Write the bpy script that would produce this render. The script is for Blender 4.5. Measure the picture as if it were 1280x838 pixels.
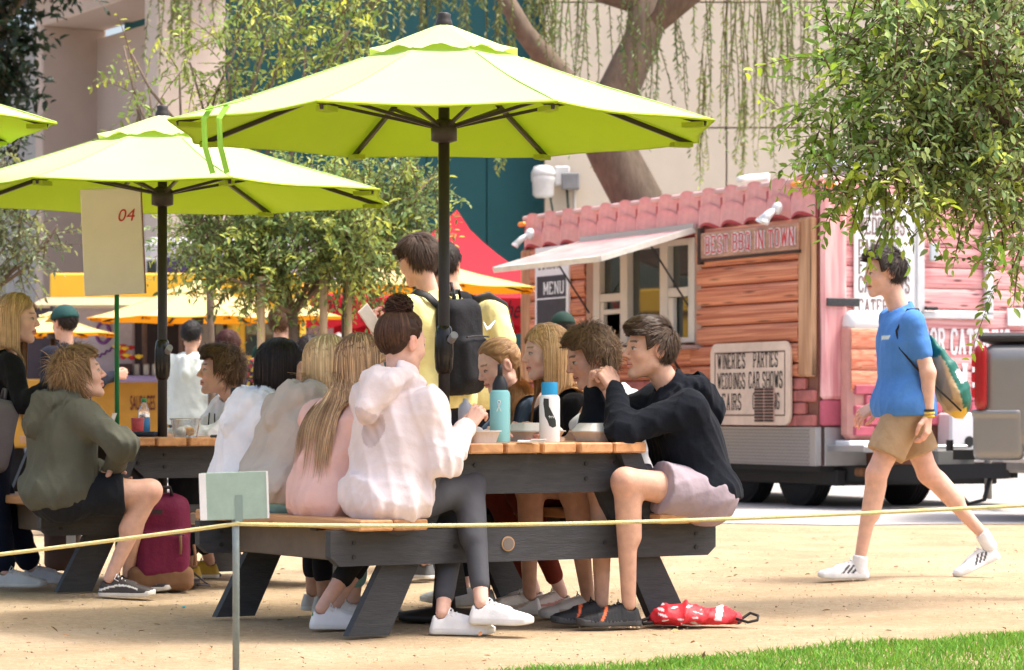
import bpy, math, random
import numpy as np
from mathutils import Vector, Matrix
random.seed(5); RS = np.random.RandomState(7)
for _o in list(bpy.data.objects): bpy.data.objects.remove(_o)
SC = bpy.context.scene; COL = SC.collection
# ---------------------------------------------------------------- camera
F, HC, YH = 3500.0, 0.87, 515.0          # focal length in photo pixels, eye height, horizon row
cd = bpy.data.cameras.new('camera'); cam = bpy.data.objects.new('camera', cd); COL.objects.link(cam)
cam.location = (0, 0, HC); cam.rotation_euler = (math.pi/2, 0, 0)
cd.sensor_width = 36; cd.lens = F/1280*36; cd.shift_y = (YH-419)/1280; cd.clip_start = .1; cd.clip_end = 400
cd.dof.use_dof = True; cd.dof.focus_distance = 11.4; cd.dof.aperture_fstop = 7.0
SC.camera = cam
# ---------------------------------------------------------------- sky, sun, exposure
SUN_AZ, SUN_EL = math.radians(90), math.radians(66)     # azimuth from +Y towards +X
w = bpy.data.worlds.new('World'); SC.world = w; w.use_nodes = True
nt = w.node_tree; nt.nodes.clear()
sky = nt.nodes.new('ShaderNodeTexSky'); sky.sky_type = 'NISHITA'; sky.sun_disc = False
sky.sun_elevation = SUN_EL; sky.sun_rotation = SUN_AZ; sky.dust_density = 7.0; sky.air_density = 1.0; sky.ozone_density = 1.0
bg = nt.nodes.new('ShaderNodeBackground'); bg.inputs[1].default_value = 0.15
ou = nt.nodes.new('ShaderNodeOutputWorld'); nt.links.new(sky.outputs[0], bg.inputs[0]); nt.links.new(bg.outputs[0], ou.inputs[0])
sl = bpy.data.lights.new('sun', 'SUN'); sl.energy = 1.5; sl.angle = math.radians(10); sl.color = (1, .97, .935)
so = bpy.data.objects.new('sun', sl); COL.objects.link(so)
sdir = Vector((math.sin(SUN_AZ)*math.cos(SUN_EL), math.cos(SUN_AZ)*math.cos(SUN_EL), math.sin(SUN_EL)))
so.rotation_euler = sdir.to_track_quat('Z', 'Y').to_euler(); so.location = (8, 10, 14)
SC.view_settings.view_transform = 'Standard'; SC.view_settings.look = 'None'; SC.view_settings.gamma = 1
SC.view_settings.exposure = 1.38
SC.render.engine = 'CYCLES'
# ---------------------------------------------------------------- helpers
def W(px, py, Y): return np.array(((px-640)/F*Y, Y, HC+(YH-py)/F*Y))
def G(px, py): Y = HC*F/(py-YH); return np.array(((px-640)/F*Y, Y, 0.0))
def nrm(v): v = np.asarray(v, float); return v/(np.linalg.norm(v)+1e-12)
def tag(o, label, cat=None, group=None, kind=None):
    if label: o['label'] = label
    if cat: o['category'] = cat
    if group: o['group'] = group
    if kind: o['kind'] = kind
    return o
def thing(name, label, cat, loc=(0, 0, 0), rz=0, group=None):
    o = bpy.data.objects.new(name, None); o.empty_display_size = .1; COL.objects.link(o)
    o.location = loc; o.rotation_euler = (0, 0, rz)
    return tag(o, label, cat, group)
# materials
MATS = {}
def _base(name):
    m = bpy.data.materials.new(name); m.use_nodes = True
    t = m.node_tree; b = t.nodes['Principled BSDF']
    return m, t, b
def mat(name, col, rough=.6, metal=0, var=.12, vs=6.0, bump=0, bs=40.0, spec=.4, trans=0, alpha=1, sheen=0, stretch=None, emit=None):
    if name in MATS: return MATS[name]
    m, t, b = _base(name); N = t.nodes; L = t.links
    b.inputs['Roughness'].default_value = rough; b.inputs['Metallic'].default_value = metal
    b.inputs['Specular IOR Level'].default_value = spec
    if trans: b.inputs['Transmission Weight'].default_value = trans
    if alpha < 1: b.inputs['Alpha'].default_value = alpha
    if sheen: b.inputs['Sheen Weight'].default_value = sheen
    tc = N.new('ShaderNodeTexCoord'); mp = N.new('ShaderNodeMapping'); L.new(tc.outputs['Object'], mp.inputs[0])
    if stretch: mp.inputs['Scale'].default_value = stretch
    n1 = N.new('ShaderNodeTexNoise'); n1.inputs['Scale'].default_value = vs; n1.inputs['Detail'].default_value = 5; n1.inputs['Roughness'].default_value = .65
    L.new(mp.outputs[0], n1.inputs[0])
    rp = N.new('ShaderNodeMapRange'); rp.inputs[1].default_value = .3; rp.inputs[2].default_value = .7
    rp.inputs[3].default_value = 1-var; rp.inputs[4].default_value = 1+var; L.new(n1.outputs[0], rp.inputs[0])
    mx = N.new('ShaderNodeVectorMath'); mx.operation = 'SCALE'
    mx.inputs[0].default_value = col[:3]; L.new(rp.outputs[0], mx.inputs['Scale']); L.new(mx.outputs[0], b.inputs['Base Color'])
    if bump:
        n2 = N.new('ShaderNodeTexNoise'); n2.inputs['Scale'].default_value = bs; n2.inputs['Detail'].default_value = 4
        L.new(mp.outputs[0], n2.inputs[0]); bm = N.new('ShaderNodeBump'); bm.inputs['Strength'].default_value = min(1, bump); bm.inputs['Distance'].default_value = .01
        L.new(n2.outputs[0], bm.inputs['Height']); L.new(bm.outputs[0], b.inputs['Normal'])
    MATS[name] = m; return m
def vmat(name, rough=.6, bump=0, bs=60, sss=0, sheen=0, transl=0, spec=.35, var=.06, vs=14):
    """colour from the mesh attribute Col"""
    if name in MATS: return MATS[name]
    m, t, b = _base(name); N = t.nodes; L = t.links
    at = N.new('ShaderNodeAttribute'); at.attribute_name = 'Col'
    tc = N.new('ShaderNodeTexCoord')
    n1 = N.new('ShaderNodeTexNoise'); n1.inputs['Scale'].default_value = vs; n1.inputs['Detail'].default_value = 4; L.new(tc.outputs['Object'], n1.inputs[0])
    rp = N.new('ShaderNodeMapRange'); rp.inputs[1].default_value = .3; rp.inputs[2].default_value = .7; rp.inputs[3].default_value = 1-var; rp.inputs[4].default_value = 1+var
    L.new(n1.outputs[0], rp.inputs[0]); mx = N.new('ShaderNodeVectorMath'); mx.operation = 'SCALE'
    L.new(at.outputs['Color'], mx.inputs[0]); L.new(rp.outputs[0], mx.inputs['Scale']); L.new(mx.outputs[0], b.inputs['Base Color'])
    b.inputs['Roughness'].default_value = rough; b.inputs['Specular IOR Level'].default_value = spec
    if sss: b.inputs['Subsurface Weight'].default_value = sss; b.inputs['Subsurface Radius'].default_value = (.012, .005, .003); b.inputs['Subsurface Scale'].default_value = 1.0
    if sheen: b.inputs['Sheen Weight'].default_value = sheen; b.inputs['Sheen Roughness'].default_value = .5
    if bump:
        n2 = N.new('ShaderNodeTexNoise'); n2.inputs['Scale'].default_value = bs; n2.inputs['Detail'].default_value = 5; L.new(tc.outputs['Object'], n2.inputs[0])
        bm = N.new('ShaderNodeBump'); bm.inputs['Strength'].default_value = bump; bm.inputs['Distance'].default_value = .012
        L.new(n2.outputs[0], bm.inputs['Height']); L.new(bm.outputs[0], b.inputs['Normal'])
    if transl:
        tr = N.new('ShaderNodeBsdfTranslucent'); ms = N.new('ShaderNodeMixShader'); ms.inputs[0].default_value = transl
        L.new(mx.outputs[0], tr.inputs[0]); L.new(b.outputs[0], ms.inputs[1]); L.new(tr.outputs[0], ms.inputs[2])
        L.new(ms.outputs[0], N['Material Output'].inputs[0])
    MATS[name] = m; return m
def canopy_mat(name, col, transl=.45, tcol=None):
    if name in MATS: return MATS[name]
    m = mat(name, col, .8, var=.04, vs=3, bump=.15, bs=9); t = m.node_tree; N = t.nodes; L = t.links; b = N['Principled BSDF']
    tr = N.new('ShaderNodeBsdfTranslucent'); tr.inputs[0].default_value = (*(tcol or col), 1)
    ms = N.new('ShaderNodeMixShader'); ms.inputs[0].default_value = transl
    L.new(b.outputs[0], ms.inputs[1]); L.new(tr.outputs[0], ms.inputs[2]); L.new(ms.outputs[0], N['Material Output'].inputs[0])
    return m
# meshes
def npmesh(name, V, Q, m=None, parent=None, col=None, smooth=False):
    """V (n,3); Q (m,4) or (m,3) int, or list of such"""
    me = bpy.data.meshes.new(name); V = np.asarray(V, np.float32)
    Qs = Q if isinstance(Q, list) and isinstance(Q[0], np.ndarray) else [Q]; Qs = [np.asarray(q, np.int32) for q in Qs if len(q)]
    me.vertices.add(len(V)); me.vertices.foreach_set('co', V.ravel())
    nl = sum(q.size for q in Qs); npl = sum(len(q) for q in Qs)
    me.loops.add(nl); me.loops.foreach_set('vertex_index', np.concatenate([q.ravel() for q in Qs]) if Qs else [])
    me.polygons.add(npl); st = []; c = 0
    for q in Qs: st.append(c+np.arange(len(q))*q.shape[1]); c += q.size
    me.polygons.foreach_set('loop_start', np.concatenate(st).astype(np.int32))
    if smooth: me.polygons.foreach_set('use_smooth', np.ones(npl, bool))
    me.update(calc_edges=True); me.validate()
    if col is not None:
        a = me.attributes.new('Col', 'FLOAT_COLOR', 'POINT'); c4 = np.ones((len(V), 4), np.float32); c4[:, :3] = col; a.data.foreach_set('color', c4.ravel())
    if m: me.materials.append(m)
    o = bpy.data.objects.new(name, me); COL.objects.link(o)
    if parent is not None: o.parent = parent
    return o
class MB:
    """collects simple solids into one mesh"""
    def __init__(s): s.v = []; s.f = []
    def add(s, vs, fs):
        n = len(s.v); s.v += [tuple(map(float, v)) for v in vs]; s.f += [tuple(i+n for i in f) for f in fs]; return s
    def box(s, c, d, R=None, bev=0):
        x, y, z = (d[0]/2, d[1]/2, d[2]/2)
        if bev:
            b = min(bev, x*.9, y*.9, z*.9); P = []
            for sx in (-1, 1):
                for sy in (-1, 1):
                    for sz in (-1, 1):
                        P += [(sx*(x-b), sy*(y-b), sz*z), (sx*(x-b), sy*y, sz*(z-b)), (sx*x, sy*(y-b), sz*(z-b))]
            import itertools
            def I(sx, sy, sz, k): return (((sx > 0)*4+(sy > 0)*2+(sz > 0))*3+k)
            fs = []
            for a in (-1, 1):
                fs.append([I(-1, -1, a, 0), I(1, -1, a, 0), I(1, 1, a, 0), I(-1, 1, a, 0)][::a])
                fs.append([I(-1, a, -1, 1), I(1, a, -1, 1), I(1, a, 1, 1), I(-1, a, 1, 1)][::-a])
                fs.append([I(a, -1, -1, 2), I(a, 1, -1, 2), I(a, 1, 1, 2), I(a, -1, 1, 2)][::a])
                for c2 in (-1, 1):
                    fs.append([I(-1, a, c2, 0), I(1, a, c2, 0), I(1, a, c2, 1), I(-1, a, c2, 1)][::a*c2])
                    fs.append([I(a, -1, c2, 0), I(a, 1, c2, 0), I(a, 1, c2, 2), I(a, -1, c2, 2)][::-a*c2])
                    fs.append([I(a, c2, -1, 1), I(a, c2, 1, 1), I(a, c2, 1, 2), I(a, c2, -1, 2)][::a*c2])
                    for d2 in (-1, 1): fs.append([I(a, c2, d2, 0), I(a, c2, d2, 1), I(a, c2, d2, 2)][::a*c2*d2])
        else:
            P = [(a*x, b_*y, c_*z) for a in (-1, 1) for b_ in (-1, 1) for c_ in (-1, 1)]
            fs = [(0, 1, 3, 2), (4, 6, 7, 5), (0, 4, 5, 1), (2, 3, 7, 6), (0, 2, 6, 4), (1, 5, 7, 3)]
        P = np.array(P)
        if R is not None: P = P@np.asarray(R).T
        return s.add(P+np.asarray(c), fs)
    def bar(s, a, b, wx, wz, up=(0, 0, 1), bev=0):
        a = np.asarray(a, float); b = np.asarray(b, float); d = b-a; L = np.linalg.norm(d); y = d/L
        x = np.cross(y, up); x = nrm(x if np.linalg.norm(x) > 1e-6 else np.cross(y, (1, 0, 0))); z = np.cross(x, y)
        return s.box((a+b)/2, (wx, L, wz), np.stack([x, y, z], 1), bev)
    def tube(s, pts, r, n=8, cap=True, flat=1.0, up=(0, 0, 1)):
        pts = np.asarray(pts, float); k = len(pts); r = np.full(k, r, float) if np.isscalar(r) else np.asarray(r, float)
        t = np.gradient(pts, axis=0); t /= np.linalg.norm(t, axis=1)[:, None]+1e-12
        u = np.asarray(up, float); V = []
        if abs(t[0]@u) > .95: u = np.array((1., 0, 0))
        for i in range(k):
            x = nrm(np.cross(t[i], u)); z = np.cross(x, t[i]); u = z
            for j in range(n):
                a = 2*math.pi*j/n; V.append(pts[i]+r[i]*(math.cos(a)*x+math.sin(a)*flat*z))
        fs = [(i*n+j, i*n+(j+1) % n, (i+1)*n+(j+1) % n, (i+1)*n+j) for i in range(k-1) for j in range(n)]
        if cap: fs += [tuple(range(n))[::-1], tuple((k-1)*n+j for j in range(n))]
        return s.add(V, fs)
    def cyl(s, a, b, r, r2=None, n=16): return s.tube([a, b], [r, r if r2 is None else r2], n)
    def lathe(s, prof, c=(0, 0, 0), n=24):
        V = [(c[0]+r*math.cos(2*math.pi*j/n), c[1]+r*math.sin(2*math.pi*j/n), c[2]+z) for r, z in prof for j in range(n)]; k = len(prof)
        fs = [(i*n+j, i*n+(j+1) % n, (i+1)*n+(j+1) % n, (i+1)*n+j) for i in range(k-1) for j in range(n)]
        fs += [tuple(range(n))[::-1], tuple((k-1)*n+j for j in range(n))]
        return s.add(V, fs)
    def prism(s, poly, o, ex, ey, th):
        """polygon in plane (o,ex,ey), extruded by th along ex x ey"""
        o, ex, ey = map(lambda q: np.asarray(q, float), (o, ex, ey)); n = np.cross(ex, ey); k = len(poly)
        V = [o+p[0]*ex+p[1]*ey for p in poly]+[o+p[0]*ex+p[1]*ey+n*th for p in poly]
        return s.add(V, [tuple(range(k))[::-1], tuple(range(k, 2*k))]+[(i, (i+1) % k, k+(i+1) % k, k+i) for i in range(k)])
    def build(s, name, m, parent=None, smooth=False, auto=None):
        me = bpy.data.meshes.new(name); me.from_pydata(s.v, [], s.f); me.update()
        if m: me.materials.append(m)
        if smooth:
            for p in me.polygons: p.use_smooth = True
            if auto:
                me.set_sharp_from_angle(angle=math.radians(auto))
        o = bpy.data.objects.new(name, me); COL.objects.link(o)
        if parent is not None: o.parent = parent
        return o
def inst(src, name, parent=None, loc=None, rot=None, scale=None):
    o = bpy.data.objects.new(name, src.data); COL.objects.link(o)
    if parent is not None: o.parent = parent
    if loc is not None: o.location = loc
    if rot is not None: o.rotation_euler = rot
    if scale is not None: o.scale = scale
    return o
def copy_tree(o, parent=None):
    c = o.copy(); COL.objects.link(c); c.parent = parent
    for ch in o.children: copy_tree(ch, c)
    return c
# lettering: a condensed slab-serif stroke face, and plain text from the built-in font
_L = {'A': '0,0 2,6;2,6 4,0;1,2.1 3,2.1', 'B': '0,0 0,6;0,6 2.8,6 3.6,5.2 3.6,3.9 2.8,3.1 0,3.1;2.8,3.1 3.8,2.3 3.8,.8 2.8,0 0,0',
 'C': '4,4.6 3.9,5.3 3.1,6 .9,6 0,5 0,1 .9,0 3.1,0 4,1 4,1.6', 'D': '0,0 0,6;0,6 2.8,6 4,5 4,1 2.8,0 0,0', 'E': '0,0 0,6;0,6 3.6,6 3.6,5;0,3.1 2.4,3.1;0,0 3.7,0 3.7,1',
 'F': '0,0 0,6;0,6 3.7,6 3.7,5;0,3.1 2.5,3.1', 'G': '4,4.7 3.9,5.3 3.1,6 .9,6 0,5 0,1 .9,0 3.2,0 4,.9 4,2.7;2.4,2.7 4,2.7', 'H': '0,0 0,6;4,0 4,6;0,3 4,3',
 'I': '1,0 1,6', 'K': '0,0 0,6;0,2.4 4,6;1.4,3.6 4,0', 'L': '0,0 0,6;0,0 3.6,0 3.6,1.2', 'M': '0,0 0,6;0,6 2.4,1.6 4.8,6;4.8,6 4.8,0', 'N': '0,0 0,6;0,6 4,0;4,0 4,6',
 'O': '.9,0 3.1,0 4,1 4,5 3.1,6 .9,6 0,5 0,1 .9,0', 'P': '0,0 0,6;0,6 2.8,6 3.8,5.2 3.8,3.6 2.8,2.8 0,2.8', 'Q': '.9,0 3.1,0 4,1 4,5 3.1,6 .9,6 0,5 0,1 .9,0;2.2,1.8 4.2,-.6',
 'R': '0,0 0,6;0,6 2.8,6 3.7,5.2 3.7,3.8 2.8,3.1 0,3.1;2.2,3.1 4,0', 'S': '3.8,4.6 3.8,5.2 3,6 .9,6 .1,5.2 .1,4 .9,3.2 3,2.8 3.9,2 3.9,.8 3,0 .9,0 0,.8 0,1.5',
 'T': '2,0 2,6;0,5 0,6 4,6 4,5', 'U': '0,6 0,1 .9,0 3.1,0 4,1 4,6', 'V': '0,6 2,0;2,0 4,6', 'W': '0,6 1.3,0 2.7,5;2.7,5 4,0 5.4,6', 'Y': '0,6 2,3 2,0;4,6 2,3'}
def western(mb, s, o, ex, ey, height, width, off=.002, fat=1.0):
    """letters laid along ex from o, fitted to width; face ex x ey"""
    ex, ey, o = map(lambda q: np.asarray(q, float), (ex, ey, o)); n = np.cross(ex, ey)
    adv = {'I': 3.8, 'M': 7.4, 'W': 8.0, ' ': 3.4}; tot = sum(adv.get(c, 6.6) for c in s)
    kx = width/tot; ky = height/6; cx = .9; cnt = [0]
    def quad(p, q, t, r, ser=False):
        cnt[0] += 1; z = off+cnt[0]*6e-5
        mb.add([o+ex*(a[0]*kx)+ey*(a[1]*ky)+n*z for a in (p, q, t, r)], [(0, 1, 2, 3)])
    for c in s:
        if c in _L:
            for st in _L[c].split(';'):
                P = [tuple(map(float, a.split(','))) for a in st.split()]
                for a, b in zip(P, P[1:]):
                    dx, dy = b[0]-a[0], b[1]-a[1]; l = math.hypot(dx, dy); v = abs(dy)/l
                    tx = (1.0+.42*v)*fat/2; 
                    nx, ny = -dy/l*tx, dx/l*tx*.75
                    e = .12; ax, ay, bx, by = a[0]-dx/l*e, a[1]-dy/l*e, b[0]+dx/l*e, b[1]+dy/l*e
                    quad((cx+ax-nx, ay-ny), (cx+bx-nx, by-ny), (cx+bx+nx, by+ny), (cx+ax+nx, ay+ny))
                if c not in 'COQSG':
                    for e_, nb in ((P[0], P[1]), (P[-1], P[-2])):
                        if abs(e_[0]-nb[0]) < 2.1 and abs(e_[1]-nb[1]) > 2 and e_[1] in (0., 6.):
                            y0 = e_[1]-(.3 if e_[1] == 0 else .3); x = cx+e_[0]; wd = .98*fat
                            quad((x-wd, y0), (x+wd, y0), (x+wd, y0+.6), (x-wd, y0+.6))
        cx += adv.get(c, 6.6)
    return mb
def text(s, name, o, ex, ey, height, m, parent, width=None, shear=0, off=.002, bold=0):
    cu = bpy.data.curves.new('t', 'FONT'); cu.body = s; cu.size = 1; cu.shear = shear; cu.offset = bold
    ob = bpy.data.objects.new('t', cu); COL.objects.link(ob); bpy.context.view_layer.update()
    me = bpy.data.meshes.new_from_object(ob); bpy.data.objects.remove(ob)
    V = np.array([v.co for v in me.vertices]); fs = [tuple(p.vertices) for p in me.polygons]
    lo, hi = V.min(0), V.max(0); k = height/(hi[1]-lo[1]); kx = width/(hi[0]-lo[0]) if width else k
    ex, ey, o = map(lambda q: np.asarray(q, float), (ex, ey, o)); n = np.cross(ex, ey)
    P = o+np.outer((V[:, 0]-lo[0])*kx, ex)+np.outer((V[:, 1]-lo[1])*k, ey)+n*off
    mb = MB(); mb.add(P, fs); return mb.build(name, m, parent)
# leaves
def leaf_mesh(P, D, size, asp=.42, nrmv=None, fold=.25, rs=RS):
    """P base points, D unit directions, size lengths -> verts (4n,3), tris"""
    n = len(P); N0 = rs.normal(size=(n, 3)) if nrmv is None else nrmv+.6*rs.normal(size=(n, 3))
    S = np.cross(D, N0); S /= np.linalg.norm(S, axis=1)[:, None]+1e-9; N1 = np.cross(S, D)
    size = np.asarray(size).reshape(-1, 1); w2 = size*asp/2
    mid = P+D*size*.45+N1*size*.06
    up = N1*w2*fold; a = P+D*size*.28+N1*size*.03; b = P+D*size*.66+N1*size*.03
    V = np.stack([P, a-S*w2*.92+up, b-S*w2*.80+up, P+D*size-N1*size*.05, b+S*w2*.80+up, a+S*w2*.92+up], 1).reshape(-1, 3)
    i = np.arange(n)*6; T = np.concatenate([np.stack([i, i+1, i+2, i+3], 1), np.stack([i, i+3, i+4, i+5], 1)])
    return V, T
def hsvar(base, n, v=.25, hshift=.12, rs=RS):
    c = np.tile(np.asarray(base, float), (n, 1)); c *= (1+v*rs.normal(size=(n, 1))).clip(.45, 1.7)
    c[:, 0] *= (1+hshift*rs.normal(size=n)).clip(.6, 1.6); return c.clip(.003, .95)
EXV, EYV = np.array((.857, .515, 0)), np.array((-.515, .857, 0))       # the tables' cross and long directions
# ================================================================ implicit surfaces
def rc(p, a, b, ra, rb):
    a = np.asarray(a, np.float32); ab = np.asarray(b, np.float32)-a; l2 = float(ab@ab)+1e-9
    q = p-a; t = np.clip(q@ab/l2, 0, 1)
    q = q-t[:, None]*ab
    return np.sqrt(np.einsum('ij,ij->i', q, q))-(ra+(rb-ra)*t)
def sph(p, c, r): return np.linalg.norm(p-np.asarray(c, np.float32), axis=1)-r
def ell(p, c, r):
    q = p-np.asarray(c, np.float32); r = np.asarray(r, np.float32)
    k0 = np.linalg.norm(q/r, axis=1); k1 = np.linalg.norm(q/(r*r), axis=1)+1e-9
    return k0*(k0-1)/k1
def rbox(p, c, b, r, R=None):
    q = p-np.asarray(c, np.float32)
    if R is not None: q = q@np.asarray(R, np.float32)
    q = np.abs(q)-np.asarray(b, np.float32)+r
    return np.linalg.norm(np.maximum(q, 0), axis=1)+np.minimum(q.max(1), 0)-r
def smin(a, b, k):
    h = np.clip(.5+.5*(b-a)/k, 0, 1); return b*(1-h)+a*h-k*h*(1-h)
def smax(a, b, k): return -smin(-a, -b, k)
def union(p, prims, k, t=0):
    d = None
    for a, b, ra, rb in prims:
        e = rc(p, a, b, ra+t, rb+t); d = e if d is None else smin(d, e, k)
    return d
def folds(p, amp, fr, seed):
    r = np.random.RandomState(seed); d = 0; p = p*np.array((1, 1, .55), np.float32)
    for i in range(4):
        a, b = r.normal(size=3), r.normal(size=3); a = a/np.linalg.norm(a)*fr*(.8, 1.3, 2.0, 3.1)[i]; b = b/np.linalg.norm(b)*fr*.6
        s = np.sin(p@a.astype(np.float32)+1.8*np.sin(p@b.astype(np.float32)+r.rand()*6)+r.rand()*6)
        d = d+(1-np.sqrt(s*s+.012))**2*(1., .8, .55, .34)[i]
    return amp*(.55-d/1.6)
def snet(f, lo, hi, h, C=4):
    """surface nets on a sparse grid"""
    lo = np.asarray(lo, np.float32); n = np.maximum(2, np.ceil((np.asarray(hi)-lo)/(h*C)).astype(int))
    g = np.stack(np.meshgrid(*[np.arange(k) for k in n], indexing='ij'), -1).reshape(-1, 3)
    dc = f((lo+(g+.5)*C*h).astype(np.float32)).reshape(n)
    act = np.abs(dc) < C*h*1.35+.012
    rep = lambda A: A.repeat(C, 0).repeat(C, 1).repeat(C, 2)
    V = rep(dc).astype(np.float32); M = rep(act)
    ii = np.argwhere(M); V[M] = f((lo+ii*h).astype(np.float32))
    V[0] = V[-1] = 1; V[:, 0] = V[:, -1] = 1; V[:, :, 0] = V[:, :, -1] = 1
    S = V < 0; A = [slice(None, -1), slice(1, None)]
    cor = lambda X, c: X[A[c[0]], A[c[1]], A[c[2]]]
    cs = [(i, j, k) for i in (0, 1) for j in (0, 1) for k in (0, 1)]
    sm = sum(cor(S, c).astype(np.int8) for c in cs); mask = (sm > 0) & (sm < 8)
    ci = np.argwhere(mask); idx = -np.ones(mask.shape, np.int64); idx[mask] = np.arange(len(ci))
    pos = np.zeros((len(ci), 3)); cnt = np.zeros(len(ci))
    cv = {c: cor(V, c)[mask] for c in cs}
    for c in cs:
        for ax in range(3):
            if c[ax] == 0:
                d = list(c); d[ax] = 1; d = tuple(d); va, vb = cv[c], cv[d]; x = (va < 0) != (vb < 0)
                t = np.where(x, va/np.where(x, va-vb, 1), 0); q = np.tile(np.array(c, float), (len(ci), 1)); q[:, ax] += t
                pos += q*x[:, None]; cnt += x
    P = lo+(ci+pos/np.maximum(cnt, 1)[:, None])*h
    Q = []
    for ax in range(3):
        o1, o2 = [(1, 2), (2, 0), (0, 1)][ax]
        sl0 = [slice(1, -1)]*3; sl1 = [slice(1, -1)]*3; sl0[ax] = slice(0, -1); sl1[ax] = slice(1, None)
        a, b = S[tuple(sl0)], S[tuple(sl1)]
        e = np.argwhere(a != b); fl = a[a != b]; off = np.ones(3, int); off[ax] = 0; e = e+off
        def ID(d1, d2):
            k = e.copy(); k[:, o1] -= d1; k[:, o2] -= d2; return idx[k[:, 0], k[:, 1], k[:, 2]]
        q = np.stack([ID(1, 1), ID(0, 1), ID(0, 0), ID(1, 0)], 1); q[~fl] = q[~fl][:, ::-1]; Q.append(q)
    Q = np.concatenate(Q); Q = Q[(Q >= 0).all(1)]
    return P, Q
def smoothv(P, Q, it=1, lam=.5):
    E = np.concatenate([Q[:, [0, 1]], Q[:, [1, 2]], Q[:, [2, 3]], Q[:, [3, 0]]])
    for _ in range(it):
        acc = np.zeros_like(P); n = np.zeros(len(P))
        for k in range(3): acc[:, k] = np.bincount(E[:, 0], P[E[:, 1], k], len(P))+np.bincount(E[:, 1], P[E[:, 0], k], len(P))
        n = np.bincount(E[:, 0], minlength=len(P))+np.bincount(E[:, 1], minlength=len(P))
        P = P+lam*(acc/np.maximum(n, 1)[:, None]-P)
    return P
def joinm(parts):
    V, Q, C, n = [], [], [], 0
    for v, q, c in parts:
        V.append(v); Q.append(q+n); C.append(np.broadcast_to(np.asarray(c, float), (len(v), 3))); n += len(v)
    return np.concatenate(V), np.concatenate(Q), np.concatenate(C)
def bbox(prims, m):
    P = np.array([x for a, b, *_ in prims for x in (a, b)]); return P.min(0)-m, P.max(0)+m
def blob(name, f, lo, hi, h, m, parent, col=None, sm=1):
    P, Q = snet(f, lo, hi, h); P = smoothv(P, Q, sm)
    c = None if col is None else (col(P) if callable(col) else np.broadcast_to(np.asarray(col, float), (len(P), 3)))
    return npmesh(name, P, Q, m, parent, c, True)
# ================================================================ head
CR = ((0, -.012, .030), (.0765, .0985, .0900))      # skull ellipsoid, head frame: x right, y forward, z up
def head_sdf(q, fem=0):
    q = q.copy(); q[:, 0] = np.abs(q[:, 0])
    d = ell(q, *CR)
    d = smin(d, ell(q, (0, .028, -.03), (.060, .062, .082)), .03)
    jw = .052-.006*fem
    d = smin(d, rc(q, (jw, .000, -.062), (.012, .066-.004*fem, -.100), .022, .016), .03)
    d = smin(d, ell(q, (0, .074-.004*fem, -.103), (.018, .016, .015)), .02)
    d = smin(d, ell(q, (.040, .055, -.030), (.024, .022, .024)), .022)
    d = smin(d, rc(q, (0, .084, .024), (.042, .070, .022), .011, .010), .016-.004*fem)
    d = smax(d, -sph(q, (.032, .101, .002), .0135), .012)
    d = smin(d, sph(q, (.0315, .0765, .001), .0132), .003)
    d = smin(d, rc(q, (0, .086, .014), (0, .110-.003*fem, -.026), .0075, .0095), .010)
    d = smin(d, ell(q, (.0105, .097, -.031), (.0085, .010, .0075)), .006)
    d = smin(d, rc(q, (0, .0925, -.0565), (.020, .080, -.061), .0075, .004), .006)
    d = smin(d, rc(q, (0, .0910, -.0710), (.017, .080, -.067), .0080, .004), .006)
    d = smax(d, -rc(q, (0, .103, -.0637), (.024, .086, -.0640), .0022, .0015), .003)
    e = ell(q, (.080, -.012, -.006), (.010, .021, .033)); e = smax(e, -ell(q, (.092, -.006, -.004), (.009, .012, .020)), .004)
    return smin(d, e, .008)
def head_col(q, skin, brow, eye=(.05, .035, .025), lipf=1.0):
    x, y, z = np.abs(q[:, 0]), q[:, 1], q[:, 2]; s = np.asarray(skin, float)
    c = np.tile(s, (len(q), 1)); fr = y > .05
    def mixc(m, col): c[:] = c*(1-m[:, None])+np.asarray(col)*m[:, None]
    red = np.exp(-(((x-.042)/.02)**2+((z+.028)/.02)**2))*.5*fr+np.exp(-((x/.014)**2+((z+.028)/.012)**2))*.5*fr+.7*(x > .074)*(np.abs(z+.005) < .04)*(y < .03)
    mixc(np.clip(red, 0, .7)*.6, s*np.array((1.08, .72, .68)))
    lip = ((x/.024)**2+((z+.064)/.0125)**2 < 1) & fr
    mixc(lip*.75, s*np.array((.85, .48, .46))*lipf)
    mixc(((x < .022) & (np.abs(z+.0637) < .0022) & fr)*.85, (.06, .02, .018))
    bz = .0245+.16*x-2.8*x*x
    mixc(((np.abs(z-bz-.003) < .0042) & (x > .013) & (x < .050) & fr)*.75, brow)
    ex = (x-.0315)/.0148; ez = (z-.0005)/(.0056*np.sqrt(np.clip(1-ex*ex, .02, 1)))
    ey = (np.abs(ex) < 1) & (np.abs(ez) < 1) & (y > .07)
    mixc(ey*.9, (.46, .42, .40)); mixc((ey & ((x-.0325)**2+(z-.0012)**2 < .0062**2))*.95, eye)
    lash = (np.abs(ex) < 1.05) & (ez > .8) & (ez < 1.7) & (y > .066); mixc(lash*.8, (.03, .02, .016))
    return c
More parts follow.
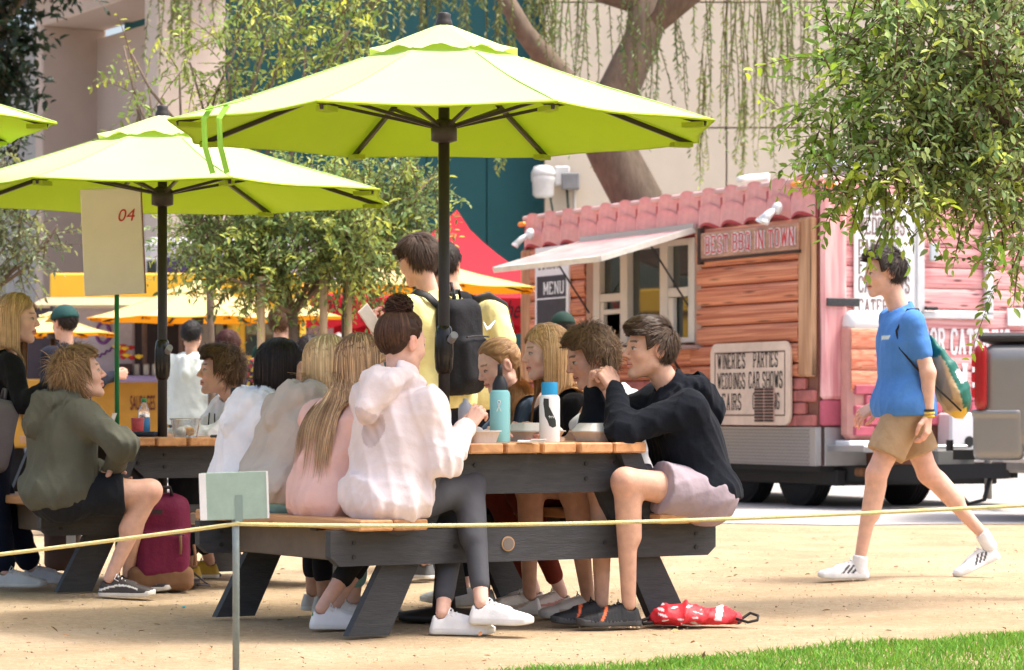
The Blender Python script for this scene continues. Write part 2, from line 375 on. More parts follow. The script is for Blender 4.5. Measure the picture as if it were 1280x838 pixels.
def hand_prims(w, d, n, side, curl=.5, spread=.0, k=1.0, thumb=.5):
    """w wrist, d finger direction, n palm normal, side = +1 if thumb is on d x n side"""
    d = nrm(d); n = nrm(n-np.dot(n, d)*d); s = np.cross(d, n)*side
    def T(x, y, z): return w+k*(d*x+s*y+n*z)
    pr = []; kn = [(.088, .030), (.093, .010), (.088, -.010), (.080, -.028)]
    for i, (x, y) in enumerate(kn):
        pr.append((T(.0, y*.45, 0), T(x, y, 0), .0165*k, .0115*k))
        L = (.072, .080, .074, .058)[i]; a = 0.; p = np.array((x, y, 0.)); c = curl*(1+.12*i)
        for j, fr in enumerate((.44, .31, .25)):
            a += c*(1.0, 1.15, .8)[j]; q = p+L*fr*np.array((math.cos(a), spread*(1.5-i)*.3, math.sin(a)))
            r = (.0096, .0088, .0080)[j]*(1 if i < 3 else .88); pr.append((T(*p), T(*q), r*k, (r-.0008)*k)); p = q
    p0 = np.array((.020, .024, .006)); p1 = p0+.042*nrm((.75, .62, .25+.5*thumb)); p2 = p1+.030*nrm((.95, .30-.5*thumb, .1+.6*thumb)); p3 = p2+.024*nrm((.95, .0-.5*thumb, .1+.5*thumb))
    pr += [(T(*p0), T(*p1), .017*k, .012*k), (T(*p1), T(*p2), .0112*k, .0100*k), (T(*p2), T(*p3), .0098*k, .0085*k)]
    return pr
# ================================================================ hair
def strands_mesh(S, r0, col, cen=(0, -.01, .0)):
    """S (m,k,3) centre lines -> slightly curved tapered ribbons lying on the head"""
    m, k, _ = S.shape; t = np.gradient(S, axis=1); t /= np.linalg.norm(t, axis=2)[..., None]+1e-9
    x = np.cross(t, S-np.asarray(cen)); x /= np.linalg.norm(x, axis=2)[..., None]+1e-9; z = np.cross(x, t)
    prof = r0*np.interp(np.linspace(0, 1, k), (0, .15, .7, 1), (.6, 1, .85, .10))[None, :, None]
    V = np.stack([S-x*prof-z*prof*.4, S+z*prof*.15, S+x*prof-z*prof*.4], 2).reshape(-1, 3)
    b = (np.arange(m)[:, None, None]*k+np.arange(k-1)[None, :, None])*3+np.arange(2)[None, None, :]
    Q = np.stack([b, b+1, b+4, b+3], -1).reshape(-1, 4)
    return V, Q, np.repeat(col, k*3, axis=0)
def hairline(q, low=0, fringe=0):
    y = q[:, 1]
    zm = np.interp(y, [-.13, -.09, -.065, -.036, -.032, .008, .012, .026, .045, .062, .09], [-.080-low, -.076-low, -.064-low, -.030-low, .018, .024, -.004, .026, .056, .078-fringe, .082-fringe])
    return q[:, 2]-zm
def make_hair(par, hc, R, sp, torso, seed, lod=1.0):
    """sp: style, col, length, n; R rows = right, forward, up"""
    rs = np.random.RandomState(seed); st = sp['style']; th = sp.get('vol', .012); cen = np.array(CR[0]); rad = np.array(CR[1])
    low = sp.get('low', 0); col = np.asarray(sp['col'], float)
    def cap(q):
        hl_ = hairline(q, low, sp.get('fringe', 0)); d = ell(q, CR[0], rad)-th*np.clip(hl_/.04, .12, 1)
        if sp.get('vol2'): d = smin(d, ell(q, *sp['vol2'])+.02*np.clip(1-hl_/.03, 0, 1), .03)
        d = d+.004*np.sin(q[:, 0]*150+4*np.sin(q[:, 2]*60))*np.sin(q[:, 1]*70)
        return smax(d, -hairline(q, low, sp.get('fringe', 0)), .008)
    P, Q = snet(cap, (-.14, -.17, -.15), (.14, .15, .18), .006 if lod < .7 else .005)
    ctr = P.mean(0)
    Nn = (P-cen)/rad**2; Nn /= np.linalg.norm(Nn, axis=1)[:, None]
    out = hairline(P, low) > -.012; out &= ((P-cen)/(rad+th*.5)).__pow__(2).sum(1) > .9
    seeds = np.argwhere(out).ravel(); m = int(sp.get('n', 500)*(5.0 if st == 'long' else 4.6)*lod); sel = rs.choice(seeds, m)
    p = P[sel]-Nn[sel]*th*.4; nn = Nn[sel]; k = sp.get('k', 8); L = sp.get('len', .06)*(.7+.6*rs.rand(m))
    S = [p.copy()]; crown = np.array((sp.get('part', .0), -.055, .12))
    if st == 'short': d = (p-crown); d[:, 1] += np.where(p[:, 1] > -.02, .07, -.01)+sp.get('fwd', 0); d[:, 0] += sp.get('side', 0); d[:, 2] += sp.get('up', .02)
    elif st == 'curly': d = (p-crown)+.06*rs.normal(size=(m, 3)); d[:, 1] += np.where(p[:, 1] > 0, .06, 0)
    elif st == 'long':
        wt = np.clip(nn[:, 2:3]*1.25-.15, 0, 1); d = np.stack([np.sign(p[:, 0]-sp.get('part', 0)+.004*rs.normal(size=m))*.8, np.full(m, -.45), np.full(m, -.1)], 1)*wt+(R@np.array((0, 0, -1.)))[None]*(1-wt)
    elif st in ('bun', 'pony'): d = np.asarray(sp['tie'])-p
    d = d-(d*nn).sum(1)[:, None]*nn; d /= np.linalg.norm(d, axis=1)[:, None]+1e-9
    d = d+nn*(sp.get('lift', .25) if st != 'long' else .02); d /= np.linalg.norm(d, axis=1)[:, None]
    gl = R@np.array((0, 0, -1.)); ph = (p@rs.normal(size=(3, 3)))*38+rs.rand(m, 3)*1.3; cu = sp.get('curl', .1); tie = np.asarray(sp.get('tie', (0, 0, 0)))
    off = th*(.55+.75*rs.rand(m))
    if st in ('bun', 'pony'): off *= np.clip(hairline(p, low)/.05, .2, 1)
    tied = np.zeros(m, bool); GN = np.zeros((m, 3)); fz = np.zeros(m, bool); sli = rs.rand(m) < sp.get('slide', 1)
    for i in range(1, k):
        f = i/(k-1); sl = L/(k-1)
        if st in ('bun', 'pony'):
            to = tie-p; dist = np.linalg.norm(to, axis=1); tied |= dist < (.028 if st == 'pony' else .035)
            if st == 'pony':
                d = np.where(tied[:, None], .45*d+.8*gl+.12*rs.normal(size=(m, 3))*.5, to/(dist[:, None]+1e-9)); sl = np.where(tied, sp['tail']/(k*.55), np.maximum(dist, .02)/(max(1.5, k*.42-i)))
            else: d = to/(dist[:, None]+1e-9); sl = dist/max(1, (k-i))
        elif st == 'long': d = d*(.60)+gl*.60+cu*.16*np.sin(ph*.35+f*7)
        else: d = d+gl*sp.get('grav', .05)+cu*np.sin(ph+f*np.array((9, 11, 7)))
        if st == 'long' and 'slide' in sp:
            dn = np.minimum((d*GN).sum(1), 0); d = d-1.04*dn[:, None]*GN; hit = np.abs(GN).sum(1) > 0; d[hit] += np.array((0, -.35, 0))*(GN[hit, 2:3] > .55)
        d = d/(np.linalg.norm(d, axis=1)[:, None]+1e-9); p = np.where(fz[:, None], p, p+d*np.asarray(sl).reshape(-1, 1))
        q = (p-cen)/(rad+off[:, None]); l = np.linalg.norm(q, axis=1); ins = l < 1
        if st == 'pony': ins &= ~tied
        p = np.where(ins[:, None], cen+q/l[:, None]*(rad+off[:, None]), p)
        if st == 'long':        # keep hair off the face and out of the neck and shoulders
            fx = (p[:, 1] > .03) & (p[:, 2] < .05); p[:, 1] = np.where(fx, np.minimum(p[:, 1], sp.get('facey', .05)), p[:, 1])
            nk = np.sqrt(p[:, 0]**2+(p[:, 1]+.02)**2); b = (nk < .07) & (p[:, 2] < -.03); p[b, :2] *= (.07/nk[b])[:, None]
        if st in ('short', 'curly'):
            p[:, 1] = np.minimum(p[:, 1], .094+.010*np.sin(ph[:, 1])+np.clip(p[:, 2]-.08, 0, .02))
            fx = (p[:, 1] > .045) & (p[:, 2] < .066+.012*np.sin(ph[:, 0])); p[:, 2] = np.where(fx, .066+.012*np.sin(ph[:, 0]), p[:, 2])
        if torso and st in ('long', 'pony'):
            wp = (hc+p@R).astype(np.float32); e = .006
            dv = union(wp, torso, .04, .03+sp.get('tof', 0)); ins = dv < .004+off*.6
            GN[:] *= .0
            if 'slide' in sp: fz |= ins & ~sli; ins = ins & ~fz
            if ins.any():
                w_ = wp[ins]; g = np.stack([union(w_+np.eye(3, dtype=np.float32)[a]*e, torso, .04, .03+sp.get('tof', 0))-dv[ins] for a in range(3)], 1)
                g /= np.linalg.norm(g, axis=1)[:, None]+1e-9; w_ = w_+g*((.004+off[ins]*.6)-dv[ins])[:, None]; p[ins] = (w_-hc)@R.T; GN[ins] = g@R.T
        S.append(p.copy())
    S = np.stack(S, 1)
    c = col*(.92+.13*rs.normal(size=(m, 1))).clip(.6, 1.5)
    if 'col2' in sp: a = rs.rand(m, 1)**1.3; c = c*(1-a)+np.asarray(sp['col2'])*a*(1+.2*rs.normal(size=(m, 1)))
    parts = [(P, Q, col*.72)]
    V, Q2, C = strands_mesh(S, sp.get('r', .0032)*(.42 if st == 'long' else .44), c.clip(.004, .9)); parts.append((V, Q2, C))
    if st == 'bun':
        bc = tie; nb = int(170*lod); a0 = rs.rand(nb)*6.28; ax = rs.normal(size=(nb, 3))*np.array((.5, .5, 1))+np.array((0, -.2, .6)); ax /= np.linalg.norm(ax, axis=1)[:, None]
        x = np.cross(ax, rs.normal(size=(nb, 3))); x /= np.linalg.norm(x, axis=1)[:, None]; y = np.cross(ax, x); rr = sp.get('bunr', .042)*(.75+.35*rs.rand(nb)); SS = []
        for i in range(12):
            a = a0+i/11*4.2; SS.append(bc+(x*np.cos(a)[:, None]+y*np.sin(a)[:, None])*rr[:, None]+ax*(.012*np.sin(a*1.5+ph[:nb, 0]))[:, None])
        V, Q2, C = strands_mesh(np.stack(SS, 1), .0045, (col*(1+.25*rs.normal(size=(nb, 1)))).clip(.004, .9)); parts.append((V, Q2, C))
        Pb, Qb = snet(lambda q: sph(q, bc, sp.get('bunr', .042)*.86), bc-.07, bc+.07, .007); parts.append((Pb, Qb, col*.7))
    V, Q, C = joinm(parts); V = hc+V@R
    return npmesh('hair', V, Q, vmat('hair', .5, spec=.22, var=.1, vs=30), par, C, True)
# ================================================================ person
SKIN = vmat('skin', .55, bump=.10, bs=140, sss=.12, spec=.35, var=.10, vs=26)
CLOTH = vmat('cloth', .92, bump=.42, bs=24, sheen=.03, spec=.10, var=.07, vs=10)
SMOOTHC = vmat('stretch_cloth', .75, bump=.10, bs=30, spec=.25, var=.05, vs=10)
SHOE = vmat('shoe_upper', .6, bump=.10, bs=120, spec=.35)
RUB = vmat('rubber', .7, bump=.05, bs=150)
LIMBS = []
def shoe(par, ank, toe, sp, seed, heel_lift=0.0, k=1.0):
    """ank: ankle joint; toe: horizontal direction; the sole rests on z = 0 (or tilts about the toe)"""
    toe = nrm((toe[0], toe[1], 0)); sd = np.array((toe[1], -toe[0], 0.)); L = .285*k; zb = sp.get('z', 0.0)
    base = np.array((ank[0], ank[1], zb))-toe*.055*k; up = np.array((0, 0, 1.))
    if heel_lift:
        tip = base+toe*L*.8; c, s = math.cos(heel_lift), math.sin(heel_lift); t2 = toe*c-up*s; u2 = up*c+toe*s
        base = np.array((ank[0], ank[1], ank[2]))-u2*.085*k-t2*.055*k; base = base+np.array((0, 0, 1))*(0.004-(base+t2*L*.82)[2]); toe, up = t2, u2
    R = np.stack([toe, sd, up])
    def loc(p): return (p-base.astype(np.float32))@R.T.astype(np.float32)/k
    def outline(q):
        x, y = q[:, 0], q[:, 1]; wv = np.interp(x, [-.01, .03, .10, .19, .25, .29], [.030, .036, .034, .046, .040, .016]); yc = 0
        a = np.clip(x, .030, .250); return np.sqrt((x-a)**2+(y-np.clip(y, -wv+.022, wv-.022))**2)-.024
    st = sp.get('sole_t', .028)
    def sole(p):
        q = loc(p); z = q[:, 2]; tilt = np.clip((q[:, 0]-.2)/.09, 0, 1)**2*.014
        return smax(outline(q)-.002, np.abs(z-st/2-tilt)-st/2, .006)*k
    col_h = sp.get('collar', .085)
    def upper(p):
        q = loc(p); x, y, z = q.T; hgt = np.interp(x, [-.01, .04, .08, .13, .20, .27], [col_h, col_h, col_h, .078, .056, .040])
        d = smax(outline(q)+np.clip((z-.03)*.30, -.002, .02), z-hgt, .02); d = smax(d, -(z-.012), .004)
        hole = rc(q, (.052, 0, .075), (.056, 0, .14), .027, .034)
        lace = rc(q, (.085, 0, .082), (.175, 0, .062), .013, .012)
        d = smin(d, lace, .012); d = smax(d, -hole, .006)
        if sp.get('ribs'): d = d+.0012*np.sin(x*420)*(x > .08)
        return d*k
    lo, hi = base-.12*k, base+.12*k; lo = np.minimum(lo, base+toe*L-.12*k); hi = np.maximum(hi, base+toe*L+.12*k); hi[2] += .06
    o = None
    def ucol(P):
        q = loc(P.astype(np.float32)); x, y, z = q.T; c = np.tile(np.asarray(sp['col'], float), (len(P), 1))
        if sp.get('stripes') is not None:
            for i in range(3):
                t = (x-.098-.026*i)+(z-.03)*.9; b = (np.abs(t) < .0072) & (np.abs(y) > .022) & (z < .072) & (z > .026); c[b] = sp['stripes']
            c[(x < .006) & (z > .062)] = sp['stripes'] if sp.get('tabcol') is None else sp['tabcol']
        if sp.get('tab') is not None: c[(x < .022) & (z > .055)] = sp['tab']
        if sp.get('swoosh') is not None:
            zz = .045+1.8*np.clip(x-.09, -1, 1)**2*3-.0; b = (np.abs(y) > .018) & (x > .045) & (x < .20) & (np.abs(z-(.034+np.clip(.15-x, 0, .2)**2*3.2)) < np.interp(x, [.045, .13, .2], [.003, .010, .004])); c[b] = sp['swoosh']
        if sp.get('band') is not None:
            b = (np.abs(z-(.033+.022*np.sin(np.clip(x-.02, 0, .19)*16))) < .0042) & (np.abs(y) > .018) & (x < .2); c[b] = sp['band']
        if sp.get('line') is not None: c[(np.abs(x-.165+(z-.05)*.5) < .006) & (z > .0)] = sp['line']
        return c
    o = blob('shoe', upper, lo, hi, .0055*k, SHOE, par, ucol)
    so_ = blob('sole', sole, lo, hi, .0055*k, RUB, o, np.asarray(sp.get('sole', (.75, .74, .70))))
    if sp.get('laces', True):
        mb = MB()
        for i in range(5):
            x = .098+.017*i; z = .0955-.0053*i*1.6+.002; mb.tube([base+k*(R.T@np.array((x+.006*j*.5, .019*j, z-.006*abs(j)))) for j in (-1, -.5, 0, .5, 1)], .0028, 5)
        mb.tube([base+k*(R.T@np.array(v)) for v in ((.10, 0, .098), (.095, .02, .108), (.09, .045, .085), (.105, .03, .075))], .0022, 5)
        mb.build('lace', mat('lace_%02x%02x' % (int(sp.get('lace', (.8, .8, .8))[0]*255), int(sp.get('lace', (.8, .8, .8))[2]*255)), sp.get('lace', (.8, .8, .8)), .8), o, True)
    if sp.get('sock') is not None:
        an = np.asarray(ank); blob('sock', lambda p: smax(rc(p, an-up*.05, an+sp.get('sockh', .05)*nrm(sp['shin']), .040*k, .040*k), ((p-(an+sp.get('sockh', .05)*nrm(sp['shin'])).astype(np.float32))@nrm(sp['shin']).astype(np.float32)), .004), an-.13, an+.13, .006, CLOTH, o, sp['sock'])
    return o
def person(label, Y0, J, face, skin, hair, top=None, bottom=None, shoes=None, hands=None, fem=0, k=1.0, lod=1.0, seed=1, up=None, group=None, neckf=1.0, hide=(), eyes=(.05, .035, .025), fold=1.0):
    D = {n: W(v[0], v[1], Y0+v[2]) for n, v in J.items()}
    for s in 'LR':
        for a, b, lo, hi in (('sh', 'el', .23, .33), ('el', 'wr', .20, .29), ('hip', 'kn', .36, .48), ('kn', 'an', .36, .48)):
            if a+s in D and b+s in D:
                l = np.linalg.norm(D[a+s]-D[b+s])
                if not lo <= l <= hi: LIMBS.append('%s %s%s-%s%s %.2f' % (label[:34], a, s, b, s, l))
    for s_ in 'LR':
        if shoes and 'an'+s_ in D and not shoes.get('lift'+s_): D['an'+s_][2] = shoes.get('z'+s_, 0)+.085*shoes.get('k', k)
    T = thing('person', label, 'person', (0, 0, 0), 0, group)
    hc = D['head']; f = nrm(face); u0 = np.array((0, 0, 1.)) if up is None else nrm(up); rt = nrm(np.cross(f, u0)); u = np.cross(rt, f); R = np.stack([rt, f, u]); hk = k*1.02
    pc = (D['hipL']+D['hipR'])/2; cc = (D['shL']+D['shR'])/2; sp = nrm(cc-pc); lf = nrm(D['shL']-D['shR']); fw = nrm(np.cross(lf, sp))
    nb = D.get('neck', cc+sp*.05*k+np.array((0, 0, .02)))
    torso = []
    for s, n in ((1, 'L'), (-1, 'R')):
        torso.append((pc+(D['hip'+n]-pc)*.75, cc-sp*.12*k+(D['sh'+n]-cc)*.52, .100*k, (.098-.008*fem)*k))
        torso.append((cc+(D['sh'+n]-cc)*.25-sp*.03*k, D['sh'+n]-sp*.012*k, .062*k, .050*k))
    torso.append((pc, cc-sp*.08*k, .108*k, .105*k)); torso.append((D['hipL'], D['hipR'], .105*k, .105*k))
    torso.append((cc-sp*.05*k, nb, .07*k, .052*k))
    if fem:
        for s in (1, -1): torso.append((cc-sp*.15*k+fw*.06*k+lf*s*.07*k, cc-sp*.16*k+fw*.08*k+lf*s*.07*k, .062*k, .05*k))
    hb = hc+(np.array((0, -.022, -.055))*hk)@R
    neck = [(nb-sp*.04*k, hb, .056*k*(1-.12*fem), .052*k*(1-.14*fem))]
    arms = {s: [(D['sh'+s], D['el'+s], .050*k*(1-.1*fem), .040*k*(1-.1*fem)), (D['el'+s], D['wr'+s], .042*k*(1-.1*fem), .0275*k*(1-.06*fem))] for s in 'LR' if 'el'+s in D and 'wr'+s in D}
    legs = {}
    for s in 'LR':
        if 'kn'+s in D:
            h_, kn_ = D['hip'+s], D['kn'+s]; legs[s] = [(h_, kn_, .088*k, .056*k)]
            if 'an'+s in D:
                an_ = D['an'+s]; sh_ = an_-kn_; back = nrm(np.cross(np.cross(sh_, kn_-h_+1e-4), sh_)); back = back if np.dot(back, kn_-h_) > 0 else -back
                legs[s] += [(kn_, an_, .054*k, .031*k), (kn_+sh_*.14-back*.022*k, kn_+sh_*.45-back*.024*k, .045*k, .041*k)]
    # ---- body: one mesh
    parts = []; sk = np.asarray(skin, float); brow = np.asarray(hair['col'])*.55 if hair else (.05, .03, .02)
    def fh(p):
        q = ((p-hc.astype(np.float32))@R.T.astype(np.float32))/hk
        return smin(head_sdf(q, fem)*hk, union(p, neck, .02), .025)
    lo, hi = bbox([(hc, hc, 0, 0)], .165*k); lo2, hi2 = bbox(neck, .08)
    P, Q = snet(fh, np.minimum(lo, lo2), np.maximum(hi, hi2), (.0036 if lod > .7 else .006)); P = smoothv(P, Q, 1, .35)
    parts.append((P, Q, head_col((P-hc)@R.T/hk, sk, brow, eyes)))
    P, Q = snet(lambda p: union(p, torso, .06, -.022), *bbox(torso, .14), .018); parts.append((P, Q, sk))
    bare_from = {'tee': .4, 'hoodie': 2, 'jacket': 2}.get((top or {}).get('kind'), 2)
    for s, pr in arms.items():
        if s in hide: continue
        P, Q = snet(lambda p: union(p, pr, .02, -.001), *bbox(pr, .07), .008 if lod > .7 else .012); parts.append((smoothv(P, Q, 1), Q, sk))
        hp = (hands or {}).get(s, {}); dr = nrm(hp.get('d', D['wr'+s]-D['el'+s])); pn = np.asarray(hp.get('n', fw*.3-lf*(1 if s == 'L' else -1)), float)
        hprim = hand_prims(D['wr'+s], dr, pn, hp.get('side', 1 if s == 'R' else -1), hp.get('curl', .35), hp.get('spread', .2), k*(1-.08*fem), hp.get('thumb', .4))
        hprim.append((D['wr'+s]-nrm(D['wr'+s]-D['el'+s])*.03, D['wr'+s]+dr*.01, .026*k*(1-.06*fem), .024*k*(1-.06*fem)))
        P, Q = snet(lambda p: union(p, hprim, .007), *bbox(hprim, .03), .0042 if lod > .7 else .0065); tip = np.linalg.norm(P-D['wr'+s], axis=1)
        c = sk*(1+np.array((.05, -.10, -.10))*np.clip((tip-.07)/.06, 0, 1)[:, None]); parts.append((smoothv(P, Q, 1, .3), Q, c))
    for s, pr in legs.items():
        if s in hide or len(pr) < 2: continue
        def fl(p, pr=pr):
            d = union(p, pr, .03, -.002); kn_ = D['kn'+s]
            return smin(d, rc(p, kn_+nrm(pr[0][1]-pr[0][0])*.012, kn_+nrm(pr[0][1]-pr[0][0])*.014-nrm(D['kn'+s]-D['an'+s])*.02, .045*k, .042*k), .02)
        P, Q = snet(fl, *bbox(pr, .12), .0085 if lod > .7 else .013)
        kd = np.linalg.norm(P-D['kn'+s], axis=1); c = sk*(1+np.array((.03, -.08, -.1))*np.exp(-(kd/.07)**2)[:, None]); parts.append((smoothv(P, Q, 2), Q, c))
    V, Q, C = joinm(parts); npmesh('body', V, Q, SKIN, T, C, True)
    # ---- clothing
    tor_out = list(torso)
    if top:
        t = top.get('t', .022)*k; kd = top['kind']; frac = top.get('sleeve', .97 if kd != 'tee' else .55); sl = []; amp = top.get('amp', .010 if kd != 'tee' else .006)*fold*1.3
        for s, pr in arms.items():
            (a, b, r1, r2), (b2, c2, r3, r4) = pr
            if kd == 'tee': sl.append((a, a+(b-a)*frac, r1+t*.9, r2+t*1.2))
            else: sl += [(a, b, r1+t*.8, r2+t*.9), (b, b+(c2-b)*frac, r3+t*.9, r4+t*.55)]
        hood = []
        if kd == 'hoodie' and top.get('hood', True):
            hv = nb-sp*.005; bk = -fw
            ring = [hv+fw*.075-sp*.05+lf*.02, hv+lf*.085+fw*.015-sp*.005, hv+lf*.075+bk*.05+sp*.012, hv+bk*.095+sp*.008, hv-lf*.075+bk*.05+sp*.012, hv-lf*.085+fw*.015-sp*.005, hv+fw*.075-sp*.05-lf*.02]
            hr = top.get('hoodr', .034)*k
            for a, b in zip(ring, ring[1:]): hood.append((a, b, hr, hr))
            hood.append((hv+bk*.09-sp*.01+lf*.06, hv+bk*.14-sp*.15, .050*k, .042*k)); hood.append((hv+bk*.09-sp*.01-lf*.06, hv+bk*.14-sp*.15, .050*k, .042*k))
            hood.append((hv+bk*.11-sp*.01, hv+bk*.15-sp*.12, .055*k, .05*k))
        tor_out += [(a, b, ra-.016, rb-.016) for a, b, ra, rb in hood]
        hem = pc+sp*top.get('hem', -.02)*k; hn = nrm(sp+fw*top.get('hemtilt', 0)); elb = [pr[0][1] for pr in arms.values()]; neckcap = (nb-sp*.03*k, hb+(hb-nb)*.6, .060*k*(1-.1*fem), .062*k*(1-.1*fem))
        wst = pc+sp*.08
        def ft(p):
            d = union(p, torso, .055, t)
            for q in sl: d = smin(d, rc(p, *q), .035 if kd != 'tee' else .03)
            h = (p-hem.astype(np.float32))@hn.astype(np.float32)
            if top.get('baggy'): d = d-top['baggy']*np.exp(-((h-.09)/.07)**2)
            amp2 = amp*(1+.9*sum(np.exp(-(np.linalg.norm(p-e.astype(np.float32), axis=1)/.10)**2) for e in elb)+.6*np.exp(-(h/.16)**2))
            d = d+folds(p, 1.0, top.get('fr', 26), seed)*amp2
            if kd == 'hoodie': d = d+.010*np.clip(1-(h/.06), 0, 1)*(h < .06)
            if hood: d = smin(d, union(p, hood, .022)+folds(p, .013, 44, seed+3), .004); d = smax(d, -rc(p, nb-fw*.08+sp*.05, nb-fw*.115-sp*.045, .040*k, .026*k), .008)
            if kd != 'hoodie':
                d = smax(d, (p-(nb-sp*.02*k).astype(np.float32))@nrm(sp+fw*.45).astype(np.float32), .01)
            if kd == 'tee': d = d-.030*np.clip(1-h/.22, 0, 1)
            d = smax(d, -rc(p, *neckcap), .008)
            d = smax(d, -h, .006)
            if top.get('open'): d = smax(d, -(.04-np.abs((p-cc.astype(np.float32))@lf.astype(np.float32)+.0))*(((p-cc.astype(np.float32))@fw.astype(np.float32)) > 0), .005)
            return d
        lo, hi = bbox(torso+sl+hood, .13)
        def tc(P):
            c = np.tile(np.asarray(top['col'], float), (len(P), 1))
            if top.get('colf'): c = top['colf'](P, c, dict(cc=cc, pc=pc, sp=sp, lf=lf, fw=fw, nb=nb, hem=hem, D=D))
            return c
        ob = blob(top.get('name', {'hoodie': 'hoodie', 'tee': 't_shirt', 'jacket': 'jacket'}[kd]), ft, lo, hi, .0068 if lod > .7 else .013, CLOTH, T, tc, 1)
        if top.get('cords'):
            mb = MB()
            for s in (1, -1):
                a = nb+fw*(.115*k+t)-sp*.05+lf*s*.035; mb.tube([a, a-sp*.06+fw*.022+lf*s*.006, a-sp*.14+fw*.028, a-sp*.2+fw*.022+lf*s*.01], .004, 6)
            mb.build('drawstring', mat('cord_%d' % seed, top['cords'], .8), ob, True)
    if bottom:
        t = bottom.get('t', .012)*k; frac = bottom['frac']; amp = bottom.get('amp', .007)*fold; prs = []; cut = []
        for s, pr in legs.items():
            a, b, r1, r2 = pr[0]
            if frac <= 1: e = a+(b-a)*(frac+.08); prs.append((a, e, r1+t, r1+(r2-r1)*frac+t*bottom.get('flare', 1.6))); cut.append((a+(b-a)*frac, nrm(b-a), a, b))
            else:
                prs.append((a, b, r1+t, r2+t))
                if len(pr) > 1:
                    b2, c2, r3, r4 = pr[1]; e = b2+(c2-b2)*(frac-1); prs += [(b2, e, r3+t, r3+(r4-r3)*(frac-1)+t*bottom.get('flare', 1.0)), (pr[2][0], pr[2][1], pr[2][2]+t*.8, pr[2][3]+t*.8)]
        prs += [(D['hipL'], D['hipR'], .108*k+t, .108*k+t), (pc, pc+sp*.10, .108*k+.003, .098*k), (pc+(D['hipL']-pc)*.7, pc+(D['hipL']-pc)*.7+sp*.1, .1*k+.003, .092*k), (pc+(D['hipR']-pc)*.7, pc+(D['hipR']-pc)*.7+sp*.1, .1*k+.003, .092*k)]
        kns = [pr[0][1] for pr in legs.values()]
        def fb(p):
            d = union(p, prs, bottom.get('k', .03))
            for e, n_, a, b in cut:
                h = (p-e.astype(np.float32))@n_.astype(np.float32); near = rc(p, a, b, .15*k, .13*k) < 0
                d = np.where(near, smax(d, h, .004), d)
            am = amp*(1+.8*sum(np.exp(-(np.linalg.norm(p-e.astype(np.float32), axis=1)/.09)**2) for e in kns)) if frac > 1 else amp
            d = d+folds(p, 1., bottom.get('fr', 30), seed+11)*am
            h = (p-(pc+sp*.09).astype(np.float32))@sp.astype(np.float32)
            return np.where(union(p, [(pc, cc, .16*k, .16*k)], .01) < 0, smax(d, h, .01), d)
        lo, hi = bbox(prs, .16); blob(bottom['name'], fb, lo, hi, .007 if lod > .7 else .013, bottom.get('mat', CLOTH), T, np.asarray(bottom['col'], float), 2)
    if shoes:
        for s in 'LR':
            if 'an'+s in D and s+'f' not in hide:
                ss = dict(shoes); ss['shin'] = D['kn'+s]-D['an'+s]; ss['z'] = shoes.get('z'+s, 0.0)
                shoe(T, D['an'+s], shoes.get('toe'+s, fw), ss, seed, shoes.get('lift'+s, 0), shoes.get('k', k))
    if hair: make_hair(T, hc, R*1.0, {**hair, 'hk': hk}, tor_out if 'slide' in hair else torso, seed, lod)
    return T, D, dict(hc=hc, R=R, pc=pc, cc=cc, sp=sp, lf=lf, fw=fw, nb=nb, torso=torso)
# ================================================================ ground, road, lawn
def sand_mat():
    m, t, b = _base('sand'); N = t.nodes; L = t.links; b.inputs['Roughness'].default_value = .95; b.inputs['Specular IOR Level'].default_value = .15
    tc = N.new('ShaderNodeTexCoord')
    def noise(sc, det=6, ro=.65):
        n = N.new('ShaderNodeTexNoise'); n.inputs['Scale'].default_value = sc; n.inputs['Detail'].default_value = det; n.inputs['Roughness'].default_value = ro; L.new(tc.outputs['Object'], n.inputs[0]); return n
    n1 = noise(.9); n2 = noise(22, 8, .8); n3 = noise(75, 5, .8)
    r = N.new('ShaderNodeValToRGB'); e = r.color_ramp.elements; e[0].position = .36; e[0].color = (.29, .205, .12, 1); e[1].position = .64; e[1].color = (.63, .505, .35, 1); e.new(.5).color = (.47, .345, .208, 1)
    ma = N.new('ShaderNodeMath'); ma.operation = 'MULTIPLY_ADD'; ma.inputs[1].default_value = .34; L.new(n1.outputs[0], ma.inputs[0])
    mb_ = N.new('ShaderNodeMath'); mb_.operation = 'MULTIPLY'; mb_.inputs[1].default_value = .36; L.new(n2.outputs[0], mb_.inputs[0])
    mc = N.new('ShaderNodeMath'); mc.operation = 'MULTIPLY_ADD'; mc.inputs[1].default_value = .30; L.new(n3.outputs[0], mc.inputs[0]); L.new(mb_.outputs[0], mc.inputs[2]); L.new(mc.outputs[0], ma.inputs[2])
    L.new(ma.outputs[0], r.inputs[0])
    v = N.new('ShaderNodeTexVoronoi'); v.inputs['Scale'].default_value = 34; L.new(tc.outputs['Object'], v.inputs[0])
    cr = N.new('ShaderNodeMapRange'); cr.inputs[1].default_value = .05; cr.inputs[2].default_value = .12; cr.inputs[3].default_value = .72; cr.inputs[4].default_value = 1; L.new(v.outputs['Distance'], cr.inputs[0])
    sc = N.new('ShaderNodeVectorMath'); sc.operation = 'SCALE'; L.new(r.outputs[0], sc.inputs[0]); L.new(cr.outputs[0], sc.inputs['Scale']); L.new(sc.outputs[0], b.inputs['Base Color'])
    bp = N.new('ShaderNodeBump'); bp.inputs['Strength'].default_value = 1; bp.inputs['Distance'].default_value = .035; L.new(mc.outputs[0], bp.inputs['Height']); L.new(bp.outputs[0], b.inputs['Normal'])
    return m
SAND = sand_mat()
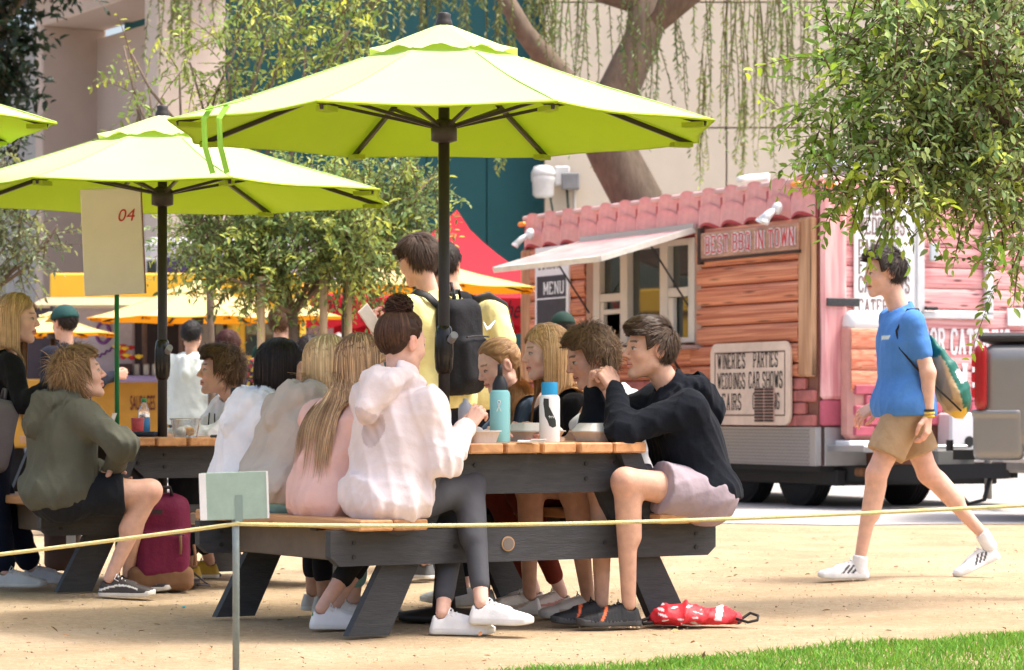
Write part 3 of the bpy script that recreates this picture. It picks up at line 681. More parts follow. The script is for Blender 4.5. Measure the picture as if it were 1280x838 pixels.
xs = np.concatenate([[-300, -60, -12], np.linspace(-5, 6, 89), [14, 60, 300]]); ys = np.concatenate([[-60, 0, 6], np.linspace(8, 22, 113), [30, 60, 350]])
gx, gy = np.meshgrid(xs, ys, indexing='ij'); gz = np.zeros_like(gx)
ins = (np.abs(gx-.5) < 5.3) & (gy > 8.1) & (gy < 21); gz[ins] = (.014*np.sin(gx*3.1+1.3*np.sin(gy*2.2))*np.sin(gy*2.7+.8*np.sin(gx*1.9)))[ins]-.014
V = np.stack([gx, gy, gz], -1).reshape(-1, 3); nx, ny = gx.shape; ii = (np.arange(nx-1)[:, None]*ny+np.arange(ny-1)).ravel()
tag(npmesh('ground', V, np.stack([ii, ii+ny, ii+ny+1, ii+1], 1), SAND, None, None, True), None, None, None, 'structure')
# concrete road behind the sand, wavering edge
edge = [(-40, 22.2)]+[(x, 21.6+.16*math.sin(x*1.7)+.1*math.sin(x*4.3)) for x in np.linspace(-9, 12, 60)]+[(60, 21.5)]
npmesh('road', [(x, y, .006) for x, y in edge]+[(x, 60, .006) for x, y in edge], np.array([(i, i+1, i+1+len(edge), i+len(edge)) for i in range(len(edge)-1)]),
       mat('concrete', (.36, .345, .33), .9, var=.16, vs=1.6, bump=.3, bs=25, stretch=(.5, 1.6, 1)))['kind'] = 'structure'
# lawn in the near right corner
LA, LB = G(720, 840), G(1280, 795); ld = nrm(LB-LA); ln = np.array((ld[1], -ld[0], 0))        # ln points towards the camera
le = [LA+ld*t+ln*(.05*math.sin(t*3.1)+.03*math.sin(t*7.7)) for t in np.linspace(-3, 6, 70)]
npmesh('lawn', [(*p[:2], .004) for p in le]+[(*(p+ln*7)[:2], .004) for p in le], np.array([(i, i+1, i+71-1, i+70-0) for i in range(69)])[:, [0, 3, 2, 1]], mat('lawn_soil', (.06, .10, .022), .95, var=.3, vs=30))['kind'] = 'structure'
rs = np.random.RandomState(3); n = 46000; t = rs.uniform(-1.6, 4.4, n); dd = rs.rand(n)**1.25*1.7-.03-.05*rs.rand(n)
wob = .05*np.sin(t*3.1)+.03*np.sin(t*7.7); P = LA+t[:, None]*ld+(dd+wob)[:, None]*ln; P[:, 2] = .0
h = rs.uniform(.022, .052, n)*(.75+.25*np.sin(P[:, 0]*9)*np.sin(P[:, 1]*7)); D0 = np.stack([rs.normal(0, .33, n), rs.normal(0, .33, n), np.ones(n)], 1); D0 /= np.linalg.norm(D0, axis=1)[:, None]
S = np.cross(D0, rs.normal(size=(n, 3))); S /= np.linalg.norm(S, axis=1)[:, None]; wd = rs.uniform(.0016, .003, n)[:, None]; h = h[:, None]
bend = np.stack([rs.normal(0, .3, n), rs.normal(0, .3, n), np.zeros(n)], 1)*h
V = np.stack([P-S*wd, P+S*wd, P+D0*h*.55+S*wd*.8, P+D0*h*.55-S*wd*.8, P+D0*h+bend], 1).reshape(-1, 3); b5 = np.arange(n)*5
col = np.repeat(hsvar((.16, .34, .035), n, .25, .22, rs), 5, 0)
tag(npmesh('grass', V, [np.stack([b5, b5+1, b5+2, b5+3], 1), np.stack([b5+3, b5+2, b5+4], 1)], vmat('grass_blade', .5, transl=.35, var=.05), None, col), 'short bright green lawn grass in the corner', 'grass', None, 'stuff')
# pebbles and crumbs on the sand
n = 4200; py = 535+rs.rand(n)**.8*303; Y = HC*F/np.maximum(py-YH, 150*rs.rand(n)+95); X = (rs.uniform(-60, 1340, n)-640)/F*Y; r = rs.uniform(.0014, .0038, n)*rs.choice([1, 1, 1, 1.7], n)
keep = ((np.stack([X, Y], 1)-LA[:2])@ln[:2] < -.03); X, Y, r = X[keep], Y[keep], r[keep]; n = len(X)
oc = np.array([(1, 0, 0), (-1, 0, 0), (0, 1, 0), (0, -1, 0), (0, 0, .8), (0, 0, -.6)]); V = (np.stack([X, Y, r*.3], 1)[:, None]+r[:, None, None]*oc[None]*(.7+.6*rs.rand(n, 6, 1))).reshape(-1, 3)
T8 = np.array([(0, 2, 4), (2, 1, 4), (1, 3, 4), (3, 0, 4), (2, 0, 5), (1, 2, 5), (3, 1, 5), (0, 3, 5)]); Tt = (np.arange(n)[:, None, None]*6+T8[None]).reshape(-1, 3)
tag(npmesh('gravel', V, Tt, vmat('pebble', .9), None, np.repeat(hsvar((.46, .35, .24), n, .20, .04, rs), 6, 0)), 'fine tan gravel scattered over the sand', 'gravel', None, 'stuff')
n = 260; Y = rs.uniform(9.6, 20, n); X = (rs.uniform(-40, 1320, n)-640)/F*Y; D0 = np.stack([rs.normal(size=n), rs.normal(size=n), .12*rs.normal(size=n)], 1); D0 /= np.linalg.norm(D0, axis=1)[:, None]
V, T2 = leaf_mesh(np.stack([X, Y, np.full(n, .006)], 1), D0, rs.uniform(.015, .04, n), .42, np.tile((0, 0, 2.), (n, 1)), rs=rs)
tag(npmesh('leaf_litter', V, T2, vmat('dry_leaf', .8), None, np.repeat(hsvar((.24, .15, .06), n, .35, .2, rs), 6, 0)), 'small dry fallen leaves scattered on the sand', 'leaves', None, 'stuff')
# ================================================================ buildings behind
YB = 40.0
bld = thing('building', 'beige panel clad building wall behind food trailer', 'building', (0, YB, 0))
beige = mat('beige_render', (.64, .56, .44), .9, var=.06, vs=1.2, bump=.12, bs=30)
pw, ph = 159/F*YB, 157/F*YB; x0 = (680-640)/F*YB; zt = HC+(YH-3)/F*YB; xv = [x0]+[(908-640)/F*YB+i*pw for i in range(0, 8)]
src = None
for i in range(len(xv)-1):
    for j in range(-1, 5):
        z1 = zt-j*ph; z0 = max(z1-ph, 0)
        if z1-z0 < .3: continue
        MB().box(((xv[i]+xv[i+1])/2, .1, (z0+z1)/2), (xv[i+1]-xv[i]-.022, .2, z1-z0-.022), bev=.008).build('panel', beige, bld)
MB().box(((xv[0]+xv[-1])/2, .22, 4.5), (xv[-1]-xv[0], .2, 9)).build('backing_wall', mat('joint', (.20, .17, .14), .9), bld)
for px_, py_ in ((690, 222),):
    o = thing('wall_light', 'grey ribbed jar light on wall bracket with conduit', 'light', (0, 0, 0)); p = W(679, 228, YB-.25); g = mat('lamp_grey', (.62, .62, .6), .5)
    MB().lathe([(.10, .12), (.17, .12), (.17, .02), (.155, 0), (.15, -.18), (.11, -.22), (.05, -.22)], p, 20).build('jar', mat('ribbed_glass', (.7, .7, .68), .3), o, True)
    MB().lathe([(.06, .24), (.13, .22), (.17, .14), (.175, .08)], p, 20).build('cap', g, o, True)
    MB().box(p+np.array((.27, .1, .1)), (.22, .08, .28), bev=.02).box(p+np.array((.16, .08, .14)), (.12, .05, .05)).box(p+np.array((.33, .14, .1)), (.06, .12, .3)).build('bracket', g, o)
    q = W(713, 227, YB-.12); MB().box(q, (.26, .2, .24), bev=.02).build('junction_box', mat('jbox', (.22, .22, .22), .6), o)
    MB().tube([p+np.array((0.1, 0, -.2)), p+np.array((.14, .05, -.42)), p+np.array((.24, .08, -.5)), p+np.array((.36, .08, -.42)), q+np.array((-.05, 0, -.1))], .02, 6).build('cable', mat('cable_dk', (.05, .07, .05), .6), o, True)
    MB().cyl(q+np.array((.06, .05, -.1)), q+np.array((.06, .05, -1.6)), .025).build('conduit', mat('conduit', (.5, .47, .42), .6), o)
teal = mat('teal_paint', (.012, .082, .088), .75, var=.10, vs=.9, bump=.06, bs=8)
tb = thing('building', 'dark teal painted building wall behind green umbrellas', 'building', (0, YB+.4, 0))
xa, xb = (150-640)/F*YB, (680-640)/F*YB+.05; nb_ = 7
for i in range(nb_):
    w_ = (xb-xa)/nb_; MB().box((xa+(i+.5)*w_, .1, 4.5), (w_-.012, .2, 9), bev=.006).build('panel', teal, tb)
MB().box(((xa+xb)/2, .26, 4.5), (xb-xa, .2, 9)).build('backing_wall', mat('teal_joint', (.008, .05, .055), .8), tb)
for i, (a, b_, c, d) in enumerate(((222, 240, 30, 66), (247, 283, 17, 55))):
    p0, p1 = W(a, d, YB+.38), W(b_, c, YB+.38); fr_ = MB()
    cx, cz, ww, hh = (p0[0]+p1[0])/2, (p0[2]+p1[2])/2, p1[0]-p0[0], p1[2]-p0[2]; w0 = MB().box((cx, -.03, cz), (ww, .06, hh)).build('window', mat('bright_pane', (.62, .66, .66), .2), tb)
    for dx in (-.5, .5): fr_.box((cx+dx*ww, -.06, cz), (.05, .1, hh+.05))
    for dz in (-.5, 0, .5): fr_.box((cx, -.062, cz+dz*hh), (ww+.04, .1, .04))
    fr_.build('frame', mat('grey_frame', (.35, .36, .36), .5), w0)
o = thing('wall_lantern', 'small black wall lantern on teal building', 'lantern'); p = W(212, 70, YB+.1)
MB().lathe([(.04, .9), (.06, .85), (.06, .25), (.10, .2), (.10, .0), (.04, -.05)], p, 10).build('body', mat('blk', (.012, .012, .012), .5), o, True); MB().box(p+np.array((0, .12, -.02)), (.34, .3, .06)).build('bracket', mat('blk', (.01,)*3, .5), o)
# left building with the deep portal
pa, pb = np.array(((44-640)/F*41, 41, 0)), np.array(((196-640)/F*37.2, 37.2, 0)); lo_ = thing('building', 'pinkish beige building with deep recessed portal', 'building', tuple(pa), math.atan2((pb-pa)[1], (pb-pa)[0]))
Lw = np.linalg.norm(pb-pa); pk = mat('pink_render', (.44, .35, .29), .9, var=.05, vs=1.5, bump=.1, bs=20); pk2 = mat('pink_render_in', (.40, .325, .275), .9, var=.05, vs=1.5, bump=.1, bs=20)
MB().box((.14, .5, 3.25), (.28, 1.0, 6.5), bev=.02).build('jamb', pk, lo_); MB().box((Lw-.2, .5, 3.25), (.42, 1.0, 6.5), bev=.02).build('pillar', mat('cream_render', (.50, .415, .345), .9, var=.05, bump=.1), lo_)
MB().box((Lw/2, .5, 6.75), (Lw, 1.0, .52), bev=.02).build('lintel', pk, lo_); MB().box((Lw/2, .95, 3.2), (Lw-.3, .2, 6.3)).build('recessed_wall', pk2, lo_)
MB().box((Lw/2-.6, .4, 7.16), (Lw+2.2, 1.6, .3), bev=.02).build('roof_edge', mat('dark_roof', (.035, .036, .045), .8), lo_)
MB().box((-1.6, .9, 3.4), (3.2, .3, 6.8)).build('side_wall', mat('pale_wall', (.30, .29, .27), .9), lo_)
wf = MB().box((-.62, .7, 3.35), (.7, .1, .9)).build('window', mat('dim_glass', (.06, .09, .10), .1), lo_); MB().box((-.62, .64, 3.0), (.9, .06, .25)).box((-.62, .63, 3.85), (.9, .06, .08)).box((-.2, .64, 3.4), (.08, .06, 1.0)).build('frame', mat('white_frame', (.6, .6, .58), .6), wf)
# ================================================================ the barbecue trailer
TR = thing('food_trailer', 'log cabin style barbecue food trailer with red tile band', 'food trailer', (2.73, 25.0, 0), math.atan2(.438, .899))
def TS(px, py):
    q = px-640; u = (2.73*F-25*q)/(q*.899+.438*F); return u, HC+(YH-py)*(25+.899*u)/F
def TF(px, py):
    q = px-640; v = (25*q-2.73*F)/(.899*F-.438*q); return v, HC+(YH-py)*(25+.438*v)/F
LU, LV, ZT, ZB = 5.9, 2.4, 2.93, .39
def wood_mat(name, c0, c1, stretch, sat=.12):
    m, t, b = _base(name); N = t.nodes; L = t.links; b.inputs['Roughness'].default_value = .55; b.inputs['Specular IOR Level'].default_value = .3
    tc = N.new('ShaderNodeTexCoord'); oi = N.new('ShaderNodeObjectInfo'); mp = N.new('ShaderNodeMapping'); mp.inputs['Scale'].default_value = stretch; L.new(tc.outputs['Object'], mp.inputs[0])
    cm = N.new('ShaderNodeCombineXYZ'); mu = N.new('ShaderNodeMath'); mu.operation = 'MULTIPLY'; mu.inputs[1].default_value = 37; L.new(oi.outputs['Random'], mu.inputs[0])
    for k in range(3): L.new(mu.outputs[0], cm.inputs[k])
    L.new(cm.outputs[0], mp.inputs['Location'])
    n = N.new('ShaderNodeTexNoise'); n.inputs['Scale'].default_value = 3; n.inputs['Detail'].default_value = 6; n.inputs['Distortion'].default_value = 1.2; L.new(mp.outputs[0], n.inputs[0])
    r = N.new('ShaderNodeValToRGB'); r.color_ramp.elements[0].position = .33; r.color_ramp.elements[0].color = (*c0, 1); r.color_ramp.elements[1].position = .66; r.color_ramp.elements[1].color = (*c1, 1); L.new(n.outputs[0], r.inputs[0])
    v = N.new('ShaderNodeTexVoronoi'); v.inputs['Scale'].default_value = 1.1; mp2 = N.new('ShaderNodeMapping'); L.new(tc.outputs['Object'], mp2.inputs[0]); L.new(cm.outputs[0], mp2.inputs['Location']); mp2.inputs['Scale'].default_value = (1, stretch[1]*6, stretch[2]*1.0); L.new(mp2.outputs[0], v.inputs[0])
    kr = N.new('ShaderNodeMapRange'); kr.inputs[1].default_value = .08; kr.inputs[2].default_value = .20; kr.inputs[3].default_value = .25; kr.inputs[4].default_value = 1; L.new(v.outputs['Distance'], kr.inputs[0])
    va = N.new('ShaderNodeMapRange'); va.inputs[3].default_value = 1-sat; va.inputs[4].default_value = 1+sat; L.new(oi.outputs['Random'], va.inputs[0])
    mm = N.new('ShaderNodeMath'); mm.operation = 'MULTIPLY'; L.new(kr.outputs[0], mm.inputs[0]); L.new(va.outputs[0], mm.inputs[1])
    s = N.new('ShaderNodeVectorMath'); s.operation = 'SCALE'; L.new(r.outputs[0], s.inputs[0]); L.new(mm.outputs[0], s.inputs['Scale']); L.new(s.outputs[0], b.inputs['Base Color'])
    return m
WOOD = wood_mat('log_print', (.40, .10, .05), (.80, .34, .18), (1, .35, 2.2)); PINKW = wood_mat('pink_log_print', (.62, .20, .21), (.88, .50, .47), (.35, 1, 2.2))
ORW = wood_mat('orange_log_print', (.55, .13, .07), (.80, .36, .22), (.35, 1, 2.2)); POST = wood_mat('post_print', (.36, .17, .08), (.62, .36, .20), (1, 3, .35)); PPOST = wood_mat('pink_post_print', (.62, .22, .23), (.86, .50, .47), (3, 3, .3))
BRICK = mat('brick_print', (.40, .13, .11), .8, var=.35, vs=2.5); PBRICK = mat('pink_brick_print', (.46, .10, .14), .75, var=.3, vs=2.5)
ALU = mat('aluminium', (.62, .62, .63), .35, metal=.8, var=.05); WHT = mat('white_paint', (.78, .78, .77), .45, var=.03); BLK = mat('black_paint', (.015, .015, .016), .55)
# window opening on the side
u1, zt_ = TS(872, 299); u2, _ = TS(741, 320); _, zb_ = TS(872, 428); ztop = TS(872, 297)[1]; zbot = zb_
core = mat('trailer_core', (.22, .09, .06), .8)
mb = MB(); th = .06
def side_wall(mb, ua, ub, za, zb): mb.box((th/2, (ua+ub)/2, (za+zb)/2), (th, ub-ua, zb-za))
for a, b, c, d in ((0, u1, ZB, ZT), (u2, LU, ZB, ZT), (u1, u2, ZB, zbot), (u1, u2, ztop, ZT)): side_wall(mb, a, b, c, d)
mb.box((LV-.03, LU/2, (ZB+ZT)/2), (.06, LU, ZT-ZB)).box((LV/2, LU-.03, (ZB+ZT)/2), (LV-.12, .06, ZT-ZB)).box((LV/2, .03, (ZB+ZT)/2), (LV-.12, .06, ZT-ZB))
mb.build('wall', core, TR)
MB().box((LV/2, LU/2, ZT+.03), (LV+.06, LU+.06, .055), bev=.015).build('roof', mat('roof_edge_pink', (.62, .40, .38), .6), TR)
MB().box((LV/2, LU/2, ZB-.03), (LV-.1, LU-.1, .05)).build('floor', BLK, TR)
MB().box((1.5, LU/2, 1.6), (.05, LU-.3, 2.3)).build('inner_partition', mat('dark_inside', (.03, .032, .03), .6), TR)
# half-round log pieces (unit: length 1 along y, height 1 along z, bulging to -x)
def halfround(name, m, n=8):
    pr = [(-math.sin(math.pi*i/n)**.6, -math.cos(math.pi*i/n)*.5) for i in range(n+1)]; V = []; 
    for y in (-.5, .5): V += [(x, y, z) for x, z in pr]
    k = n+1; f = [(i, i+1, k+i+1, k+i) for i in range(n)]+[tuple(range(k))[::-1], tuple(range(k, 2*k))]
    mb = MB(); mb.add(V, [q[::-1] for q in f]); o = mb.build(name, m, TR, True, 40); return o
logS = halfround('log', WOOD); first = [True]
def put_log(src, x, u, z, dep, lu, lz, first=False, rot=None):
    if first: src.location = (x, u, z); src.scale = (dep, lu, lz); src.rotation_euler = rot or (0, 0, 0); return src
    return inst(src, 'log', TR, (x, u, z), rot or (0, 0, 0), (dep, lu, lz))
rowz = [2.62-.187*i for i in range(9)]
zr1 = 1.18; fst = True
up = TS(1004, 400)[0]
for i, zt2 in enumerate(rowz):
    zb2 = max(zt2-.187, zr1)
    if zt2-zb2 < .05: continue
    zc, hz = (zt2+zb2)/2, zt2-zb2-.006
    segs = [(up, u1-.08), (u2+.08, TS(668, 400)[0])] if zb2 > zbot-.1 else [(up, 2.2), (2.2, 4.1), (4.1, TS(668, 400)[0])]
    for a, b in segs: put_log(logS, 0, (a+b)/2, zc, .062, b-a-.006, hz, fst); fst = False
# posts
def box_part(name, m, c, d, bev=.01, par=TR): return MB().box(c, d, bev=bev).build(name, m, par)
for a, b in ((.0, up-.004), (TS(668, 400)[0]+.004, LU)): box_part('post', POST, (-.03, (a+b)/2, (zr1+2.62)/2), (.07, b-a, 2.62-zr1-.01), .02)
# bricks along the bottom of the side and front
bsrc = MB().box((0, 0, 0), (.05, .29, .104), bev=.012).build('brick', BRICK, TR); fb = True; bs2 = MB().box((0, 0, 0), (.29, .05, .104), bev=.012).build('brick', PBRICK, TR); fb2 = True
for r in range(4):
    z = .735+.111*(r+.5)
    for i in range(20):
        u = (i+.5+(.5 if r % 2 else 0))*.3
        if u > LU-.1 or u < .1: continue
        if fb: bsrc.location = (-.02, u, z); fb = False
        else: inst(bsrc, 'brick', TR, (-.02, u, z))
# red barrel tiles
pitch, tz = .42, []
def tile_mesh():
    n = 10; V, C = [], []
    for j, (zf, rim) in enumerate(((0, 1), (.028, 1), (.030, 0), (.11, 0), (.21, 0))):
        for i in range(n+1):
            a = i/n; hh = math.sin(math.pi*a)**.8; V.append((-.018-.044*hh*(1-.12*(zf > .05)), (a-.5)*pitch, zf+.060*hh-(.01 if zf == 0 else 0)*0)); C.append((.42, .05, .06) if rim else ((.74, .36, .33) if j < 4 else (.66, .28, .27)))
    k = n+1; f = np.array([(j*k+i, j*k+i+1, (j+1)*k+i+1, (j+1)*k+i) for j in range(4) for i in range(n)]); return np.array(V), f, np.array(C)
tv, tf, tcx = tile_mesh(); tsrc = npmesh('tile', tv, tf, vmat('tile_glaze', .5, var=.15, vs=9), TR, tcx, True); ft_ = True
for r, (z, xo) in enumerate(((2.585, 0), (2.735, .018))):
    for i in range(14):
        u = (i+.5)*pitch+.01
        if ft_: tsrc.location = (xo, u, z); ft_ = False
        else: inst(tsrc, 'tile', TR, (xo, u, z))
MB().box((.012, LU/2, 2.73), (.04, LU, .34)).build('tile_backing', mat('tile_red', (.46, .10, .10), .6), TR)
# serving window: frames, panes, shelf, hatch
CRM = mat('cream_frame', (.66, .60, .50), .5, var=.04); GL = mat('window_glass', (.035, .045, .04), .04, spec=.8, var=.02)
def upx(px): return TS(px, 360)[0]
def zpx(px, py): return TS(px, py)[1]
xw = -.02
def frame_bar(pxa, pxb, za, zb, dep=.07, m=CRM, name='frame', x=xw):
    a, b = sorted((upx(pxa), upx(pxb))); return MB().box((x, (a+b)/2, (za+zb)/2), (dep, b-a, zb-za), bev=.006).build(name, m, TR)
WU = (u1, u2)
frame_bar(747, 755, zbot, ztop); frame_bar(781, 790, zbot, ztop, .075); frame_bar(831, 840, zbot, ztop, .08); frame_bar(866, 873, zbot, ztop, .07)
zl = zpx(770, 372); frame_bar(755.3, 780.7, zl-.04, zl+.04, .065); frame_bar(757, 780.6, zl-.17, zl-.12, .05); frame_bar(755.4, 759, zbot, zl-.045, .05)
zr = zpx(850, 365); frame_bar(840.3, 865.7, zr-.05, zr+.04, .065); frame_bar(840.4, 846, zbot, zr-.055, .05)
frame_bar(755.2, 865.8, zbot, zbot+.05, .06); frame_bar(755.2, 865.8, ztop-.06, ztop, .06)
for a, b, c, d in ((755, 781, zl, ztop), (790, 831, zbot+.05, ztop), (840, 866, zbot, ztop), (755, 781, zl-.15, zl)): frame_bar(a, b, c, d, .012, GL, 'pane', x=.02)
frame_bar(738, 746.6, zbot-.03, ztop, .06, mat('trim_wood', (.42, .26, .18), .7), 'trim'); frame_bar(873.4, 881, zbot-.03, ztop+.1, .05, mat('trim_wood', (.42, .26, .18), .7), 'trim')
a, b = upx(880), upx(738); MB().box((-.14, (a+b)/2, zbot-.05), (.3, b-a, .035), bev=.006).build('shelf', ALU, TR)
for uu in (a+.25, b-.25): MB().bar((-.26, uu, zbot-.07), (-.03, uu, zbot-.42), .02, .02).build('shelf_bracket', BLK, TR)
hz = ztop+.06; wo, dz = 1.02, -.30; ha, hb_ = upx(874), upx(735)
hatch = MB().prism([(0, 0), (hb_-ha, 0), (hb_-ha, math.hypot(wo, dz)), (0, math.hypot(wo, dz))], (-.05, ha, hz), (0, 1, 0), nrm((-wo, 0, dz)), .03).build('hatch', mat('hatch_print', (.52, .30, .28), .5, var=.35, vs=5, stretch=(1, .5, 1)), TR)
hn = nrm(np.cross((0, 1, 0), nrm((-wo, 0, dz)))); hl = math.hypot(wo, dz)
mbh = MB(); o_ = np.array((-.05, ha, hz)); hd = nrm((-wo, 0, dz))
for p, q in (((0, 0), (0, 1)), ((1, 0), (1, 1)), ((0, 1), (1, 1))):
    A = o_+np.array((0, 1, 0))*(hb_-ha)*p[0]+hd*hl*p[1]+hn*.01; B = o_+np.array((0, 1, 0))*(hb_-ha)*q[0]+hd*hl*q[1]+hn*.01; mbh.bar(A, B, .035, .055, up=hn)
mbh.build('hatch_rim', mat('hatch_trim', (.70, .66, .58), .5), hatch)
for uu, in ((ha+.12,), (hb_-.12,)): MB().cyl((-.05, uu, zbot+.35), o_+np.array((0, uu-ha, 0))+hd*hl*.42, .010, n=8).build('gas_strut', BLK, TR)
MB().box((-.07, (ha+hb_)/2, hz+.045), (.03, hb_-ha+.06, .05)).build('hinge_rail', ALU, TR)
# menu board
ma, mz0 = TS(719, 420); mc, mz1 = TS(677, 311); mu = (ma+mc)/2
mo = MB().box((-.065, mu, (mz0+mz1)/2), (.03, mc-ma, mz1-mz0), bev=.005).build('menu_board', WHT, TR)
cz1 = TS(698, 345)[1]; MB().box((-.083, mu, (mz0+.03+cz1)/2), (.008, mc-ma-.12, cz1-mz0-.03)).build('chalkboard', mat('slate', (.035, .042, .048), .6, var=.2), mo)
exs, eyz = (0, -1, 0), (0, 0, 1); CHALK = mat('chalk', (.75, .75, .74), .9); INK = mat('sign_ink', (.022, .018, .016), .7)
text('G Brothers', 'lettering', (-.08, mc-.08, mz1-.24), exs, eyz, .14, INK, mo, width=(mc-ma)*.62, shear=.3); MB().bar((-.082, ma+.18, mz1-.2), (-.082, ma+.15, mz1-.08), .03, .006, up=(1, 0, 0)).bar((-.082, ma+.25, mz1-.2), (-.082, ma+.22, mz1-.08), .03, .006, up=(1, 0, 0)).build('red_mark', mat('sign_red', (.6, .04, .04), .6), mo)
western(MB(), 'MENU', (-.0875, mc-.22, cz1-.19), exs, eyz, .12, .5).build('lettering', CHALK, mo); MB().box((-.088, mu, cz1-.24), (.004, .7, .015)).build('rule', CHALK, mo)
text('Tri Tip Sandwich', 'lettering', (-.0875, mc-.14, cz1-.62), exs, eyz, .07, CHALK, mo, width=.6, shear=.2)
for i in range(3): MB().tube([(-.09, mc-.15-.05*k, cz1-.80-.13*i+.02*math.sin(k*2.3+i)) for k in range(11-2*i)], .006, 5).build('scribble', CHALK, mo)
# BEST BBQ sign
def plank_sign(name, quad, m, x=-.078, t=.03):
    (a, z1), (b, z0) = TS(*quad[0]), TS(*quad[1]); a2, z1b = TS(*quad[2]); z1 = (z1+z1b)/2; return MB().box((x, (a+b)/2, (z0+z1)/2), (t, abs(a-b), z1-z0), bev=.008).build(name, m, TR), min(a, b), max(a, b), z0, z1
sg, a, b, z0, z1 = plank_sign('sign_board', ((886, 291), (1008, 313), (1008, 280)), mat('weathered_board', (.46, .25, .16), .7, var=.3, vs=4, stretch=(1, 1, 5)))
wf_ = MB(); western(wf_, 'BEST BBQ IN TOWN', (-.094, b-.10, z0+.055), exs, eyz, z1-z0-.10, b-a-.12, fat=2.0); wf_.build('lettering_outline', mat('sign_white', (.8, .78, .75), .6), sg)
wf_ = MB(); western(wf_, 'BEST BBQ IN TOWN', (-.098, b-.10, z0+.055), exs, eyz, z1-z0-.10, b-a-.12, fat=.8); wf_.build('lettering', mat('sign_red', (.6, .04, .04), .6), sg)
MB().box((-.076, (a+b)/2, z0-.012), (.045, b-a+.04, .022)).box((-.076, b+.02, (z0+z1)/2), (.05, .05, z1-z0+.1)).build('sign_edge', mat('burnt_edge', (.05, .03, .022), .8), sg)
# WINERIES plaque
a0, z1 = TS(998, 426); b0, z0 = TS(898, 531); b1 = TS(898, 431)[1]; z1 = (z1+b1)/2; uc, hw, hh2 = (a0+b0)/2, (b0-a0)/2, (z1-z0)/2
pts = []
for cx, cy, s0 in ((hw-.1, hh2-.1, 0), (-hw+.1, hh2-.1, 90), (-hw+.1, -hh2+.1, 180), (hw-.1, -hh2+.1, 270)):
    for k in range(5): ang = math.radians(s0+22.5*k); pts.append((cx+.1*math.cos(ang), cy+.1*math.sin(ang)))
plq = MB().prism([(-p[0], p[1]) for p in pts][::-1], (-.066, uc, (z0+z1)/2), (0, 1, 0), (0, 0, 1), -.022).build('plaque', mat('parchment', (.70, .54, .41), .8, var=.15, vs=2.5), TR)
# the prism faces +x for (y,z); -th keeps it outwards
for sgn, lx in ((1, 0), (-1, 0)): pass
mbp = MB(); zc = (z0+z1)/2
for dz_ in (-1, 1): mbp.box((-.0895, uc, zc+dz_*(hh2-.09)), (.003, 2*hw-.18, .012))
for du in (-1, 1): mbp.box((-.0895, uc+du*(hw-.09), zc), (.003, .012, 2*hh2-.18))
mbp.build('border', mat('border_brown', (.12, .06, .045), .8), plq)
for s, pxa, pxb, pya, pyb in (('WINERIES', 907, 943, 442, 461), ('PARTIES', 952, 984, 440, 459), ('WEDDINGS', 907, 943, 467, 486), ('CAR SHOWS', 946, 990, 465, 485), ('FAIRS', 913, 938, 493, 512), ('CATERING', 951, 986, 492, 511)):
    ua, za = TS(pxa, pyb); ub, zb2 = TS(pxb, pya); western(MB(), s, (-.0885, ua, za), exs, eyz, zb2-za, ua-ub, fat=.85).build('lettering', INK, plq)
va, vz0 = TS(979, 528); vb, vz1 = TS(954, 485); vt = thing and MB().box((-.0925, (va+vb)/2, (vz0+vz1)/2), (.006, vb-va, vz1-vz0)).build('vent', mat('vent_plate', (.52, .33, .26), .7), plq)
for i in range(11):
    z = vz0+(i+.5)*(vz1-vz0)/11
    for s in (-1, 1): MB().box((-.100, (va+vb)/2+s*(vb-va)*.25, z), (.014, (vb-va)*.42, .018), bev=.003).build('slat', mat('vent_dark', (.06, .04, .03), .7), vt)
# diamond plate skirt
def diamond():
    m, t, b = _base('diamond_plate'); N = t.nodes; L = t.links; b.inputs['Metallic'].default_value = .75; b.inputs['Roughness'].default_value = .38; b.inputs['Base Color'].default_value = (.42, .42, .43, 1)
    return m
DP = diamond(); sk = MB().box((-.03, LU/2-.03, (.385+.733)/2), (.06, LU+.06, .348), bev=.005).build('skirt', DP, TR); sk2 = MB().box((.26, -.03, (.385+.733)/2), (.44, .055, .348), bev=.005).build('skirt', DP, TR)
V, Q = [], []
for r in range(11):
    for i in range(74):
        u = .05+i*.030+(.015 if r % 2 else 0); z = .405+r*.030; s = 1 if (i+r) % 2 else -1; c = np.array((-.0605, u, z)); d1 = np.array((0, .7071, .7071*s))*.016; d2 = np.array((0, -.7071*s, .7071))*.0062; n_ = len(V); V += [c-d1, c+d2+np.array((-.007, 0, 0)), c+d1, c-d2+np.array((-.007, 0, 0))]; Q += [(n_, n_+1, n_+2, n_+3)] if s < 0 else [(n_, n_+3, n_+2, n_+1)]
o = npmesh('tread_bars', np.array(V), np.array(Q), mat('tread_shine', (.20, .20, .21), .3, metal=.7), sk); o['kind'] = 'stuff'
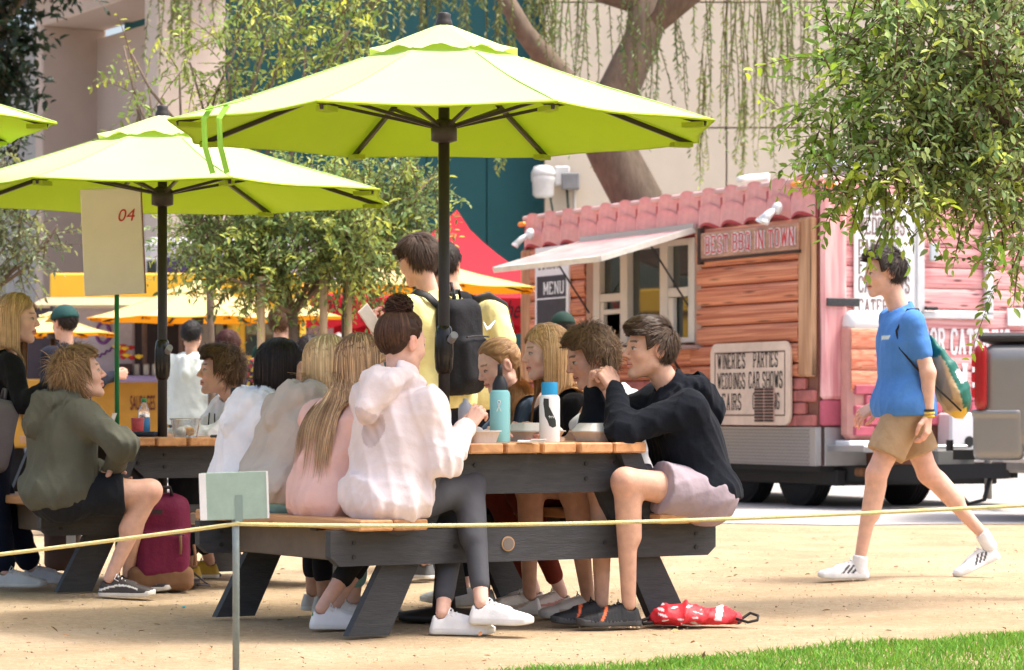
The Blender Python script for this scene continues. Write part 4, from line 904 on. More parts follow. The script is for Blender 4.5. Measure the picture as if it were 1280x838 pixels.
# front: pink post, boards, white notice, propane cover, door frame
box_part('corner_post', PPOST, (.14, -.035, (.98+2.93)/2), (.27, .07, 2.93-.98), .03); box_part('corner_foot', PBRICK, (.14, -.03, .86), (.26, .06, .23), .015)
fsrc = None; nrow = 0
for i in range(12):
    zt2 = 2.93-.187*i; zb2 = zt2-.187
    if zb2 < .95: break
    o = logS.copy(); o.data = logS.data.copy(); o.data.materials[0] = PINKW; 
    if fsrc is None: fsrc = o
    else: o.data = fsrc.data
    COL.objects.link(o); o.parent = TR; o.location = (.28+(LV-.28)/2, 0, (zt2+zb2)/2); o.rotation_euler = (0, 0, math.pi/2); o.scale = (.022, LV-.28, .182); o.name = 'log'
for r in range(3):
    for i in range(8):
        x = .42+(i+(.5 if r % 2 else 0))*.3
        if x > LV-.1: continue
        if fb2: bs2.location = (x, -.02, .80+.111*r); fb2 = False
        else: inst(bs2, 'brick', TR, (x, -.02, .80+.111*r))
va, z1 = TF(1064, 242); vb, z0 = TF(1151, 402); ntc = MB().box(((va+vb)/2, -.04, (z0+z1)/2), (vb-va, .02, z1-z0), bev=.006).build('notice_panel', WHT, TR); exf, DKI = (1, 0, 0), mat('notice_ink', (.20, .13, .12), .7)
for s, pxb, pyb, pya in (('WINERIES', 1122, 268, 250), ('WEDDINGS', 1128, 292, 275), ('PARTIES', 1118, 319, 302), ('FAIRS', 1108, 342, 324), ('CAR SHOWS', 1134, 365, 348), ('CATERING', 1126, 391, 376)):
    a, z = TF(1069, pyb); b, zt2 = TF(pxb, pya); western(MB(), s, (a, -.051, z), exf, eyz, zt2-z, b-a, fat=1.0).build('lettering', DKI, ntc)
# propane locker with rounded white top
pa_, pz1 = TF(1052, 386); pb_, _ = TF(1130, 386); pa_ -= .07; pb_ -= .07; dv = pb_-pa_; dep = .20; pz0 = .62
pl = MB().box(((pa_+pb_)/2, -.05-dep/2, (pz0+2.28-.62)/2), (dv, dep, 2.28-.62-pz0-.0), bev=.05).build('propane_locker', mat('locker_core', (.6, .3, .25), .6), TR)
zt3 = 2.28-.62
MB().tube([((pa_+pb_)/2-dv/2+.02+ (dv-.04)*t, -.05-dep/2, zt3+.0) for t in (0, .03, .08, .92, .97, 1)], [.06, .09, .105, .105, .09, .06], 20, flat=1.1).build('locker_lid', WHT, pl, True)
for i in range(3):
    zc = zt3-.09-.187*i; o = bpy.data.objects.new('log', fsrc.data.copy()); o.data.materials[0] = ORW; COL.objects.link(o); o.parent = pl; o.location = ((pa_+pb_)/2, -.05-dep, zc-.05); o.rotation_euler = (0, 0, math.pi/2); o.scale = (.02, dv-.01, .182)
for r in range(5):
    for i in range(3):
        x = pa_+.14+(i+(.5 if r % 2 else 0))*.22
        if x > pb_-.08: continue
        o = inst(bs2, 'brick', pl, (x, -.05-dep-.006, .70+.092*r)); o.scale = (.72, 1, .83)
box_part('locker_base', WHT, ((pa_+pb_)/2, -.05-dep/2, pz0-.03), (dv+.06, dep+.06, .05), .01); box_part('front_step', DP, (.62, -.34, .545), (1.1, .6, .06), .008)
# aluminium door frame, hinge strap, handle, lettering
da, dz1 = TF(1146, 240); db, dz0 = TF(1232, 395); mbf = MB()
for x in (da, db): mbf.box((x, -.045, (dz0+dz1)/2), (.085, .05, dz1-dz0), bev=.008)
for z in (dz0, dz1): mbf.box(((da+db)/2, -.047, z), (db-da+.085, .046, .07), bev=.008)
dfm = mbf.build('door_frame', mat('silver_trim', (.68, .69, .70), .4, metal=.3), TR)
pz = TF(1163, 316); MB().box((pz[0], -.06, pz[1]), (.10, .03, .16), bev=.01).build('latch', mat('latch_grey', (.5, .55, .58), .4), dfm); hz_ = TF(1157, 386); MB().box((hz_[0], -.09, hz_[1]), (.14, .04, .035), bev=.01).build('handle', BLK, dfm)
sa, sz = TF(1026, 378); sb_, _ = TF(1067, 378); strap = MB().box(((sa+sb_)/2, -.095, sz), (sb_-sa, .02, .075), bev=.006).build('hinge_strap', mat('strap_iron', (.04, .04, .042), .5, var=.4, vs=60), TR)
for s, pxa, pxb, pya, pyb, m_ in (('FOR CATERING', 1150, 1262, 414, 441, WHT), ('II', 1198, 1222, 456, 490, WHT)):
    a, z = TF(pxa, pyb); b, zt2 = TF(pxb, pya); western(MB(), s, (a, -.026, z), exf, eyz, zt2-z, b-a, fat=1.25).build('lettering', m_, TR)
a, z = TF(1193, 513); b, zt2 = TF(1229, 501); text('ersity', 'lettering', (a, -.03, z), exf, eyz, zt2-z+.03, mat('dull_pink_ink', (.35, .10, .14), .7), TR, width=b-a)
a, z0 = TF(1170, 578); b, z1 = TF(1300, 516); box_part('lower_cabinet', mat('cabinet_white', (.66, .66, .68), .4, var=.04), ((a+b)/2, -.12, (z0+z1)/2), (b-a, .22, z1-z0), .02)
a, z = TF(1180, 561); s_ = box_part('warning_sticker', BLK, (a, -.235, z), (.10, .006, .07), .001); box_part('sticker_band', mat('sticker_orange', (.75, .25, .04), .5), (a, -.2395, z+.015), (.09, .002, .025), .0, s_)
a, z = TF(1193, 552); MB().cyl((a, -.228, z), (a, -.24, z), .05, n=20).build('filler_cap', BLK, TR)
a, z = TF(1268, 397); nb2 = box_part('notice', WHT, (a, -.04, z), (.22, .02, .16), .005)
# lights, cameras
for px_, py_ in ((1008, 231), (664, 281)):
    u, z = TS(px_, py_); box_part('marker_light', mat('amber', (.85, .28, .03), .3), (-.11, u, z), (.05, .13, .05), .015)
v, z = TF(1030, 232); box_part('marker_light', mat('amber', (.85, .28, .03), .3), (v, -.09, z), (.13, .05, .05), .015)
def lampish(name, u, z, heads, k=1.0):
    o = MB().lathe([(.0, .0), (.085*k, 0), (.085*k, .03), (.05*k, .06), (0, .06)], n=16).build(name, WHT, TR, True); o.location = (-.10, u, z); o.rotation_euler = (0, -math.pi/2, 0)
    for dy, dz2 in heads:
        h = MB().tube([(0, 0, .03), (dz2*.05, dy*.4, .10), (dz2*.16*k, dy, .16)], [.02, .045*k, .05*k], 12).build('lamp_head', WHT, o, True); MB().cyl((dz2*.16*k, dy, .16), (dz2*.19*k, dy*1.08, .172), .058*k, n=14).build('lens', mat('lamp_lens', (.75, .78, .78), .15), h)
u, z = TS(986, 261); lampish('flood_light', u, z, ((.07, -1), (-.02, -1.1)), .68)
u, z = TS(675, 293); lampish('security_camera', u, z, ((.06, -1),), .7)
rl = MB().tube([(.3, TS(925, 230)[0], ZT+.06), (.3, TS(925, 230)[0], ZT+.16), (.05, TS(930, 230)[0], ZT+.13), (-.1, TS(935, 230)[0], ZT+.10)], .03, 8).build('roof_lamp', WHT, TR, True)
MB().box((.5, .35, ZT+.14), (.5, .6, .16), bev=.05).build('roof_vent', mat('vent_grey', (.35, .38, .42), .4), TR)
# running gear
for x, u in ((.34, .75), (.34, 1.75), (1.30, .55)):
    wl = MB().lathe([(.10, -.11), (.30, -.11), (.345, -.08), (.355, 0), (.345, .08), (.30, .11), (.10, .11)], n=36).build('wheel', mat('tyre', (.016, .016, .017), .85, var=.2, vs=40, bump=.4, bs=60), TR, True)
    wl.location = (x, u, .355); wl.rotation_euler = (0, math.pi/2, 0)
    for k in range(5): MB().lathe([(.3555, -.09+.036*k), (.358, -.088+.036*k), (.358, -.066+.036*k), (.3555, -.064+.036*k)], n=36).build('tread', mat('tyre', (.016,)*3, .85), wl, True)
    MB().lathe([(.0, .08), (.05, .10), (.17, .09), (.19, .115), (.0, .114)], n=24).build('rim', mat('rim_grey', (.3, .3, .3), .4, metal=.6), wl, True)
fr2 = MB(); fr2.box((.25, LU/2-.1, .28), (.10, LU-.2, .15), bev=.01).box((1.9, LU/2-.1, .28), (.10, LU-.2, .15), bev=.01).box((1.1, .1, .275), (1.6, .10, .14), bev=.01).build('chassis', BLK, TR)
MB().bar((.3, .1, .31), (1.18, -1.25, .36), .07, .13).bar((2.05, .1, .31), (1.22, -1.25, .36), .07, .13).build('tow_frame', BLK, TR)
MB().box((1.2, -1.35, .40), (.12, .35, .12), bev=.03).cyl((1.2, -.9, .1), (1.2, -.9, .75), .035).build('coupler', mat('coupler', (.22, .20, .17), .6), TR)
MB().box((1.0, -.55, .43), (.42, .3, .22), bev=.02).build('battery_box', mat('battery', (.13, .13, .12), .7), TR)
MB().tube([(.9, -.6, .5), (.85, -.8, .25), (.95, -.95, .06), (1.05, -1.05, .10), (1.12, -1.1, .42)], .022, 8).tube([(.8, -.6, .48), (1.2, -.75, .5), (1.6, -.8, .47)], .018, 8).build('cable', BLK, TR, True)
MB().box((.55, -.1, .33), (.4, .12, .08), bev=.02).build('rusty_bracket', mat('rust', (.28, .13, .06), .8, var=.3), TR)
# ================================================================ pickup truck at the right edge
PK = thing('pickup_truck', 'grey pickup truck tail parked by food trailer', 'pickup truck', (3.62, 21.9, 0), math.radians(-14))
PG = mat('grey_car_paint', (.25, .245, .235), .25, metal=.45, var=.03, spec=.6)
def pk_sdf(p):
    d = rbox(p, (2.7, .95, .98), (2.66, .93, .42), .10); d = smin(d, rbox(p, (3.2, .95, 1.45), (1.15, .84, .42), .22), .06)
    for x in (1.15, 4.35): d = smax(d, -rc(p, (x, -.2, .40), (x, 2.2, .40), .46, .46), .02)
    return smax(d, -rbox(p, (.95, .95, 1.45), (.85, .80, .36), .05), .02)
blob('body', pk_sdf, (-.1, -.15, .3), (5.6, 2.1, 2.1), .028, PG, PK, None, 2)
MB().box((.95, .95, 1.455), (1.86, 1.80, .07), bev=.025).build('bed_cover', mat('bed_cover', (.03, .03, .032), .6), PK)
for y in (.02, 1.88):
    tl = blob('tail_light', lambda p, y=y: rbox(p, (.045, y, 1.14), (.048, .07, .255), .04), (-.1, y-.2, .7), (.3, y+.2, 1.5), .016, mat('tail_red', (.30, .008, .012), .12, spec=.7), PK, None, 1)
    for z in (1.02, 1.14, 1.26): MB().box((-.004, y, z), (.04, .10, .08), bev=.01).build('lens', mat('tail_bright', (.5, .02, .025), .1), tl)
blob('bumper', lambda p: smin(rbox(p, (.16, .95, .865), (.20, .948, .025), .02), rbox(p, (.18, .95, .68), (.20, .938, .19), .05), .012), (-.3, -.2, .3), (.5, 2.1, 1.0), .02, PG, PK, None, 1)
for x in (1.15, 4.35):
    for y in (.12, 1.78):
        wl = MB().lathe([(.15, -.12), (.33, -.12), (.385, -.08), (.39, 0), (.385, .08), (.33, .12), (.15, .12)], n=32).build('wheel', mat('tyre', (.016,)*3, .85), PK, True); wl.location = (x, y, .39); wl.rotation_euler = (math.pi/2, 0, 0)
        MB().lathe([(0, .10), (.2, .09), (.22, .122), (0, .123)], n=24).lathe([(0, -.123), (.22, -.122), (.2, -.09), (0, -.10)], n=24).build('rim', mat('rim_grey', (.3,)*3, .4, metal=.6), wl, True)
MB().box((2.62, -.002+.10, 1.55), (.8, .05, .34), bev=.02).box((3.6, .10, 1.55), (.9, .05, .34), bev=.02).build('side_window', GL, PK)
MB().box((.0, .95, .52), (.5, .08, .08)).cyl((-.28, .95, .55), (-.28, .95, .64), .03).build('tow_hitch', BLK, PK)
# ================================================================ picnic tables
CEDAR = wood_mat('cedar', (.42, .20, .085), (.62, .33, .15), (6, .5, 6), .14); DKW = mat('charcoal_timber', (.042, .043, .046), .62, var=.22, vs=9, bump=.25, bs=30, stretch=(1, 6, 6)); TANW = mat('tan_timber', (.17, .135, .10), .7, var=.15, vs=9)
BOLT = mat('bolt', (.02, .02, .02), .5); TH = math.atan2(.515, .857)
def picnic_table(loc, label):
    t = thing('picnic_table', label, 'picnic table', loc, TH)
    n = 6; w_ = 1.02/n; ps = MB().box((0, 0, 0), (w_-.016, 1.42, .042), bev=.006).build('tabletop_plank', CEDAR, t); ps.location = (-.51+w_*.5, 0, .725)
    for i in range(1, n): inst(ps, 'tabletop_plank', t, (-.51+w_*(i+.5), random.uniform(-.006, .006), .725+random.uniform(-.0015, .0015)))
    bs = MB().box((0, 0, 0), (.146, 1.5, .042), bev=.006).build('bench_plank', CEDAR, t); first = True
    for s in (-1, 1):
        for k in (0, 1):
            p = (s*(.615+.152*k), 0, .435)
            if first: bs.location = p; first = False
            else: inst(bs, 'bench_plank', t, p)
        MB().box((s*.70, 0, .345), (.045, 1.24, .13), bev=.005).build('bench_rail', TANW, t)
        for y in (-.5, -.15, .2): MB().box((s*.70, y, .404), (.07, .05, .02)).build('cleat', DKW, t)
    for e in (-1, 1):
        y = e*.60
        MB().prism([(-.86, .275), (.86, .275), (.90, .31), (.90, .412), (-.90, .412), (-.90, .31)], (0, y+.02, 0), (1, 0, 0), (0, 0, 1), .045).build('bench_beam', DKW, t)
        MB().prism([(-.36, .545), (.36, .545), (.47, .64), (.47, .70), (-.47, .70), (-.47, .64)], (0, y+.021, 0), (1, 0, 0), (0, 0, 1), .045).build('top_beam', DKW, t)
        for s in (-1, 1):
            MB().prism([(s*.28, .70), (s*.42, .70), (s*.80, 0), (s*.62, 0)][::s], (0, y+.068-.0, 0), (1, 0, 0), (0, 0, 1), .046).build('leg', DKW, t)
            MB().prism([(s*.40, .70), (s*.50, .70), (s*.62, .42), (s*.52, .42)][::s], (0, y-.026, 0), (1, 0, 0), (0, 0, 1), .04).build('brace', DKW, t)
            for bx, bz in ((.80, .365), (.80, .31), (.35, .34), (.26, .66), (.26, .60), (.40, .665), (.40, .62)): MB().cyl((s*bx, y-.0245, bz), (s*bx, y-.031, bz), .0085, n=10).build('bolt', BOLT, t)
    md = MB().cyl((-.11, -.6255, .345), (-.11, -.630, .345), .03, n=24).build('maker_badge', mat('badge', (.42, .25, .13), .6), t); MB().cyl((-.11, -.6305, .345), (-.11, -.6325, .345), .024, n=24).build('badge_face', mat('badge_in', (.16, .13, .11), .6), md)
    MB().bar((-.1, .0, .70), (.0, .0, .1), .08, .09).build('centre_brace', DKW, t)
    return t
TC1, TC2 = np.array((-.245, 11.73, 0)), np.array((-1.80, 14.38, 0))
picnic_table(tuple(TC1), 'cedar topped picnic table with bottles, seating eight young people'); picnic_table(tuple(TC2), 'cedar topped picnic table beside olive hoodie man')
def tl(c, x, y, z=0): return c+EXV*x+EYV*y+np.array((0, 0, z))
# ================================================================ umbrellas
def umbrella(label, c, r, zr, ztop, mm, pole_r=.024, rot=22.5, cat='umbrella', group=None, name='patio_umbrella', sag=.0, detail=True, tie=False, tilt=(0, 0), vent=.26, n=8, valance=0):
    t = thing(name, label, cat, (c[0], c[1], 0), 0, group); m, mu = mm; zc = ztop-.02; DK = mat('umbrella_metal', (.028, .022, .02), .45); g = 9
    t.rotation_euler = (math.radians(tilt[0]), math.radians(tilt[1]), 0)
    for k in range(n):
        a0, a1 = (math.radians(rot+360/n*(k+j)) for j in (0, 1)); V, Fc = [], []
        for i in range(g+1):
            s = .10+(1-.10)*i/g
            for j in range(g+1):
                b = j/g; e0 = np.array((math.cos(a0), math.sin(a0))); e1 = np.array((math.cos(a1), math.sin(a1))); e = e0*(1-b)+e1*b; dip = 4*b*(1-b)
                z = zc+(zr-zc)*s-.018*math.sin(math.pi*s)*1.0-(.030*dip*s*r*.9)*math.sin(math.pi*min(1, s*.8)); rr = r*s*(1-.022*dip*(s > .97)); V.append((*(e*rr), z+.012*dip*(i == g)+.004*math.sin(7*b+9*s+k)*s))
        for i in range(g):
            for j in range(g): q = i*(g+1)+j; Fc.append((q, q+g+1, q+g+2, q+1))
        if valance:
            pass
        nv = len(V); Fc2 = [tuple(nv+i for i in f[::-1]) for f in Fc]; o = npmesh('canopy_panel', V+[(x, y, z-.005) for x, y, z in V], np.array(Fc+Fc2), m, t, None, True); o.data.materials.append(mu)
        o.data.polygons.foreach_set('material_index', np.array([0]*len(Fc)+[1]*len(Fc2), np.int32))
        # hem strip
        MB().tube([np.array(V[i*(g+1)])+np.array((0, 0, .0025)) for i in range(2, g+1)], .0045, 5, flat=.5).build('seam', m, o)
        hm = MB(); hm.tube([V[g*(g+1)+j] for j in range(g+1)], .006, 4); hm.build('hem', mu, o)
        # vent cap piece
        V2, F2 = [], []
        for i in range(5):
            s = .02+vent*i/4
            for j in range(7):
                b = j/6; e = np.array((math.cos(a0), math.sin(a0)))*(1-b)+np.array((math.cos(a1), math.sin(a1)))*b; V2.append((*(e*r*s), zc+.022+(zr-zc)*s-.02*math.sin(math.pi*s)+(.012*math.sin(b*9+k*2)*(i == 4))))
        for i in range(4):
            for j in range(6): q = i*7+j; F2.append((q, q+7, q+8, q+1))
        npmesh('vent_panel', V2, np.array(F2), m, t, None, True)
        if detail:
            e = np.array((math.cos(a0), math.sin(a0))); A = np.array((*(e*.06), zc-.05)); B = np.array((*(e*r*.97), zr-.012)); mid = (A+B)/2-np.array((0, 0, .026)); MB().bar(A, mid, .014, .020).bar(mid, B, .014, .020).build('rib', DK, t)
            C = np.array((*(e*.05), zr+.02)); MB().bar(C, np.array((*(e*r*.52), mid[2]-.005)), .012, .014).build('strut', DK, t)
            MB().box(B-np.array((*(e*.05), .004)), (.09, .05, .02), np.array(((e[0], -e[1], 0), (e[1], e[0], 0), (0, 0, 1)))).build('corner_pocket', mu, t)
    MB().cyl((0, 0, 0), (0, 0, ztop-.02), pole_r, n=18).build('pole', DK, t, True)
    MB().lathe([(.03, ztop-.03), (.038, ztop-.02), (.034, ztop+.005), (.026, ztop+.022), (.030, ztop+.036), (.018, ztop+.042)], n=14).build('finial', DK, t, True)
    if detail:
        MB().lathe([(.024, zr-.05), (.055, zr-.04), (.055, zr+.03), (.03, zr+.05)], n=14).build('runner_hub', DK, t, True); MB().lathe([(.03, zc-.1), (.06, zc-.08), (.06, zc-.03), (.03, zc)], n=14).build('crown_hub', DK, t, True)
        cr = MB().lathe([(.026, 1.03), (.036, 1.05), (.040, 1.10), (.039, 1.18), (.033, 1.22), (.026, 1.23)], n=16).build('crank_housing', mat('gloss_dark', (.02, .016, .015), .2), t, True); MB().cyl((.03, -.03, 1.17), (.045, -.07, 1.19), .017).build('crank_knob', mat('knob_grey', (.3, .3, .32), .4), cr)
        MB().lathe([(.0, 0), (.19, 0), (.19, .03), (.05, .05), (.03, .3), (.026, .32)], n=24).build('base', DK, t, True)
    if tie:
        a = math.radians(rot+180); 
        for dx in (0, .062): MB().tube([(-.90+dx, -.66-.3*dx, zr+.035), (-.93+dx, -.69-.3*dx, zr-.02), (-.925+dx, -.69-.3*dx, zr-.13), (-.895+dx*.95, -.69-.3*dx, zr-.235)], .011, 4, flat=.15, up=(0, 1, 0)).build('tie_strap', mat('strap_green', (.25, .50, .05), .8), t)
        MB().tube([(-.93, -.69, zr+.015), (-.87, -.68, zr+.03), (-.80, -.66, zr+.05), (-.75, -.64, zr+.068)], .012, 4, flat=.2).build('tie_strap', mat('strap_green', (.25, .50, .05), .8), t)
    return t
LIME = (canopy_mat('lime_canvas', (.60, .76, .32), .28, (.62, .70, .12)), canopy_mat('lime_shaded_underside', (.38, .51, .03), .36, (.50, .62, .03))); YEL = (canopy_mat('yellow_canvas', (.85, .70, .32), .35), canopy_mat('yellow_shaded_underside', (.85, .42, .01), .45))  # deeper lower-layer colours paint in the shade and filtered sun under the canopies
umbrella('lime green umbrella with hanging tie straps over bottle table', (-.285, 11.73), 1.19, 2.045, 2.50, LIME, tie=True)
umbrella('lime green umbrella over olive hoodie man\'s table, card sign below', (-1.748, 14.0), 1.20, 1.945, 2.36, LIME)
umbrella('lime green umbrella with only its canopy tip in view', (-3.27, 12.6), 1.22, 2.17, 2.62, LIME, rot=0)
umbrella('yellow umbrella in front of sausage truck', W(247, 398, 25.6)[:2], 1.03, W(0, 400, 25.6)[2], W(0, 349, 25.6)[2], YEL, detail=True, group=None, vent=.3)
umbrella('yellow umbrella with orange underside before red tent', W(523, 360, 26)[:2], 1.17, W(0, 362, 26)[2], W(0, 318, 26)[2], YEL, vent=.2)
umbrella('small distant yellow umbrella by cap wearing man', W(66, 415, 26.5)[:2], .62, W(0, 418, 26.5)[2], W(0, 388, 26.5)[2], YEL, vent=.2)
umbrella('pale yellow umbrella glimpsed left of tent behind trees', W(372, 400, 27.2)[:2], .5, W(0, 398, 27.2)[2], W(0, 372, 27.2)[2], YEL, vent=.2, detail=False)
# ================================================================ red canopy tent
RED = canopy_mat('red_canvas', (.52, .008, .022), .12); TP = (.0, 31.5); ct = W(530, 400, 31.5); half = 1.52
tent = thing('canopy_tent', 'red pop-up canopy tent with scalloped lettered valance', 'canopy tent', (ct[0]-.05, 32.6, 0), math.radians(4)); ze = W(0, 372, 31.1)[2]; zp = W(0, 262, 32.6)[2]
cx_ = W(606, 0, 32.6)[0]-ct[0]+.05
for k, (a, b) in enumerate((((-half, -half), (half, -half)), ((half, -half), (half, half)), ((half, half), (-half, half)), ((-half, half), (-half, -half)))):
    V, Fc = [], []; g = 8
    for i in range(g+1):
        s = i/g
        for j in range(g+1):
            b_ = j/g; e = np.array(a)*(1-b_)+np.array(b)*b_; p = np.array((cx_*.55, 0))*(1-s)+e*s; V.append((*p, zp+(ze-zp)*(s**.72)-.03*math.sin(math.pi*b_)*s))
    Fc = [(i*(g+1)+j, (i+1)*(g+1)+j, (i+1)*(g+1)+j+1, i*(g+1)+j+1) for i in range(g) for j in range(g)]
    npmesh('roof_panel', V, np.array(Fc), RED, tent, None, True)
    n = 60; A, B = np.array((*a, 0.)), np.array((*b, 0.)); dn = nrm(np.cross(B-A, (0, 0, 1)))*.015; top = [A+(B-A)*i/n+dn+np.array((0, 0, ze-.005)) for i in range(n+1)]; bot = [A+(B-A)*i/n+dn*1.5+np.array((0, 0, ze-.30-.05*abs(math.sin(i/n*math.pi*11)))) for i in range(n+1)]
    npmesh('valance', top+bot, np.array([(i, i+1, n+2+i, n+1+i) for i in range(n)]), RED, tent, None, True)
for x in (-half+.02, half-.02):
    for y in (-half+.02, half-.02): MB().cyl((x, y, 0), (x, y, ze), .022, n=10).build('leg', mat('tent_leg', (.4, .4, .4), .4, metal=.5), tent)
TI = mat('tent_ink', (.03, .008, .01), .8)
text('G. BROTHERS', 'lettering', (-1.35, -half-.03, ze-.19), (1, 0, 0), (0, 0, 1), .14, TI, tent, width=.55, shear=.25); sb = MB().box((-.33, -half-.024, ze-.12), (.82, .006, .012)).box((-.33, -half-.024, ze-.25), (.82, .006, .012)); sb.build('lettering_rule', TI, tent)
western(MB(), 'SMOKEHOUSE', (-.72, -half-.026, ze-.235), (1, 0, 0), (0, 0, 1), .10, .78, fat=.9).build('lettering', TI, tent)
text('Brothers', 'lettering', (.55, -half-.03, ze-.23), (1, 0, 0), (0, 0, 1), .20, TI, tent, width=.62, shear=.45)
MB().box((0, 1.35, .55), (2.9, .05, 1.1)).build('back_curtain', mat('dark_curtain', (.02, .02, .022), .9), tent)
st_ = thing('serving_table', 'dark cloth covered serving table under red tent', 'table', (ct[0], 32.2, 0)); MB().box((0, 0, .45), (2.5, .7, .9), bev=.02).build('cloth', mat('dark_cloth', (.018, .018, .02), .9), st_); MB().box((.3, -.1, .98), (.6, .4, .16), bev=.02).build('warming_tray', ALU, st_)
# ================================================================ yellow sausage truck and the camper behind it
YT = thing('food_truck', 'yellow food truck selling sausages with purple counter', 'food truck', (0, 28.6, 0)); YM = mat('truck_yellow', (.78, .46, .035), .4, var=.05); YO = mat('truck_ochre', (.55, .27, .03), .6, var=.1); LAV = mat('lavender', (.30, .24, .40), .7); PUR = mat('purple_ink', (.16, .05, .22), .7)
def yp(px, py, Y=28.6): return W(px, py, Y)
def ybox(name, m, pxa, pya, pxb, pyb, y, dep, par=YT, bev=.02, Y=28.6):
    a, b = yp(pxa, pyb, Y), yp(pxb, pya, Y); return MB().box(((a[0]+b[0])/2, y, (a[2]+b[2])/2), (b[0]-a[0], dep, b[2]-a[2]), bev=bev).build(name, m, par)
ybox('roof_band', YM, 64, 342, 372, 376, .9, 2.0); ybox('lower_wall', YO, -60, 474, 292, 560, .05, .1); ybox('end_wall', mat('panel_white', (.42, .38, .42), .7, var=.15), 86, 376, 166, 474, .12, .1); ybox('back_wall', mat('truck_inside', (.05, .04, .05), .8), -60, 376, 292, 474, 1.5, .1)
ybox('counter', LAV, 90, 470, 292, 478, -.05, .45); ybox('cab', YM, 284, 376, 366, 520, .9, 2.0, bev=.08); wsn = ybox('windscreen', GL, 308, 392, 356, 445, -.115, .03, bev=.01); ybox('side_window', GL, 268, 392, 282, 450, -.04, .05); ybox('door_post', YM, 290, 385, 300, 450, -.12, .05)
for a, b in ((222, 229), (176, 182), (200, 204)): ybox('post', mat('post_brown', (.16, .10, .08), .7), a, 376, b, 470, .1, .08)
ybox('shelf_window', GL, 230, 396, 266, 440, 1.3, .05); ybox('white_pier', mat('panel_grey', (.45, .44, .43), .6), 244, 380, 264, 470, .3, .06)
for i, px in enumerate((160, 171, 183, 194, 205, 216)):
    c = ybox('canister', mat('steel', (.42, .42, .42), .3, metal=.7), px-4, 455, px+4, 470, .0, .07, bev=.01)
awn = MB(); a, b = yp(60, 372), yp(330, 372); awn.prism([(0, 0), (b[0]-a[0], 0), (b[0]-a[0], 1.0), (0, 1.0)], (a[0], -.1, a[2]), (1, 0, 0), nrm((0, -1, -.12)), .03); awn.build('awning', mat('awning_tan', (.40, .30, .18), .8), YT)
text('SAUSAGES', 'lettering', (yp(163, 0)[0], -.01, yp(0, 513)[2]), (1, 0, 0), (0, 0, 1), .15, mat('maroon_ink', (.11, .015, .02), .7), YT, width=(31)/F*28.6, bold=.01)
MB().cyl((yp(200, 0)[0], -.005, yp(0, 507)[2]), (yp(200, 0)[0], -.012, yp(0, 507)[2]), .022).build('bullet', mat('maroon_ink', (.11, .015, .02), .7), YT)
sw = [yp(128+9*math.cos(a)*(1-.02*a), 417-14*math.sin(a)*(1-.03*a)) for a in np.linspace(-.6, 7.2, 40)]; MB().tube([(p[0], .055, p[2]) for p in sw], .018, 6).build('swirl_emblem', PUR, YT, True)
MB().tube([(yp(122+k*2, 0)[0], .062, yp(0, 446-k*1.2+2*math.sin(k*2.1))[2]) for k in range(12)], .01, 5).build('script_lettering', PUR, YT, True)
for x in (-5.4, -2.9):
    wl = MB().lathe([(.1, -.1), (.34, -.1), (.38, 0), (.34, .1), (.1, .1)], n=24).build('wheel', mat('tyre', (.016,)*3, .85), YT, True); wl.location = (x, .3, .38); wl.rotation_euler = (math.pi/2, 0, 0)
fl = thing('flower_pot', 'potted red and yellow flowers on purple counter', 'flowers'); fp = W(156, 470, 28.4)
MB().lathe([(.04, 0), (.06, 0), (.075, .12), (.06, .12)], fp, 12).build('pot', mat('pot_dark', (.05, .03, .03), .6), fl, True)
for i in range(12):
    q = fp+np.array((random.gauss(0, .07), random.gauss(0, .05), .16+random.random()*.14)); MB().lathe([(.0, -.02), (.04, 0), (.045, .02), (.0, .03)], q, 7).build('bloom', mat('bloom_r', (.5, .03, .03), .7) if i % 2 else mat('bloom_y', (.8, .5, .03), .7), fl, True)
RV = thing('camper_van', 'white camper with purple stripe behind sausage truck', 'camper', (0, 34, 0))
ybox('body', mat('camper_white', (.62, .62, .62), .5, var=.04), 178, 296, 420, 520, 1.0, 2.0, RV, .1, 34); ybox('stripe', mat('stripe_purple', (.07, .045, .12), .6), 205, 322, 300, 344, -.01, .03, RV, .005, 34); w0 = ybox('window', GL, 184, 326, 196, 345, -.01, .04, RV, .01, 34); ybox('window_frame', ALU, 181, 323, 199, 348, .0, .03, RV, .01, 34)
# ================================================================ picture sign (the picture itself left blank), number kept
SG = thing('picture_sign', 'white cardboard sign numbered 04 on green pole', 'sign'); pc0 = W(141, 302, 14.3)
o = MB().box((0, 0, 0), (.31, .014, .545), bev=.004).build('card', mat('card_white', (.84, .81, .78), .8, var=.05, vs=3), SG); o.location = pc0; o.rotation_euler = (0, math.radians(-2.5), 0)
MB().box((.1575, 0, 0), (.004, .016, .545)).build('card_edge', mat('card_edge', (.25, .12, .09), .8), o)
text('04', 'lettering', (.035, -.0085, .10), (1, 0, 0), (0, 0, 1), .062, mat('card_red', (.55, .04, .04), .7), o, shear=.25)
MB().tube([W(146, 366, 14.31), W(146, 430, 14.31), np.array((W(147, 560, 14.31)[0], 14.31, .0))], .0125, 8).build('pole', mat('pole_green', (.01, .20, .06), .5), SG, True)
